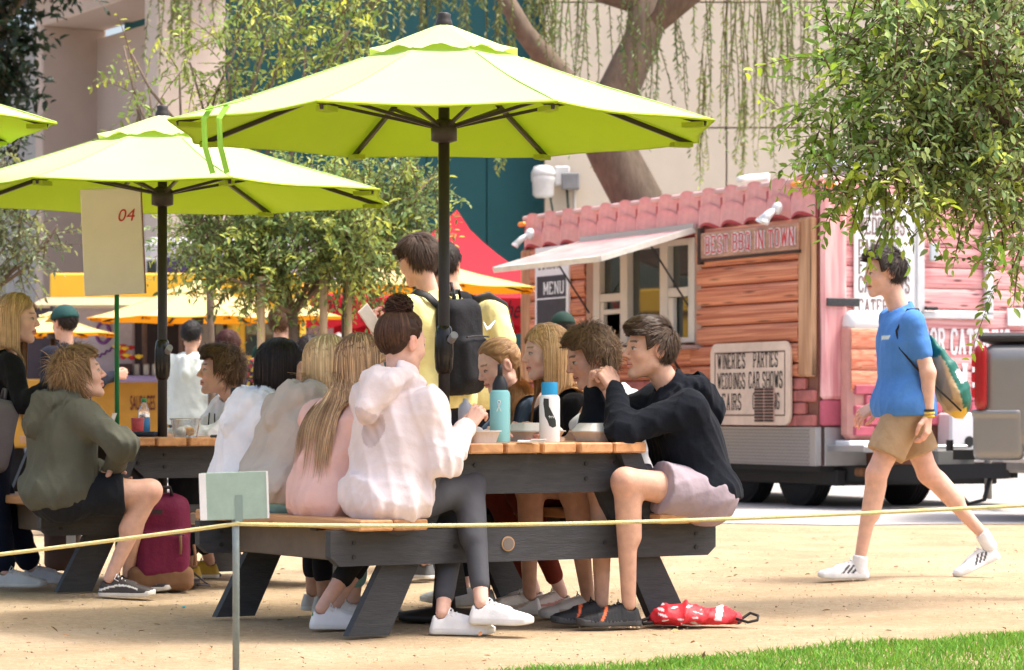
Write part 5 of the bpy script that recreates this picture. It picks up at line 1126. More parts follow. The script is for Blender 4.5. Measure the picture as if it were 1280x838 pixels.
# ================================================================ stake with card, rope
SK = thing('stake_sign', 'green backed card taped to thin grey stake', 'sign'); p0 = W(295, 655, 9.0); sx = p0[0]
MB().tube([(sx, 9.0, -.1), (sx, 9.0, .4), (sx-.002, 9.0, W(0, 640, 9.0)[2])], .0115, 10).build('stake', mat('stake_grey', (.22, .26, .26), .5, metal=.3, var=.15, vs=30), SK, True)
a, b = W(250, 652, 8.98), W(334, 588, 8.98); cp = MB().box((0, 0, 0), (b[0]-a[0], .004, b[2]-a[2]-.012), bev=.001).build('card', mat('card_green', (.33, .44, .37), .8, var=.08, vs=20), SK); cp.location = ((a[0]+b[0])/2+.004, 8.985, (a[2]+b[2])/2); cp.rotation_euler = (0, math.radians(-2), math.radians(-4))
[MB().box((x_, -.0026, 0), (w_, .002, .150)).build('card_border', mat('paper', (.75, .75, .74), .8), cp) for x_, w_ in ((-.1035, .022), (.106, .006))]; MB().box((.012, -.0032, -.04), (.024, .001, .085)).build('tape', mat('tape', (.22, .30, .27), .4), cp)
rp = []
A, B, C, D4 = W(-60, 700, 9.3), p0+np.array((0, -.012, 0)), W(890, 651, 9.0), W(1360, 628, 9.4)
for P, Q, sag in ((A, B, .004), (B, D4, .035)):
    for i in range(24): s = i/24; rp.append(P+(Q-P)*s-np.array((0, 0, sag*4*s*(1-s)*(1-.5*s))))
rp.append(D4); rope = MB().tube(rp, .0062, 8); tag(rope.build('rope', mat('rope_yellow', (.72, .62, .28), .8, var=.1, vs=40, bump=.6, bs=220), None, True), 'pale yellow rope strung in front of the tables', 'rope')
# ================================================================ things on and under the tables
def bottle(label, c, r, h, m, cap, capm, kind='plain', up=0):
    t = thing('water_bottle', label, 'bottle', tuple(c)); MB().lathe([(r*.2, 0), (r*.93, 0), (r, .008), (r, h*.80), (r*.93, h*.86), (r*.72, h*.90), (r*.70, h*.93), (r*.3, h*.93)], n=32).build('body', m, t, True, 30); z = h*.93
    if kind == 'straw':
        l = MB().lathe([(r*.72, z-.012), (r*.76, z-.01), (r*.74, z+.016), (r*.45, z+.042), (r*.30, z+.05), (r*.2, z+.052)], n=24).build('lid', capm, t, True, 40); MB().tube([(0, 0, z+.045), (0, 0, z+.075), (.0, 0, z+.095)], [.011, .010, .010], 12).build('straw', capm, l, True)
    else: MB().lathe([(r*.2, z-.01), (r*.78, z-.01), (r*.80, z-.006), (r*.80, z+.034), (r*.74, z+.042), (r*.2, z+.042)], n=24).build('lid', capm, t, True, 40)
    return t
def onT(px, py, Y): p = W(px, py, Y); p[2] = .747; return p
c = onT(625, 553, 11.2); b1 = bottle('tall aqua steel bottle with black straw lid', c, .041, .235, mat('aqua_paint', (.26, .60, .62), .45, var=.04, bump=.08, bs=200), 0, mat('black_plastic', (.02, .02, .021), .45), 'straw')
mk = MB(); 
for a_ in (-.4, .4): mk.bar((a_*.012-.004, -.0425, .155), (-a_*.022-.004, -.0425, .125), .003, .002, up=(0, 1, 0))
mk.tube([(-.004+.006*math.cos(t), -.0428, .162+.006*math.sin(t)) for t in np.linspace(0, 6.28, 12)], .0015, 4).build('figure_mark', mat('mark_white', (.75, .8, .8), .5), b1)
c = onT(687, 551, 11.25); b2 = bottle('white steel bottle with blue lid and black state sticker', c, .0415, .215, mat('white_enamel', (.76, .76, .75), .4, var=.03), 0, mat('blue_plastic', (.02, .32, .62), .4))
ca = [(-.026, .062), (-.004, .060), (-.003, .030), (.026, -.026), (.028, -.050), (.012, -.056), (-.002, -.048), (-.010, -.026), (-.020, -.010), (-.024, .02), (-.028, .04)]
mk = MB(); V = [(.043*math.sin(x/.043), -.043*math.cos(x/.043), .115+y) for x, y in ca]; mk.add(V, [tuple(range(len(V)))[::-1]]); stk = mk.build('state_sticker', mat('sticker_black', (.03, .035, .03), .5, var=.2), b2)
# subdivided sticker that follows the curve
import bmesh as _bm
def curve_sticker(o, r):
    bm = _bm.new(); vs = [bm.verts.new((x, 0, y)) for x, y in ca]; f = bm.faces.new(vs); _bm.ops.triangulate(bm, faces=bm.faces[:]); _bm.ops.subdivide_edges(bm, edges=bm.edges[:], cuts=3, use_grid_fill=True)
    for v in bm.verts: x, y = v.co.x, v.co.z; v.co = (r*math.sin(x/r), -r*math.cos(x/r), .115+y)
    bm.to_mesh(o.data); bm.free()
curve_sticker(stk, .0423)
MB().tube([(-.004+.0024*k, -.0432, .103+.006*math.sin(k*2.2)) for k in range(11)], .0012, 4).build('white_scrawl', mat('mark_white', (.75, .8, .8), .5), stk)
c = tl(TC2, .40, -.15, .747); c[:2] = W(296, 553, 13.3)[:2]; bottle('dark green bottle with black lid on far table', c, .038, .21, mat('green_enamel', (.008, .10, .07), .4, var=.05), 0, mat('black_plastic', (.02,)*3, .45))
def clamshell(label, c, rz, w_=.21, d_=.21, h_=.075, lid=True):
    t = thing('takeout_box', label, 'takeout box', tuple(c), rz); PU = mat('pulp_white', (.72, .68, .63), .85, var=.05, vs=12, bump=.15, bs=60)
    def fr(k): return [(-w_/2*k, -d_/2*k), (w_/2*k, -d_/2*k), (w_/2*k, d_/2*k), (-w_/2*k, d_/2*k)]
    def shell(z0, k0, z1, k1, name, closed):
        V = []; n = 40
        for z, k in ((z0, k0), (z1, k1), (z1+.002, k1+.05), (z1-.002, k1+.052)):
            for i in range(n):
                a = 2*math.pi*i/n; ca_, sa = math.cos(a), math.sin(a); q = (abs(ca_)**8+abs(sa)**8)**(-1/8.); rib = 1+.012*math.cos(20*a) if z < z1 or k == k1 else 1; V.append((ca_*q*w_/2*k*rib, sa*q*d_/2*k*rib, z))
        fs = [(j*n+i, j*n+(i+1) % n, (j+1)*n+(i+1) % n, (j+1)*n+i) for j in range(3) for i in range(n)]+[tuple(range(n))[::-1]]
        return MB().add(V, fs).build(name, PU, t, True, 50)
    shell(0, .78, h_*.55, .96, 'tray', 1)
    if lid: o = shell(0, .72, h_*.45, .96, 'lid', 1); o.location = (0, 0, h_*1.02); o.rotation_euler = (math.pi, 0, 0)
    else: MB().box((0, 0, h_*.3), (w_*.8, d_*.8, .02), bev=.01).build('food', mat('food_brown', (.35, .2, .08), .9, var=.3, vs=40), t)
    return t
clamshell('closed white takeout box by hoodie man\'s elbow', onT(752, 548, 11.55), TH); clamshell('closed white takeout box behind white bottle', onT(668, 548, 11.85), TH); clamshell('open ribbed takeout tray before bun haired woman', onT(597, 552, 11.15), TH, .14, .17, .085, False)
nk = MB(); p = onT(664, 553, 11.08); nk.box(p+np.array((0, 0, .006)), (.11, .05, .010), bev=.003).box(p+np.array((.03, -.01, .013)), (.06, .05, .004)); tag(nk.build('napkin', mat('paper', (.75, .75, .74), .8), None), 'folded white paper napkin on table edge', 'napkin')
tag(MB().lathe([(.02, 0), (.032, 0), (.032, .13), (.028, .15), (.012, .165), (.012, .18)], onT(582, 549, 12.0), 20).build('milk_bottle', mat('lilac_plastic', (.55, .55, .66), .4), None, True), 'pale lilac bottle behind umbrella pole', 'bottle')
# far table things
bw = thing('plastic_bowl', 'clear plastic bowl with white and orange leftovers', 'bowl', tuple(onT(232, 553, 13.35))); CLR = mat('clear_plastic', (.85, .86, .86), .08, trans=.9, var=.02)
MB().lathe([(.02, .002), (.055, .002), (.072, .085), (.078, .088), (.076, .092), (.069, .088), (.053, .006), (.02, .006)], n=32).build('shell', CLR, bw, True, 40)
for i, (x, y, z, r, m_) in enumerate(((-.02, 0, .028, .026, 'w'), (.005, .02, .035, .028, 'w'), (.022, -.018, .03, .024, 'o'), (-.01, -.03, .026, .02, 'w'))):
    f_ = (lambda q, x=x, y=y, z=z, r=r: sph(q, (x, y, z), r)+folds(q, .006, 120, i)); blob('scrap', f_, (x-.05, y-.05, z-.05), (x+.05, y+.05, z+.05), .006, mat('scrap_'+m_, (.75, .73, .70) if m_ == 'w' else (.80, .36, .04), .8), bw)
wb = thing('soda_bottle', 'small clear bottle with blue label and green cap', 'bottle', tuple(onT(180, 549, 14.4))); MB().lathe([(.02, 0), (.03, .004), (.031, .12), (.022, .15), (.012, .165), (.012, .175)], n=20).build('body', CLR, wb, True); MB().lathe([(.0315, .02), (.0315, .09)], n=20).build('label', mat('label_blue', (.05, .25, .6), .5), wb, True); MB().lathe([(.005, .172), (.014, .172), (.014, .19), (.005, .192)], n=14).build('cap', mat('cap_green', (.05, .35, .12), .5), wb, True)
tag(MB().lathe([(.01, 0), (.028, 0), (.034, .09), (.03, .092), (.025, .01)], onT(172, 549, 14.25), 18).build('paper_cup', mat('cup_red', (.62, .10, .12), .6, var=.3, vs=30), None, True), 'small red patterned paper cup', 'cup')
tag(MB().box(onT(165, 552, 14.0)+np.array((0, 0, .012)), (.26, .2, .024), bev=.008).build('laptop_sleeve', mat('navy_sleeve', (.02, .025, .045), .7), None), 'flat navy sleeve lying on far table', 'sleeve')
ft = thing('food_tray', 'paper food tray standing by olive hoodie', 'food tray', tuple(onT(128, 551, 13.6))); MB().box((0, 0, .02), (.12, .14, .04), bev=.008).build('tray', mat('paper', (.75,)*3, .8), ft); MB().box((.04, .0, .06), (.004, .13, .12), np.array(((.94, 0, .34), (0, 1, 0), (-.34, 0, .94)))).build('flap', mat('paper', (.75,)*3, .8), ft); blob('meat', lambda q: ell(q, (-.02, -.02, .045), (.035, .04, .025))+folds(q, .008, 90, 4), (-.08, -.09, 0), (.06, .06, .1), .007, mat('meat', (.28, .07, .05), .6, var=.4, vs=50), ft)
tag(MB().box(onT(275, 553, 13.2)+np.array((0, 0, .008)), (.09, .05, .014), bev=.005).build('phone', mat('black_plastic', (.02,)*3, .45), None), 'black phone lying beside green bottle', 'phone')
ph_ = MB().box((0, 0, 0), (.072, .009, .148), bev=.003).build('phone', mat('phone_silver', (.62, .58, .56), .3), None); tag(ph_, 'silver phone held up by yellow shirt man', 'phone'); ph_.location = W(462, 398, 14.5); ph_.rotation_euler = (.2, math.radians(-42), .5)
# maroon backpack by the bench leg
bp = G(200, 738); BP = thing('backpack', 'maroon school backpack with tan suede base on ground', 'backpack', (bp[0], bp[1], 0), math.radians(12))
blob('bag', lambda q: smin(rbox(q, (0, .08, .26), (.155, .10, .215), .09), rbox(q, (.01, -.03, .17), (.13, .05, .12), .045), .012)+folds(q, .008, 22, 5), (-.25, -.16, .03), (.25, .28, .56), .009, vmat('maroon_nylon', .7, bump=.25, bs=60), BP, (.155, .008, .045))
blob('suede_base', lambda q: rbox(q, (0, .05, .06), (.162, .13, .06), .04)+folds(q, .004, 30, 6), (-.22, -.14, -.01), (.22, .24, .16), .009, mat('suede', (.20, .105, .055), .9, var=.15, vs=12), BP)
MB().tube([(-.11, -.085, .27), (0, -.092, .285), (.11, -.085, .27)], .004, 6).build('zip', mat('zip_dark', (.03, .01, .015), .5), BP); MB().tube([(.09, -.09, .27), (.092, -.10, .22), (.09, -.098, .18)], .008, 6).tube([(.165, -.0, .22), (.17, -.02, .17), (.168, -.02, .12)], .008, 6).build('zip_pull', mat('suede', (.2,)*3), BP, True)
MB().tube([(-.06, .02, .46), (-.05, .02, .50), (.05, .02, .50), (.06, .02, .46)], .010, 6).tube([(.15, .16, .1), (.23, .12, .03), (.25, .10, .015), (.19, .06, .02)], .010, 6, flat=.4).build('strap', mat('strap_black', (.02, .012, .015), .7), BP, True); MB().box((-.02, -.082, .385), (.05, .004, .025)).build('patch', mat('patch_dark', (.04, .02, .025), .6), BP)
# red drawstring bag on the ground
rb = G(866, 781); RB = thing('drawstring_bag', 'crumpled red drawstring bag with white print on sand', 'bag', (rb[0], rb[1], 0), math.radians(4))
def rbs(q): return smin(ell(q, (-.04, 0, .028), (.155, .09, .060)), ell(q, (.12, .01, .026), (.09, .06, .044)), .03)+folds(q, .034, 30, 8)+folds(q, .006, 75, 9)
def rbc(P):
    c = np.tile((.56, .025, .035), (len(P), 1)).astype(float); n = np.sin(P[:, 0]*70+2*np.sin(P[:, 2]*120))*np.sin(P[:, 2]*150+P[:, 0]*40); c[(n > .55) & (P[:, 0] < .03) & (P[:, 0] > -.15) & (P[:, 1] < -.01)] = (.72, .66, .66); c[(np.abs(P[:, 0]-.10-.3*(P[:, 2]-.03)) < .014) & (P[:, 2] > .02)] = (.72, .66, .66); return c
blob('bag', rbs, (-.26, -.15, -.005), (.28, .15, .12), .006, vmat('red_nylon', .55, bump=.3, bs=50), RB, rbc)
MB().tube([(-.18, -.02, .03), (-.215, -.03, .02), (-.21, -.05, .008), (-.17, -.04, .012)], .007, 6).build('cord', mat('cord_black', (.015, .012, .012), .8), RB, True)
MB().tube([(.16, -.02, .03), (.22, -.05, .012), (.26, -.04, .02), (.27, .0, .035), (.24, .02, .045), (.2, .01, .02), (.18, -.06, .01)], .006, 6).build('cord', mat('cord_black', (.015, .012, .012), .8), RB, True)
# sandal and strap end near the far leg, blue scrap on the sand
sdl = thing('sandal', 'black strappy sandal under far table', 'sandal', tuple(G(248, 722)), .1); MB().box((0, 0, .012), (.24, .09, .024), bev=.01).build('sole', BLK, sdl); 
for x in (-.06, -.02, .03, .07): MB().tube([(x, -.045, .02), (x+.005, -.03, .05), (x+.01, 0, .058), (x+.005, .03, .05), (x, .045, .02)], .007, 6).build('strap', BLK, sdl, True)
tag(MB().box(G(230, 760)+np.array((0, 0, .004)), (.014, .02, .007), bev=.002).build('litter_scrap', mat('litter_cyan', (.03, .5, .6), .6), None), 'tiny cyan scrap of litter on sand', 'litter')
dg = thing('tote_bag', 'dark brown bag under far bench with white tag', 'bag', tuple(G(78, 716))); blob('bag', lambda q: rbox(q, (0, 0, .14), (.10, .07, .13), .05)+folds(q, .01, 30, 3), (-.16, -.13, 0), (.16, .13, .3), .011, mat('brown_bag', (.06, .035, .028), .8), dg); MB().box((.06, -.09, .19), (.05, .004, .09)).build('tag', mat('paper', (.75,)*3, .8), dg)
# ================================================================ trees
LEAF = vmat('leaf', .42, transl=.45, spec=.45, var=.05); BARK = mat('bark', (.15, .112, .08), .95, var=.3, vs=9, bump=1, bs=18, stretch=(1, 1, .35)); BARK2 = mat('young_bark', (.16, .115, .085), .9, var=.2, vs=14, bump=.5, bs=40)
def twigs(rs, cs, n, L, leaf, col, col2=None, droop=.35, per=11, asp=.42, outw=.7, up=.25, shell=.55):
    """cs: list of (centre, radii); returns leaf and twig geometry"""
    w_ = np.array([np.prod(r) for c, r in cs])**.7; pick = rs.choice(len(cs), n, p=w_/w_.sum()); C = np.array([c for c, r in cs])[pick]; Rd = np.array([r for c, r in cs])[pick]
    d = rs.normal(size=(n, 3)); d /= np.linalg.norm(d, axis=1)[:, None]; rad = (shell+(1-shell)*rs.rand(n, 1))*rs.choice([1, 1, 1, .55], n)[:, None]
    P0 = C+d*Rd*rad*.92; D = d*outw+rs.normal(size=(n, 3))*.55+np.array((0, 0, up)); D /= np.linalg.norm(D, axis=1)[:, None]; Ln = L*(.55+.9*rs.rand(n, 1))
    k = 6; pts = [P0]; p = P0; dd = D
    for i in range(k-1): dd = dd+np.array((0, 0, -droop/k*1.6)); dd /= np.linalg.norm(dd, axis=1)[:, None]; p = p+dd*Ln/(k-1); pts.append(p)
    S = np.stack(pts, 1)
    V1, Q1, C1 = strands_mesh(S, .0045, np.tile((.12, .07, .045), (n, 1)), cen=(0, 0, -50))
    t = np.linspace(.08, 1, per); ti = t*(k-1); i0 = np.minimum(ti.astype(int), k-2); fr = (ti-i0)[None, :, None]
    B = S[:, i0]*(1-fr)+S[:, i0+1]*fr; T = S[:, i0+1]-S[:, i0]; T /= np.linalg.norm(T, axis=2)[..., None]
    sd = np.cross(T, rs.normal(size=(n, 1, 3))); sd /= np.linalg.norm(sd, axis=2)[..., None]; alt = np.where(np.arange(per) % 2, 1, -1)[None, :, None]
    ld = T*.55+sd*alt*.8+rs.normal(size=B.shape)*.25+np.array((0, 0, -.15)); ld /= np.linalg.norm(ld, axis=2)[..., None]
    m = n*per; sz = leaf*(.65+.7*rs.rand(m)); V2, T2 = leaf_mesh(B.reshape(-1, 3), ld.reshape(-1, 3), sz, asp, np.tile((0, 0, 1.2), (m, 1)), rs=rs)
    tone = (1+.22*rs.normal(size=n)).clip(.5, 1.6); c = hsvar(col, m, .16, .10, rs)*np.repeat(tone, per)[:, None]
    if col2 is not None:
        q = np.repeat(rs.rand(n) < .28, per)[:, None]*np.tile(np.linspace(.2, 1, per), n)[:, None]; c = c*(1-q)+np.asarray(col2)*q
    return (V1, Q1, C1), (V2, T2, np.repeat(c, 6, 0))
def crown(parent, parts, name='crown'):
    V, Q, T, C, n = [], [], [], [], 0
    for (v1, q1, c1), (v2, t2, c2) in parts: V += [v1, v2]; C += [c1, c2]; Q.append(q1+n); n += len(v1); T.append(t2+n); n += len(v2)
    o = npmesh(name, np.concatenate(V), [np.concatenate(Q), np.concatenate(T)], LEAF, parent, np.concatenate(C)); o['kind'] = 'stuff'; return o
def limbs(mb, rs, start, targets, r0, r1=.008):
    for T in targets:
        T = np.asarray(T); m1 = start+(T-start)*.4+rs.normal(size=3)*.08*np.linalg.norm(T-start); m1[2] += .1*np.linalg.norm(T-start); mb.tube([start, (start+m1)/2+rs.normal(size=3)*.02, m1, (m1+T)/2+rs.normal(size=3)*.03, T], np.linspace(r0, r1, 5), 7)
G1, G2 = (.21, .295, .10), (.50, .56, .10)
rs = np.random.RandomState(11)
def el(px, py, Y, rpx, rpy, ry=None): s = F/Y; return (W(px, py, Y), np.array((rpx/s, ry if ry else rpx/s*.9, rpy/s)))
# staked young trees in the middle
def young(label, base_px, Y, fork_py, cs, n, col, col2, stakes=(), seed=1, L=.33, leaf=.052, trunk_r=.045):
    rs = np.random.RandomState(seed); t = thing('tree', label, 'tree', (0, 0, 0)); b = W(base_px, 515, Y); b[2] = 0; fk = W(base_px, fork_py, Y)
    mb = MB(); mb.tube([b, b*.6+fk*.4+np.array((.02, 0, 0)), fk], [trunk_r, trunk_r*.9, trunk_r*.8], 10); limbs(mb, rs, fk, [c+rs.normal(size=3)*r*.35 for c, r in cs for _ in range(2)], trunk_r*.6); mb.build('trunk', BARK2, t, True)
    crown(t, [twigs(rs, cs, n, L, leaf, col, col2)]); return t
young('staked young tree with forked trunk in front of yellow umbrellas', 366, 20.8, 392, [el(285, 290, 20.8, 55, 60), el(375, 285, 20.8, 75, 75), el(250, 300, 21, 30, 30), el(425, 300, 20.6, 45, 50), el(330, 345, 20.6, 60, 25)], 900, G1, G2, seed=12)
young('staked young tree behind umbrella pole beside red tent', 432, 21.2, 380, [el(470, 270, 21.2, 60, 70), el(525, 240, 21.2, 30, 35), el(440, 330, 21.1, 45, 30)], 470, G1, G2, seed=13)
young('young tree with tall yellow green shoots above left umbrella', 262, 22.0, 330, [el(155, 60, 22, 8, 40), el(180, 115, 22, 20, 30), el(232, 90, 22, 22, 45), el(290, 70, 22, 35, 55), el(345, 50, 22, 25, 50), el(395, 55, 22, 40, 50), el(440, 35, 22, 25, 30)], 210, (.26, .35, .08), (.58, .62, .08), seed=14, L=.5, leaf=.058, trunk_r=.035)
young('leafy young tree by the pinkish portal building', -70, 21.4, 420, [el(0, 270, 21.4, 35, 50), el(15, 310, 21.4, 40, 30), el(-80, 250, 21.4, 80, 90), el(0, 195, 21.4, 20, 15), el(60, 290, 21.4, 20, 20)], 430, (.18, .22, .11), (.40, .42, .12), seed=15)
for px_, Y in ((325, 20.5), (403, 20.6), (434, 20.9)):
    b = W(px_, 515, Y); tag(MB().tube([(b[0], Y, -.05), (b[0]+.01, Y, .9), (b[0]+.006, Y, W(0, 346, Y)[2])], .029, 12).build('tree_stake', wood_mat('stake_wood', (.38, .25, .14), (.55, .40, .24), (6, 6, .6)), None, True), {325: 'pale timber tree stake nearest yellow umbrella', 403: 'pale timber tree stake between two young trunks', 434: 'orange brown timber tree stake beside tent lettering'}[px_], 'stake', 'tree stakes')
# big leafy tree overhanging at the right
rs = np.random.RandomState(17); t = thing('tree', 'dense leafy tree overhanging walker from right edge', 'tree'); Y = 12.6
tb_ = W(1390, 515, Y+.6); tb_[2] = 0; fk = W(1380, 250, Y+.6); mb = MB(); mb.tube([tb_, (tb_+fk)/2+np.array((.05, 0, 0)), fk], [.11, .09, .08], 12)
cs = [el(1180, 60, Y, 110, 110, .35), el(1240, 150, Y+.1, 110, 100, .4), el(1120, 150, Y, 80, 70, .3), el(1270, 30, Y+.3, 120, 110, .4), el(1130, 205, Y-.1, 80, 25, .25), el(1240, 235, Y, 60, 40, .3), el(1290, 285, Y+.1, 35, 35, .2), el(1100, 50, Y+.1, 60, 60, .3), el(1200, 215, Y, 60, 40, .3)]
limbs(mb, rs, fk, [c+rs.normal(size=3)*r*.3 for c, r in cs for _ in range(3)], .04); mb.build('trunk', BARK2, t, True)
crown(t, [twigs(rs, cs, 1080, .28, .044, (.28, .38, .15), (.52, .62, .12), droop=.32, per=12, asp=.46), twigs(rs, [el(1055, 120, Y, 45, 110), el(1070, 240, Y, 55, 25), el(1255, 330, Y, 30, 35), el(1130, 255, Y, 45, 15)], 120, .30, .050, (.24, .38, .06), (.42, .55, .05), droop=.5, per=12, asp=.46)])
# weeping tree behind the trailer
rs = np.random.RandomState(19); t = thing('tree', 'weeping tree with thick curved trunk behind trailer', 'tree'); Y = 34.0; mb = MB()
mb.tube([W(822, 515, Y)*np.array((1, 1, 0)), W(815, 330, Y), W(797, 250, Y), W(770, 200, Y), W(748, 160, Y), W(775, 110, Y), W(806, 40, Y), W(815, -80, Y)], [.38, .33, .31, .30, .31, .25, .22, .19], 16)
mb.tube([W(752, 170, Y), W(700, 95, Y-.3), W(655, 40, Y-.4), W(610, -40, Y-.5)], [.2, .15, .12, .09], 12); mb.tube([W(806, 30, Y), W(900, -40, Y), W(1000, -90, Y)], [.22, .16, .1], 10); mb.tube([W(806, 0, Y), W(600, -60, Y), W(300, -60, Y)], [.2, .15, .1], 10); mb.build('trunk', BARK, t, True)
def weeping(rs, tops, lens, leaf, col, per=26):
    n = len(tops); k = 9; S = [tops]; p = tops; dx = rs.normal(size=(n, 3))*np.array((.12, .12, 0))
    for i in range(k-1): p = p+(dx*(1-i/k)+np.array((0, 0, -1)))*lens[:, None]/(k-1)+rs.normal(size=(n, 3))*.012; S.append(p)
    S = np.stack(S, 1); V1, Q1, C1 = strands_mesh(S, .007, np.tile((.14, .12, .05), (n, 1)), cen=(0, 0, -50)); ti = np.linspace(.1, 1, per)*(k-1); i0 = np.minimum(ti.astype(int), k-2); fr = (ti-i0)[None, :, None]
    B = S[:, i0]*(1-fr)+S[:, i0+1]*fr; a = rs.rand(n, per)*6.28; ld = np.stack([np.cos(a)*.75, np.sin(a)*.75, -np.ones_like(a)*.75], -1); ld /= np.linalg.norm(ld, axis=2)[..., None]; m = n*per
    V2, T2 = leaf_mesh(B.reshape(-1, 3), ld.reshape(-1, 3), leaf*(.7+.6*rs.rand(m)), .30, rs=rs); return (V1, Q1, C1), (V2, T2, np.repeat(hsvar(col, m, .22, .14, rs), 6, 0))
def tops(n, xa, xb, ya, yb, dY=1.0): px = rs.uniform(xa, xb, n); py = rs.uniform(ya, yb, n); return np.array([W(a, b, Y+rs.uniform(-dY, dY)) for a, b in zip(px, py)])
parts = []
for n, xa, xb, ya, yb, l0, l1, c in ((18, 690, 760, -60, 0, .6, 2.0, G1), (26, 770, 850, -60, 20, .8, 1.9, (.13, .19, .06)), (22, 860, 1000, -60, -10, .8, 2.4, (.22, .29, .08)), (14, 900, 960, -50, 20, 1.6, 2.3, (.24, .30, .06)), (18, 960, 1060, -60, 20, 1.2, 2.2, (.13, .18, .045)), (5, 878, 884, 60, 90, 1.2, 1.6, (.28, .33, .08)), (3, 622, 628, 150, 160, .4, .8, (.3, .38, .08)), (3, 740, 744, 150, 160, .4, .6, (.3, .38, .08)), (4, 925, 935, 90, 120, .8, 1.2, (.28, .33, .08))):
    parts.append(weeping(rs, tops(n, xa, xb, ya, yb), rs.uniform(l0, l1, n), .075, c))
parts.append(weeping(rs, tops(130, 190, 690, -70, -5, 1.5), rs.uniform(.35, 1.35, 130), .08, (.15, .19, .05)))
crown(t, parts)
# dark evergreen at the far left
rs = np.random.RandomState(23); t = thing('tree', 'dark dense evergreen tree beside portal building', 'tree'); Y = 32; mb = MB(); mb.tube([W(-40, 515, Y)*np.array((1, 1, 0)), W(-30, 200, Y), W(0, -40, Y)], [.3, .22, .12], 10); cs = [el(-5, 60, Y, 32, 110), el(-90, 120, Y, 100, 150), el(60, -40, Y, 60, 25), el(-40, 230, Y, 40, 80)]
limbs(mb, rs, W(-30, 200, Y), [c for c, r in cs], .12); mb.build('trunk', BARK, t, True); crown(t, [twigs(rs, cs, 1500, .45, .12, (.025, .045, .022), None, droop=.4, per=10, asp=.5, shell=.3)])
# hedge-like tree outside the frame that the trailer's panes mirror is not built
# ================================================================ people
FL, FR_ = -EXV, EXV
LIGHT = (.71, .43, .325); TAN = (.61, .355, .25); PALE = (.77, .50, .41)
WHITE_SH = dict(col=(.78, .77, .75), sole=(.74, .73, .69), lace=(.8, .8, .8))
def legband(P, c, I): return c
# --- right bench of the near table
person('young man in black hoodie and mauve shorts, hands clasped at mouth', 11.62, dict(
    head=(812, 437, -.02), neck=(842, 486, 0), shL=(862, 510, -.15), shR=(822, 500, .16), elL=(778, 540, -.23), wrL=(768, 487, -.10), elR=(742, 537, .04), wrR=(741, 490, .0),
    hipL=(884, 620, -.09), hipR=(868, 614, .10), knL=(782, 602, -.30), anL=(786, 740, -.24), knR=(752, 612, -.10), anR=(752, 733, -.10)),
    (-.93, -.34, .02), TAN, dict(style='short', col=(.055, .032, .019), col2=(.10, .062, .038), len=.05, n=1100, fwd=.03, side=.015, up=.05, lift=.18, curl=.10, vol=.012, vol2=((0, .025, .088), (.07, .085, .055)), r=.0033),
    dict(kind='hoodie', col=(.008, .010, .015), t=.030, hem=-.04, hemtilt=-.25, fr=24, amp=.012), dict(name='shorts', col=(.33, .27, .30), frac=.60, t=.022, flare=1.9, fr=34, amp=.010),
    dict(col=(.018, .018, .019), sole=(.07, .07, .07), lace=(.015, .015, .015), line=(.85, .16, .05), ribs=1, sole_t=.03, toeL=(-.97, -.2, 0), toeR=(-.9, -.3, 0)),
    dict(L=dict(d=(-.45, .25, .85), n=(-.5, 1, -.2), curl=.95, thumb=.2), R=dict(d=(.25, -.25, .9), n=(.5, -1, -.2), curl=.95, thumb=.2)), seed=21)
person('curly brown haired boy in white t-shirt looking down beside hoodie man', 12.05, dict(
    head=(738, 447, -.06), neck=(760, 487, 0), shL=(785, 505, -.14), shR=(748, 500, .16), elL=(750, 570, -.12), wrL=(700, 560, -.25), elR=(712, 560, .15), wrR=(672, 548, .1),
    hipL=(808, 612, -.09), hipR=(792, 608, .10), knL=(716, 615, -.27), anL=(735, 722, -.2), knR=(660, 606, -.05), anR=(662, 722, -.05)),
    (-.90, -.25, -.30), TAN, dict(style='curly', col=(.10, .055, .027), col2=(.21, .125, .062), len=.075, n=900, curl=.30, lift=.22, grav=.10, vol=.02, vol2=((0, .03, .075), (.075, .08, .06)), r=.0034),
    dict(kind='tee', col=(.74, .74, .76), t=.02, hem=-.06), dict(name='shorts', col=(.30, .27, .32), frac=.6, t=.02),
    dict(col=(.66, .62, .57), sole=(.6, .57, .52), swoosh=(.42, .32, .24), toeL=(-.9, -.3, 0), toeR=(-.95, -.2, 0)), seed=22)
person('long haired blonde woman in black velvet top behind white bottle', 12.4, dict(
    head=(682, 441, -.04), neck=(694, 488, 0), shL=(718, 508, -.13), shR=(682, 502, .15), elL=(726, 575, -.18), wrL=(670, 556, -.25), elR=(655, 570, .12), wrR=(630, 552, .05),
    hipL=(742, 606, -.08), hipR=(726, 602, .1), knL=(650, 618, -.22), anL=(702, 718, -.2), knR=(622, 620, 0), anR=(668, 716, .05)),
    (-.93, -.30, -.08), PALE, dict(style='long', col=(.54, .31, .14), col2=(.86, .58, .31), len=.50, n=620, k=16, part=.0, vol=.012, lift=.12, curl=.12, r=.0036, facey=.035),
    dict(kind='jacket', name='velvet_top', col=(.010, .010, .012), t=.016, hem=-.03), dict(name='trousers', col=(.17, .035, .022), frac=1.82, t=.01, amp=.006),
    dict(col=(.60, .52, .47), sole=(.7, .66, .6), swoosh=(.42, .17, .13), toeL=(-.9, -.4, 0), toeR=(-.9, -.4, 0)), fem=1, k=.95, seed=23, eyes=(.10, .14, .18))
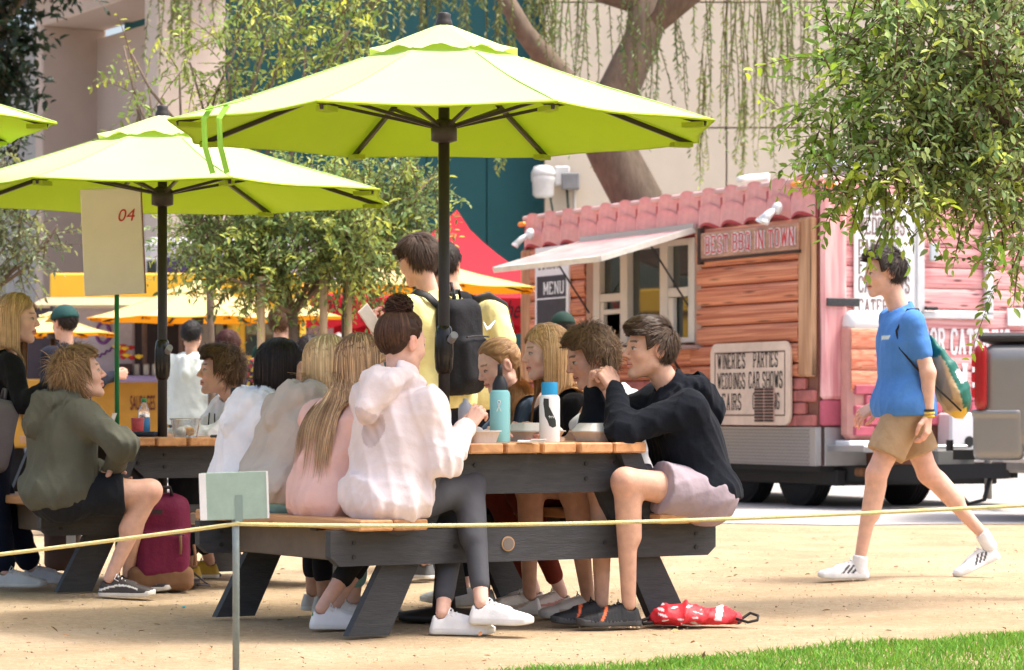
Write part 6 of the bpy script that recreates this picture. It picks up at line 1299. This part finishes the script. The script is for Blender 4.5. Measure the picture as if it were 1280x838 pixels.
person('blonde ponytail woman in denim jacket looking down at table', 12.75, dict(
    head=(623, 457, -.05), neck=(644, 496, 0), shL=(668, 515, -.13), shR=(634, 508, .15), elL=(650, 580, -.22), wrL=(602, 556, -.30), elR=(598, 570, .10), wrR=(575, 552, .0),
    hipL=(690, 602, -.08), hipR=(675, 598, .1), knL=(598, 612, -.22), anL=(606, 716, -.15), knR=(572, 612, 0), anR=(580, 712, .05)),
    (-.86, -.36, -.36), PALE, dict(style='pony', col=(.40, .22, .10), col2=(.64, .39, .19), tie=(.0, -.112, .045), tail=.30, n=620, k=14, vol=.006, lift=.0, r=.0030),
    dict(kind='jacket', name='denim_jacket', col=(.045, .07, .11), t=.02, hem=.0), dict(name='jeans', col=(.012, .014, .022), frac=1.85, t=.01),
    dict(col=(.72, .70, .68), toeL=(-.9, -.3, 0), toeR=(-.9, -.3, 0)), fem=1, k=.95, seed=24)
# --- left bench of the near table
def print_patch(P, c, I):
    u = (P-I['nb'])@I['lf']; v = (P-I['nb'])@I['sp']; b = ((P-I['nb'])@I['fw'] < -.03) & ((u/.065)**2+((v+.205)/.075)**2 < 1)
    n = np.sin(P@np.array((95., 60, 40)))*np.sin(P@np.array((40., -80, 70))); c[b] = np.array((.60, .49, .48))+n[b, None]*np.array((.07, .06, .06)); return c
person('woman with brown top bun in pale pink hoodie and grey leggings', 10.98, dict(
    head=(503, 429, .02), neck=(500, 474, -.02), shL=(463, 497, .13), shR=(538, 506, -.13), elL=(525, 568, .28), wrL=(596, 546, .33), elR=(556, 572, -.16), wrR=(586, 534, .02),
    hipL=(470, 628, .08), hipR=(498, 634, -.10), knL=(570, 632, .27), anL=(553, 748, -.02), knR=(588, 606, .12), anR=(602, 728, -.10)),
    (.72, .66, -.12), LIGHT, dict(style='bun', col=(.055, .026, .016), col2=(.12, .06, .035), tie=(.0, -.035, .140), n=900, k=12, vol=.013, lift=.0, r=.0030, bunr=.052, low=.018),
    dict(kind='hoodie', col=(.76, .66, .645), t=.034, hem=-.04, hemtilt=-.3, baggy=.018, fr=20, amp=.015, colf=print_patch, hoodr=.036), dict(name='leggings', col=(.062, .063, .072), frac=1.84, t=.006, amp=.0022, mat=SMOOTHC),
    dict(WHITE_SH, toeL=(.95, -.25, 0), toeR=(.93, -.35, 0), zR=.045, liftR=0.0), dict(L=dict(n=(0, .3, -1), curl=.3), R=dict(d=(.45, .35, .75), n=(.3, .9, -.2), curl=.65, thumb=.6)), fem=1, k=.97, seed=31)
person('blonde woman in coral pink hoodie seated next to bun haired woman', 11.3, dict(
    head=(452, 458, .04), neck=(436, 500, 0), shL=(400, 520, .14), shR=(452, 527, -.12), elL=(470, 575, .32), wrL=(530, 556, .40), elR=(476, 590, .02), wrR=(530, 566, .18),
    hipL=(398, 628, .08), hipR=(420, 634, -.09), knL=(497, 618, .30), anL=(420, 742, .18), knR=(488, 634, .10), anR=(402, 744, -.08)),
    (.80, .52, -.30), LIGHT, dict(style='long', col=(.26, .145, .075), col2=(.78, .52, .29), len=.44, n=700, k=16, vol=.014, lift=.12, curl=.18, r=.0036, facey=.03),
    dict(kind='hoodie', col=(.74, .47, .41), t=.032, hem=-.04, hemtilt=-.3, baggy=.02, fr=20, amp=.014, hood=False), dict(name='leggings', col=(.012, .012, .013), frac=1.7, t=.006, amp=.002, mat=SMOOTHC),
    dict(WHITE_SH, tab=(.02, .22, .07), toeL=(.93, .1, 0), toeR=(.98, .0, 0)), fem=1, k=.96, seed=32)
person('pale blonde woman in beige hoodie leaning over near table', 11.62, dict(
    head=(412, 458, .10), neck=(392, 497, .02), shL=(352, 512, .16), shR=(402, 520, -.12), elL=(430, 575, .32), wrL=(480, 556, .4), elR=(432, 585, .05), wrR=(490, 566, .2),
    hipL=(336, 612, .08), hipR=(358, 618, -.09), knL=(440, 612, .30), anL=(430, 728, .35), knR=(452, 622, .12), anR=(442, 732, .15)),
    (.85, .50, -.25), LIGHT, dict(style='long', col=(.60, .40, .20), col2=(.90, .68, .40), len=.42, n=700, k=16, vol=.013, lift=.12, curl=.10, r=.0036, facey=.03, tof=.0, slide=.0),
    dict(kind='hoodie', col=(.47, .41, .355), t=.034, hem=-.03, hemtilt=-.3, baggy=.02, fr=19, amp=.015, hoodr=.045), dict(name='trousers', col=(.25, .45, .43), frac=1.8, t=.012),
    dict(col=(.6, .58, .55), toeL=(.9, .3, 0), toeR=(.9, .3, 0)), fem=1, k=.96, seed=33)
person('black haired woman in white hoodie at far end of bench', 11.98, dict(
    head=(352, 461, .05), neck=(334, 500, 0), shL=(303, 512, .15), shR=(338, 522, -.12), elL=(370, 570, .3), wrL=(420, 556, .38), elR=(368, 582, .05), wrR=(428, 562, .2),
    hipL=(296, 606, .08), hipR=(312, 612, -.09), knL=(392, 606, .30), anL=(390, 720, .3), knR=(402, 614, .12), anR=(404, 722, .15)),
    (.86, .48, -.16), TAN, dict(style='long', col=(.010, .008, .008), col2=(.03, .02, .018), len=.40, n=620, k=15, vol=.013, lift=.1, curl=.06, r=.0036, facey=.03, slide=.0),
    dict(kind='hoodie', col=(.80, .80, .84), t=.032, hem=-.03, fr=20, amp=.012), dict(name='trousers', col=(.02, .02, .025), frac=1.8, t=.012),
    dict(col=(.6, .58, .55), toeL=(.9, .3, 0), toeR=(.9, .3, 0)), fem=1, k=.95, seed=34)
# --- walker
def chest_print(P, c, I):
    u = (P-I['cc'])@I['lf']; v = (P-I['cc'])@I['sp']; b = (np.abs(u-.075) < .045) & (np.abs(v+.10) < .011) & ((P-I['cc'])@I['fw'] > .04); c[b] = (.62, .72, .70); return c
WALK = person('young man in blue t-shirt and khaki shorts walking past trailer', 14.72, dict(
    head=(1105, 341, 0), neck=(1124, 378, 0), shL=(1141, 402, -.16), shR=(1114, 396, .17), elL=(1160, 466, -.20), wrL=(1160, 520, -.19), elR=(1118, 462, .22), wrR=(1096, 506, .20),
    hipL=(1136, 504, -.09), hipR=(1124, 502, .09), knL=(1096, 592, -.12), anL=(1074, 692, -.10), knR=(1160, 592, .08), anR=(1232, 672, .10)),
    (-.97, -.22, -.10), LIGHT, dict(style='short', col=(.028, .020, .016), col2=(.07, .05, .04), len=.06, n=900, fwd=.04, up=.05, lift=.25, curl=.15, vol=.011, vol2=((0, .005, .09), (.068, .08, .05))),
    dict(kind='tee', col=(.085, .24, .60), t=.014, hem=-.075, sleeve=.62, amp=.007, fr=24, colf=chest_print), dict(name='shorts', col=(.42, .29, .175), frac=.74, t=.018, flare=2.2, amp=.007, fr=26),
    dict(col=(.82, .82, .82), sole=(.8, .8, .79), stripes=(.02, .02, .025), tabcol=(.2, .22, .24), sock=(.82, .82, .84), sockh=.035, toeL=(-.99, -.1, 0), toeR=(-.99, -.1, 0), liftR=.42),
    dict(L=dict(d=(-.05, -.05, -1), n=(-.9, .5, 0), curl=.45), R=dict(d=(-.85, .1, -.5), n=(.3, .6, -.6), curl=.3, spread=.6)), seed=41)
# --- left table
person('young man in olive hoodie and black shorts seated leaning on thigh', 13.2, dict(
    head=(100, 468, .05), neck=(80, 500, .02), shL=(60, 512, .17), shR=(104, 520, -.15), elL=(88, 575, .22), wrL=(130, 596, .14), elR=(151, 556, -.28), wrR=(145, 578, -.06),
    hipL=(66, 616, .09), hipR=(78, 620, -.10), knL=(176, 616, .32), anL=(160, 712, .42), knR=(187, 614, .02), anR=(137, 712, -.02)),
    (.88, .22, .20), LIGHT, dict(style='curly', col=(.22, .125, .06), col2=(.44, .28, .14), len=.10, n=800, curl=.22, lift=.2, grav=.16, vol=.014, r=.0034, low=.015),
    dict(kind='hoodie', col=(.105, .105, .082), t=.034, hem=-.04, hemtilt=-.35, baggy=.018, fr=20, amp=.014), dict(name='shorts', col=(.018, .02, .025), frac=.68, t=.025, flare=1.7, amp=.010),
    dict(col=(.045, .036, .034), sole=(.70, .68, .63), band=(.72, .70, .66), toeR=(1, -.12, 0), toeL=(1, 0, 0)), dict(R=dict(d=(-.6, .1, -.5), n=(-.3, .1, -.9), curl=.6, side=1)), seed=51)
person('boy in white hoodie with black cords facing left at table', 14.65, dict(
    head=(275, 464, -.05), neck=(293, 497, 0), shL=(313, 513, -.12), shR=(282, 508, .16), elL=(268, 548, -.34), wrL=(218, 545, -.42), elR=(250, 548, .05), wrR=(208, 545, -.15),
    hipL=(330, 602, -.08), hipR=(318, 600, .10), knL=(228, 604, -.28), anL=(240, 700, -.2), knR=(236, 604, -.05), anR=(262, 690, .0)),
    (-.96, -.22, .05), LIGHT, dict(style='curly', col=(.09, .05, .026), col2=(.18, .11, .058), len=.075, n=800, curl=.25, lift=.3, grav=.12, vol=.014, vol2=((0, .03, .082), (.075, .085, .055)), r=.0034),
    dict(kind='hoodie', col=(.78, .78, .82), t=.03, hem=-.03, fr=22, amp=.012, cords=(.012, .012, .012)), dict(name='jeans', col=(.02, .022, .03), frac=1.8, t=.015),
    dict(col=(.55, .36, .05), sole=(.75, .74, .7), toeL=(-.95, -.2, 0), toeR=(-.95, -.2, 0)), dict(L=dict(n=(0, .2, -1), curl=.55), R=dict(n=(0, .2, -1), curl=.55)), seed=52)
WBL = person('blonde woman in black sweater standing with grey backpack', 14.1, dict(
    head=(22, 399, 0), neck=(10, 437, 0), shL=(-12, 452, .15), shR=(12, 456, -.14), elL=(30, 505, .25), wrL=(80, 498, .3), elR=(28, 505, -.26), wrR=(78, 470, -.30),
    hipL=(-30, 560, .08), hipR=(-16, 562, -.09), knL=(4, 640, .1), anL=(40, 706, .1), knR=(-8, 645, -.1), anR=(6, 722, -.2)),
    (.95, -.05, -.02), PALE, dict(style='long', col=(.46, .28, .14), col2=(.76, .54, .32), len=.46, n=620, k=15, vol=.015, lift=.15, curl=.10, r=.0038, facey=.03),
    dict(kind='jacket', name='sweater', col=(.012, .012, .014), t=.02, hem=-.06), dict(name='trousers', col=(.008, .011, .025), frac=1.85, t=.03),
    dict(col=(.55, .55, .57), sole=(.66, .65, .62), toeL=(.96, -.1, 0), toeR=(.96, -.1, 0)), dict(R=dict(d=(.9, .1, .3), curl=.4)), fem=1, k=.97, seed=53)
# --- standing behind the tables
YG = person('man in yellow t-shirt with black backpack looking at phone', 14.6, dict(
    head=(521, 325, 0), neck=(537, 364, 0), shL=(512, 384, -.15), shR=(564, 384, .12), elL=(496, 450, -.22), wrL=(470, 418, -.02), elR=(570, 450, .22), wrR=(545, 470, .3),
    hipL=(530, 490, -.09), hipR=(562, 490, .08), knL=(528, 600, -.1), anL=(532, 700, 0), knR=(560, 600, .1), anR=(562, 698, .1)),
    (-.72, .62, -.28), LIGHT, dict(style='short', col=(.055, .032, .020), col2=(.12, .075, .05), len=.06, n=1000, side=.02, up=.02, lift=.15, curl=.08, vol=.018, low=.01),
    dict(kind='tee', col=(.80, .69, .30), t=.02, hem=-.09, sleeve=.85), dict(name='jeans', col=(.02, .022, .035), frac=1.9, t=.02), dict(col=(.1, .1, .1)),
    dict(L=dict(d=(-.3, .2, 1), n=(.6, .6, .3), curl=.5)), seed=61)
YG2 = person('man in yellow t-shirt with sleeve showing behind umbrella pole', 15.5, dict(
    head=(556, 332, 0), neck=(570, 366, 0), shL=(576, 388, .15), shR=(618, 388, -.14), elL=(576, 450, .2), wrL=(566, 470, .3), elR=(634, 436, -.25), wrR=(648, 480, -.1),
    hipL=(586, 492, .08), hipR=(610, 494, -.09), knL=(588, 596, 0), anL=(591, 688, .1), knR=(612, 598, -.1), anR=(614, 690, 0)),
    (.30, .90, -.05), TAN, dict(style='short', col=(.03, .02, .015), len=.035, n=700, vol=.012),
    dict(kind='tee', col=(.80, .69, .30), t=.02, hem=-.09, sleeve=.8), dict(name='jeans', col=(.02, .022, .035), frac=1.9, t=.02), dict(col=(.1, .1, .1)), seed=62, lod=.75)
def standing(label, px, headpy, Y, facing, skin, hair, top, bottom, seed, lean=0, lod=.55, fem=0, k=1.0, arms=None, hands=None):
    """upright figure: head centre at (px, headpy); facing is a horizontal direction"""
    s = F/Y; f = nrm(facing); l = np.array((-f[1], f[0], 0)); zc = HC+(YH-headpy)/s; kk = zc/1.66*k; J = {}
    c0 = W(px, headpy, Y)
    def put(n, off, z): p = c0+off; J[n] = (640+p[0]/p[1]*F, YH-(z-HC)/p[1]*F, p[1]-Y)
    put('head', 0*f, zc); put('neck', -f*.03, zc-.20*kk)
    for n, g in (('L', 1), ('R', -1)):
        put('sh'+n, l*g*.175*kk-f*.04, zc-.25*kk); put('el'+n, l*g*.22*kk-f*.06, zc-.53*kk); put('wr'+n, l*g*.20*kk+f*.07, zc-.76*kk)
        put('hip'+n, l*g*.09*kk-f*.04, zc-.74*kk); put('kn'+n, l*g*.10*kk-f*.02, zc-1.17*kk); put('an'+n, l*g*.10*kk-f*.05, zc-1.57*kk)
    if arms: J.update(arms)
    return person(label, Y, J, (f[0], f[1], -.05), skin, hair, top, bottom, dict(col=(.1, .1, .1)), hands, fem=fem, k=kk, seed=seed, lod=lod)
CAPM = standing('man in green cap and navy hoodie with one arm stretched out', 80, 405, 20.2, (-.75, .66, 0), TAN, dict(style='short', col=(.02, .015, .012), len=.03, n=300, vol=.008),
    dict(kind='hoodie', col=(.016, .018, .028), t=.03, hem=-.06), dict(name='trousers', col=(.02, .02, .025), frac=1.9, t=.02), 71, arms=dict(elR=(118, 478, -.16), wrR=(143, 470, -.02)), hands=dict(R=dict(d=(.6, .2, .1), n=(.2, .9, 0), curl=.9)))
standing('man with short dark hair in pale mint hoodie seen from behind', 240, 420, 23.2, (.2, .97, 0), TAN, dict(style='short', col=(.02, .018, .017), len=.025, n=500, vol=.010, up=.05),
    dict(kind='hoodie', col=(.60, .66, .63), t=.035, hem=-.06, colf=lambda P, c, I: np.where((np.abs((P-I['cc'])@I['lf']) > .23)[:, None], (.08, .09, .11), c)), dict(name='jeans', col=(.03, .035, .05), frac=1.9, t=.02), 72, k=1.02)
standing('person with dark auburn hair in navy shirt by food counter', 284, 432, 24.0, (-.6, .7, 0), TAN, dict(style='short', col=(.07, .018, .012), len=.05, n=500, vol=.018),
    dict(kind='tee', col=(.02, .024, .05), t=.02, hem=-.06), dict(name='jeans', col=(.03, .035, .05), frac=1.9, t=.02), 73)
GREENH = standing('man with wavy brown hair, dark green hood and floral backpack', 352, 404, 22.6, (.45, .88, 0), LIGHT, dict(style='curly', col=(.13, .065, .035), len=.06, n=500, vol=.02, curl=.25),
    dict(kind='hoodie', col=(.015, .05, .035), t=.03, hem=-.06), dict(name='jeans', col=(.03, .035, .05), frac=1.9, t=.02), 74)
CAPT = standing('man in dark green cap waiting under trailer hatch', 703, 412, 21.6, (-.35, .9, 0), TAN, dict(style='short', col=(.03, .02, .015), len=.03, n=300, vol=.008),
    dict(kind='tee', col=(.55, .45, .35), t=.02, hem=-.06), dict(name='jeans', col=(.03, .035, .05), frac=1.9, t=.02), 75)
standing('person with dark curly hair glimpsed behind seated blondes', 388, 444, 19.0, (.3, .9, 0), TAN, dict(style='curly', col=(.03, .02, .015), len=.05, n=400, vol=.02, curl=.4),
    dict(kind='tee', col=(.05, .05, .06), t=.02, hem=-.06), dict(name='jeans', col=(.03, .035, .05), frac=1.9, t=.02), 76)
# ================================================================ things people carry
def frame_of(I): return I['cc'], I['sp'], I['lf'], I['fw']
def back_pack(label, I, col, col2, w_=.15, h_=.23, d_=.085, drop=.20, off=.17, side=0, name='backpack', straps=True, seed=3, colf=None, fr=16):
    cc, sp, lf, fw = frame_of(I); t = thing(name, label, 'backpack'); c = cc-sp*drop-fw*off+lf*side; R = np.stack([lf, fw, sp], 1)
    def f(p):
        d = rbox(p, c, (w_, d_, h_), .07, R); d = smin(d, rbox(p, c-fw*d_*.85-sp*h_*.3, (w_*.8, d_*.45, h_*.5), .04, R), .012); return d+folds(p, .010, fr, seed)
    blob('bag', f, c-.42, c+.42, .010, vmat('pack_fabric', .85, bump=.25, bs=70, spec=.12), t, colf if colf else col)
    m2 = mat('pack_trim_%d' % seed, col2, .6); z = c-fw*(d_*1.33)
    MB().tube([z+lf*w_*.7*a+sp*(h_*.16+.01*math.cos(a)) for a in (-1, -.5, 0, .5, 1)], .005, 6).build('zip', m2, t)
    MB().tube([c+sp*h_*.95-lf*.03-fw*.0, c+sp*(h_+.045)-lf*.02, c+sp*(h_+.045)+lf*.02, c+sp*h_*.95+lf*.03], .009, 6).build('grab_loop', m2, t, True)
    if straps:
        for s in (1, -1):
            a = cc+lf*s*.11-sp*.02; P = [c+sp*h_*.85+fw*d_*.8+lf*s*.06, a-fw*.075+sp*.075, a+sp*.10, a+fw*.105+sp*.05, a+fw*.145-sp*.08, a+fw*.10-sp*.22+lf*s*.03, a-fw*.02-sp*.30+lf*s*.07, c-sp*h_*.5+fw*d_+lf*s*w_*.8]
            MB().tube(P, .024, 8, flat=.3, up=tuple(fw)).build('strap', m2, t, True)
    return t, c
_, D_, I_ = YG; t, c = back_pack('black backpack with white tick mark on yellow shirt man', I_, (.022, .022, .025), (.015, .015, .016), .13, .25, .09, .22, .18, seed=81)
cc, sp, lf, fw = frame_of(I_); z = c-fw*.155+sp*.10-lf*.06
MB().tube([z+lf*.05+sp*.02, z+lf*.03-sp*.015, z+lf*.0-sp*.008, z-lf*.05+sp*.03], [.002, .012, .010, .001], 6, flat=.3, up=tuple(fw)).build('tick_mark', mat('mark_white', (.75,)*3, .5), t, True)
_, D_, I_ = YG2; back_pack('black backpack on man behind umbrella pole', I_, (.014, .014, .015), (.01, .01, .01), .15, .22, .09, .12, .18, seed=82)
_, D_, I_ = WBL; back_pack('slouchy grey backpack hanging from blonde woman\'s shoulder', I_, (.16, .14, .15), (.10, .09, .10), .13, .19, .08, .36, .02, -.24, seed=83, straps=False); cc, sp, lf, fw = frame_of(I_)
def floral(P): r = np.sin(P@np.array((60., 20, 33)))*np.sin(P@np.array((-20., 50, 61))); c = np.tile((.02, .02, .03), (len(P), 1)).astype(float); c[r > .3] = (.5, .05, .06); c[r < -.35] = (.6, .45, .08); c[(r > .05) & (r < .15)] = (.05, .15, .35); return c
_, D_, I_ = GREENH; back_pack('black backpack with bright floral pattern', I_, None, (.02, .02, .02), .17, .21, .09, .25, .18, seed=84, colf=floral)
# walker's drawstring bag
_, D_, I_ = WALK; cc, sp, lf, fw = frame_of(I_); t = thing('drawstring_bag', 'green and tan drawstring bag on walker\'s back', 'bag'); c = W(1182, 470, 14.75)
R = np.stack([fw, lf, nrm(sp+fw*.35)], 1); upv = nrm(sp+fw*.42); R = np.stack([nrm(np.cross(lf, upv)), lf, upv], 1)
def fbag(p):
    q = (p-c.astype(np.float32))@R.astype(np.float32); z = q[:, 2]; wd = np.interp(z, [-.24, -.2, -.1, .05, .18, .24], [.05, .12, .165, .13, .06, .02]); dp = np.interp(z, [-.24, -.18, -.08, .08, .24], [.03, .07, .085, .055, .012])
    return (np.sqrt((q[:, 1]/wd)**2+(q[:, 0]/dp)**2)-1)*dp*.8+folds(p, .012, 24, 85)+np.maximum(np.abs(z)-.23, 0)
def cbag(P):
    q = (P-c)@R; c_ = np.tile((.012, .13, .10), (len(P), 1)).astype(float); c_[(q[:, 0] > .010) & (q[:, 2] < .12)] = (.50, .37, .21); c_[(q[:, 2] < -.185) & (q[:, 0] > -.01)] = (.70, .48, .05); c_[(np.abs(q[:, 2]+.02) < .035) & (q[:, 0] < -.02) & (q[:, 1] > -.02)] = (.75, .76, .74); return c_
blob('bag', fbag, c-.30, c+.30, .009, vmat('sports_nylon', .5, bump=.2, bs=50), t, cbag)
sh = D_['shL']; tp = c+upv*.22
MB().tube([tp, sh-fw*.03+sp*.065, sh+sp*.062+fw*.02-lf*.02, sh+fw*.085-sp*.05-lf*.02, sh+fw*.075-sp*.14, sh+fw*.0-sp*.24+lf*.04, c-upv*.19+fw*.03+lf*.1], .0055, 6).build('cord', mat('cord_black', (.015,)*3, .8), t, True)
# wrist bands on the walker and the clasped hands
def band(label, a, b, r, cols, name='wristband'):
    t = thing(name, label, 'wristband'); a, b = np.asarray(a), np.asarray(b); d = nrm(b-a); x = nrm(np.cross(d, (.3, .9, .1))); y = np.cross(d, x)
    for i, cl in enumerate(cols): MB().tube([a+d*.016*i+r*(math.cos(k)*x+math.sin(k)*y) for k in np.linspace(0, 2*math.pi, 20)], .006, 6).build('band', mat('band_%d%d%d' % tuple(int(q*99) for q in cl), cl, .7), t, True)
band('dark and yellow wristbands on walker\'s near wrist', D_['wrL']-nrm(D_['wrL']-D_['elL'])*.03, D_['wrL'], .030, ((.02, .02, .02), (.72, .5, .04), (.6, .4, .03)))
band('dark wristband on walker\'s far wrist', D_['wrR']-nrm(D_['wrR']-D_['elR'])*.03, D_['wrR'], .031, ((.02, .025, .05),))
# caps
def cap(label, I, col, brim, Y=1.0, back=False):
    hc, R = I['hc'], I['R']; t = thing('baseball_cap', label, 'cap')
    def f(p):
        q = (p-hc.astype(np.float32))@R.T.astype(np.float32); d = ell(q, CR[0], np.array(CR[1])+.020); return smax(d, -(q[:, 2]-.035-.10*q[:, 1]*(-1)*.6), .006)
    blob('crown', f, hc-.2, hc+.2, .009, mat('cap_%s' % label[:9], col, .85), t, None, 1); s = -1 if back else 1; V = []
    for i in range(9):
        a = math.radians(-62+124*i/8)
        for rr in (1.0, 1.32, 1.62): V.append(hc+np.array((math.sin(a)*.093*(1 if rr == 1 else .98), s*(math.cos(a)*.112*rr if rr > 1 else math.cos(a)*.108)-.0, .045-(rr-1)*.035))@R)
    Q = np.array([(i*3+j, i*3+j+1, i*3+j+4, i*3+j+3) for i in range(8) for j in range(2)]); o = npmesh('brim', V, Q, mat('brim_%s' % label[:9], brim, .8), t, None, True); o.modifiers.new('th', 'SOLIDIFY').thickness = .006
cap('teal green baseball cap with yellow brim on man with arm out', CAPM[2], (.008, .055, .05), (.75, .52, .10))
cap('dark green baseball cap on man under trailer hatch', CAPT[2], (.006, .030, .020), (.006, .03, .02))
_, D_, I_ = CAPM; cc, sp, lf, fw = frame_of(I_)
for s, n_ in ((1, 'left'), (-1, 'right')): tag(MB().tube([cc+lf*s*.10-fw*.13+sp*.03, cc+lf*s*.085-fw*.165-sp*.10, cc+lf*s*.05-fw*.17-sp*.22], .012, 6, flat=.4, up=tuple(fw)).build('bag_strap', mat('strap_blue', (.02, .16, .55), .6), None, True), 'blue bag strap crossing cap man\'s %s shoulder' % n_, 'strap')
# tied hair: scrunchie of the ponytail
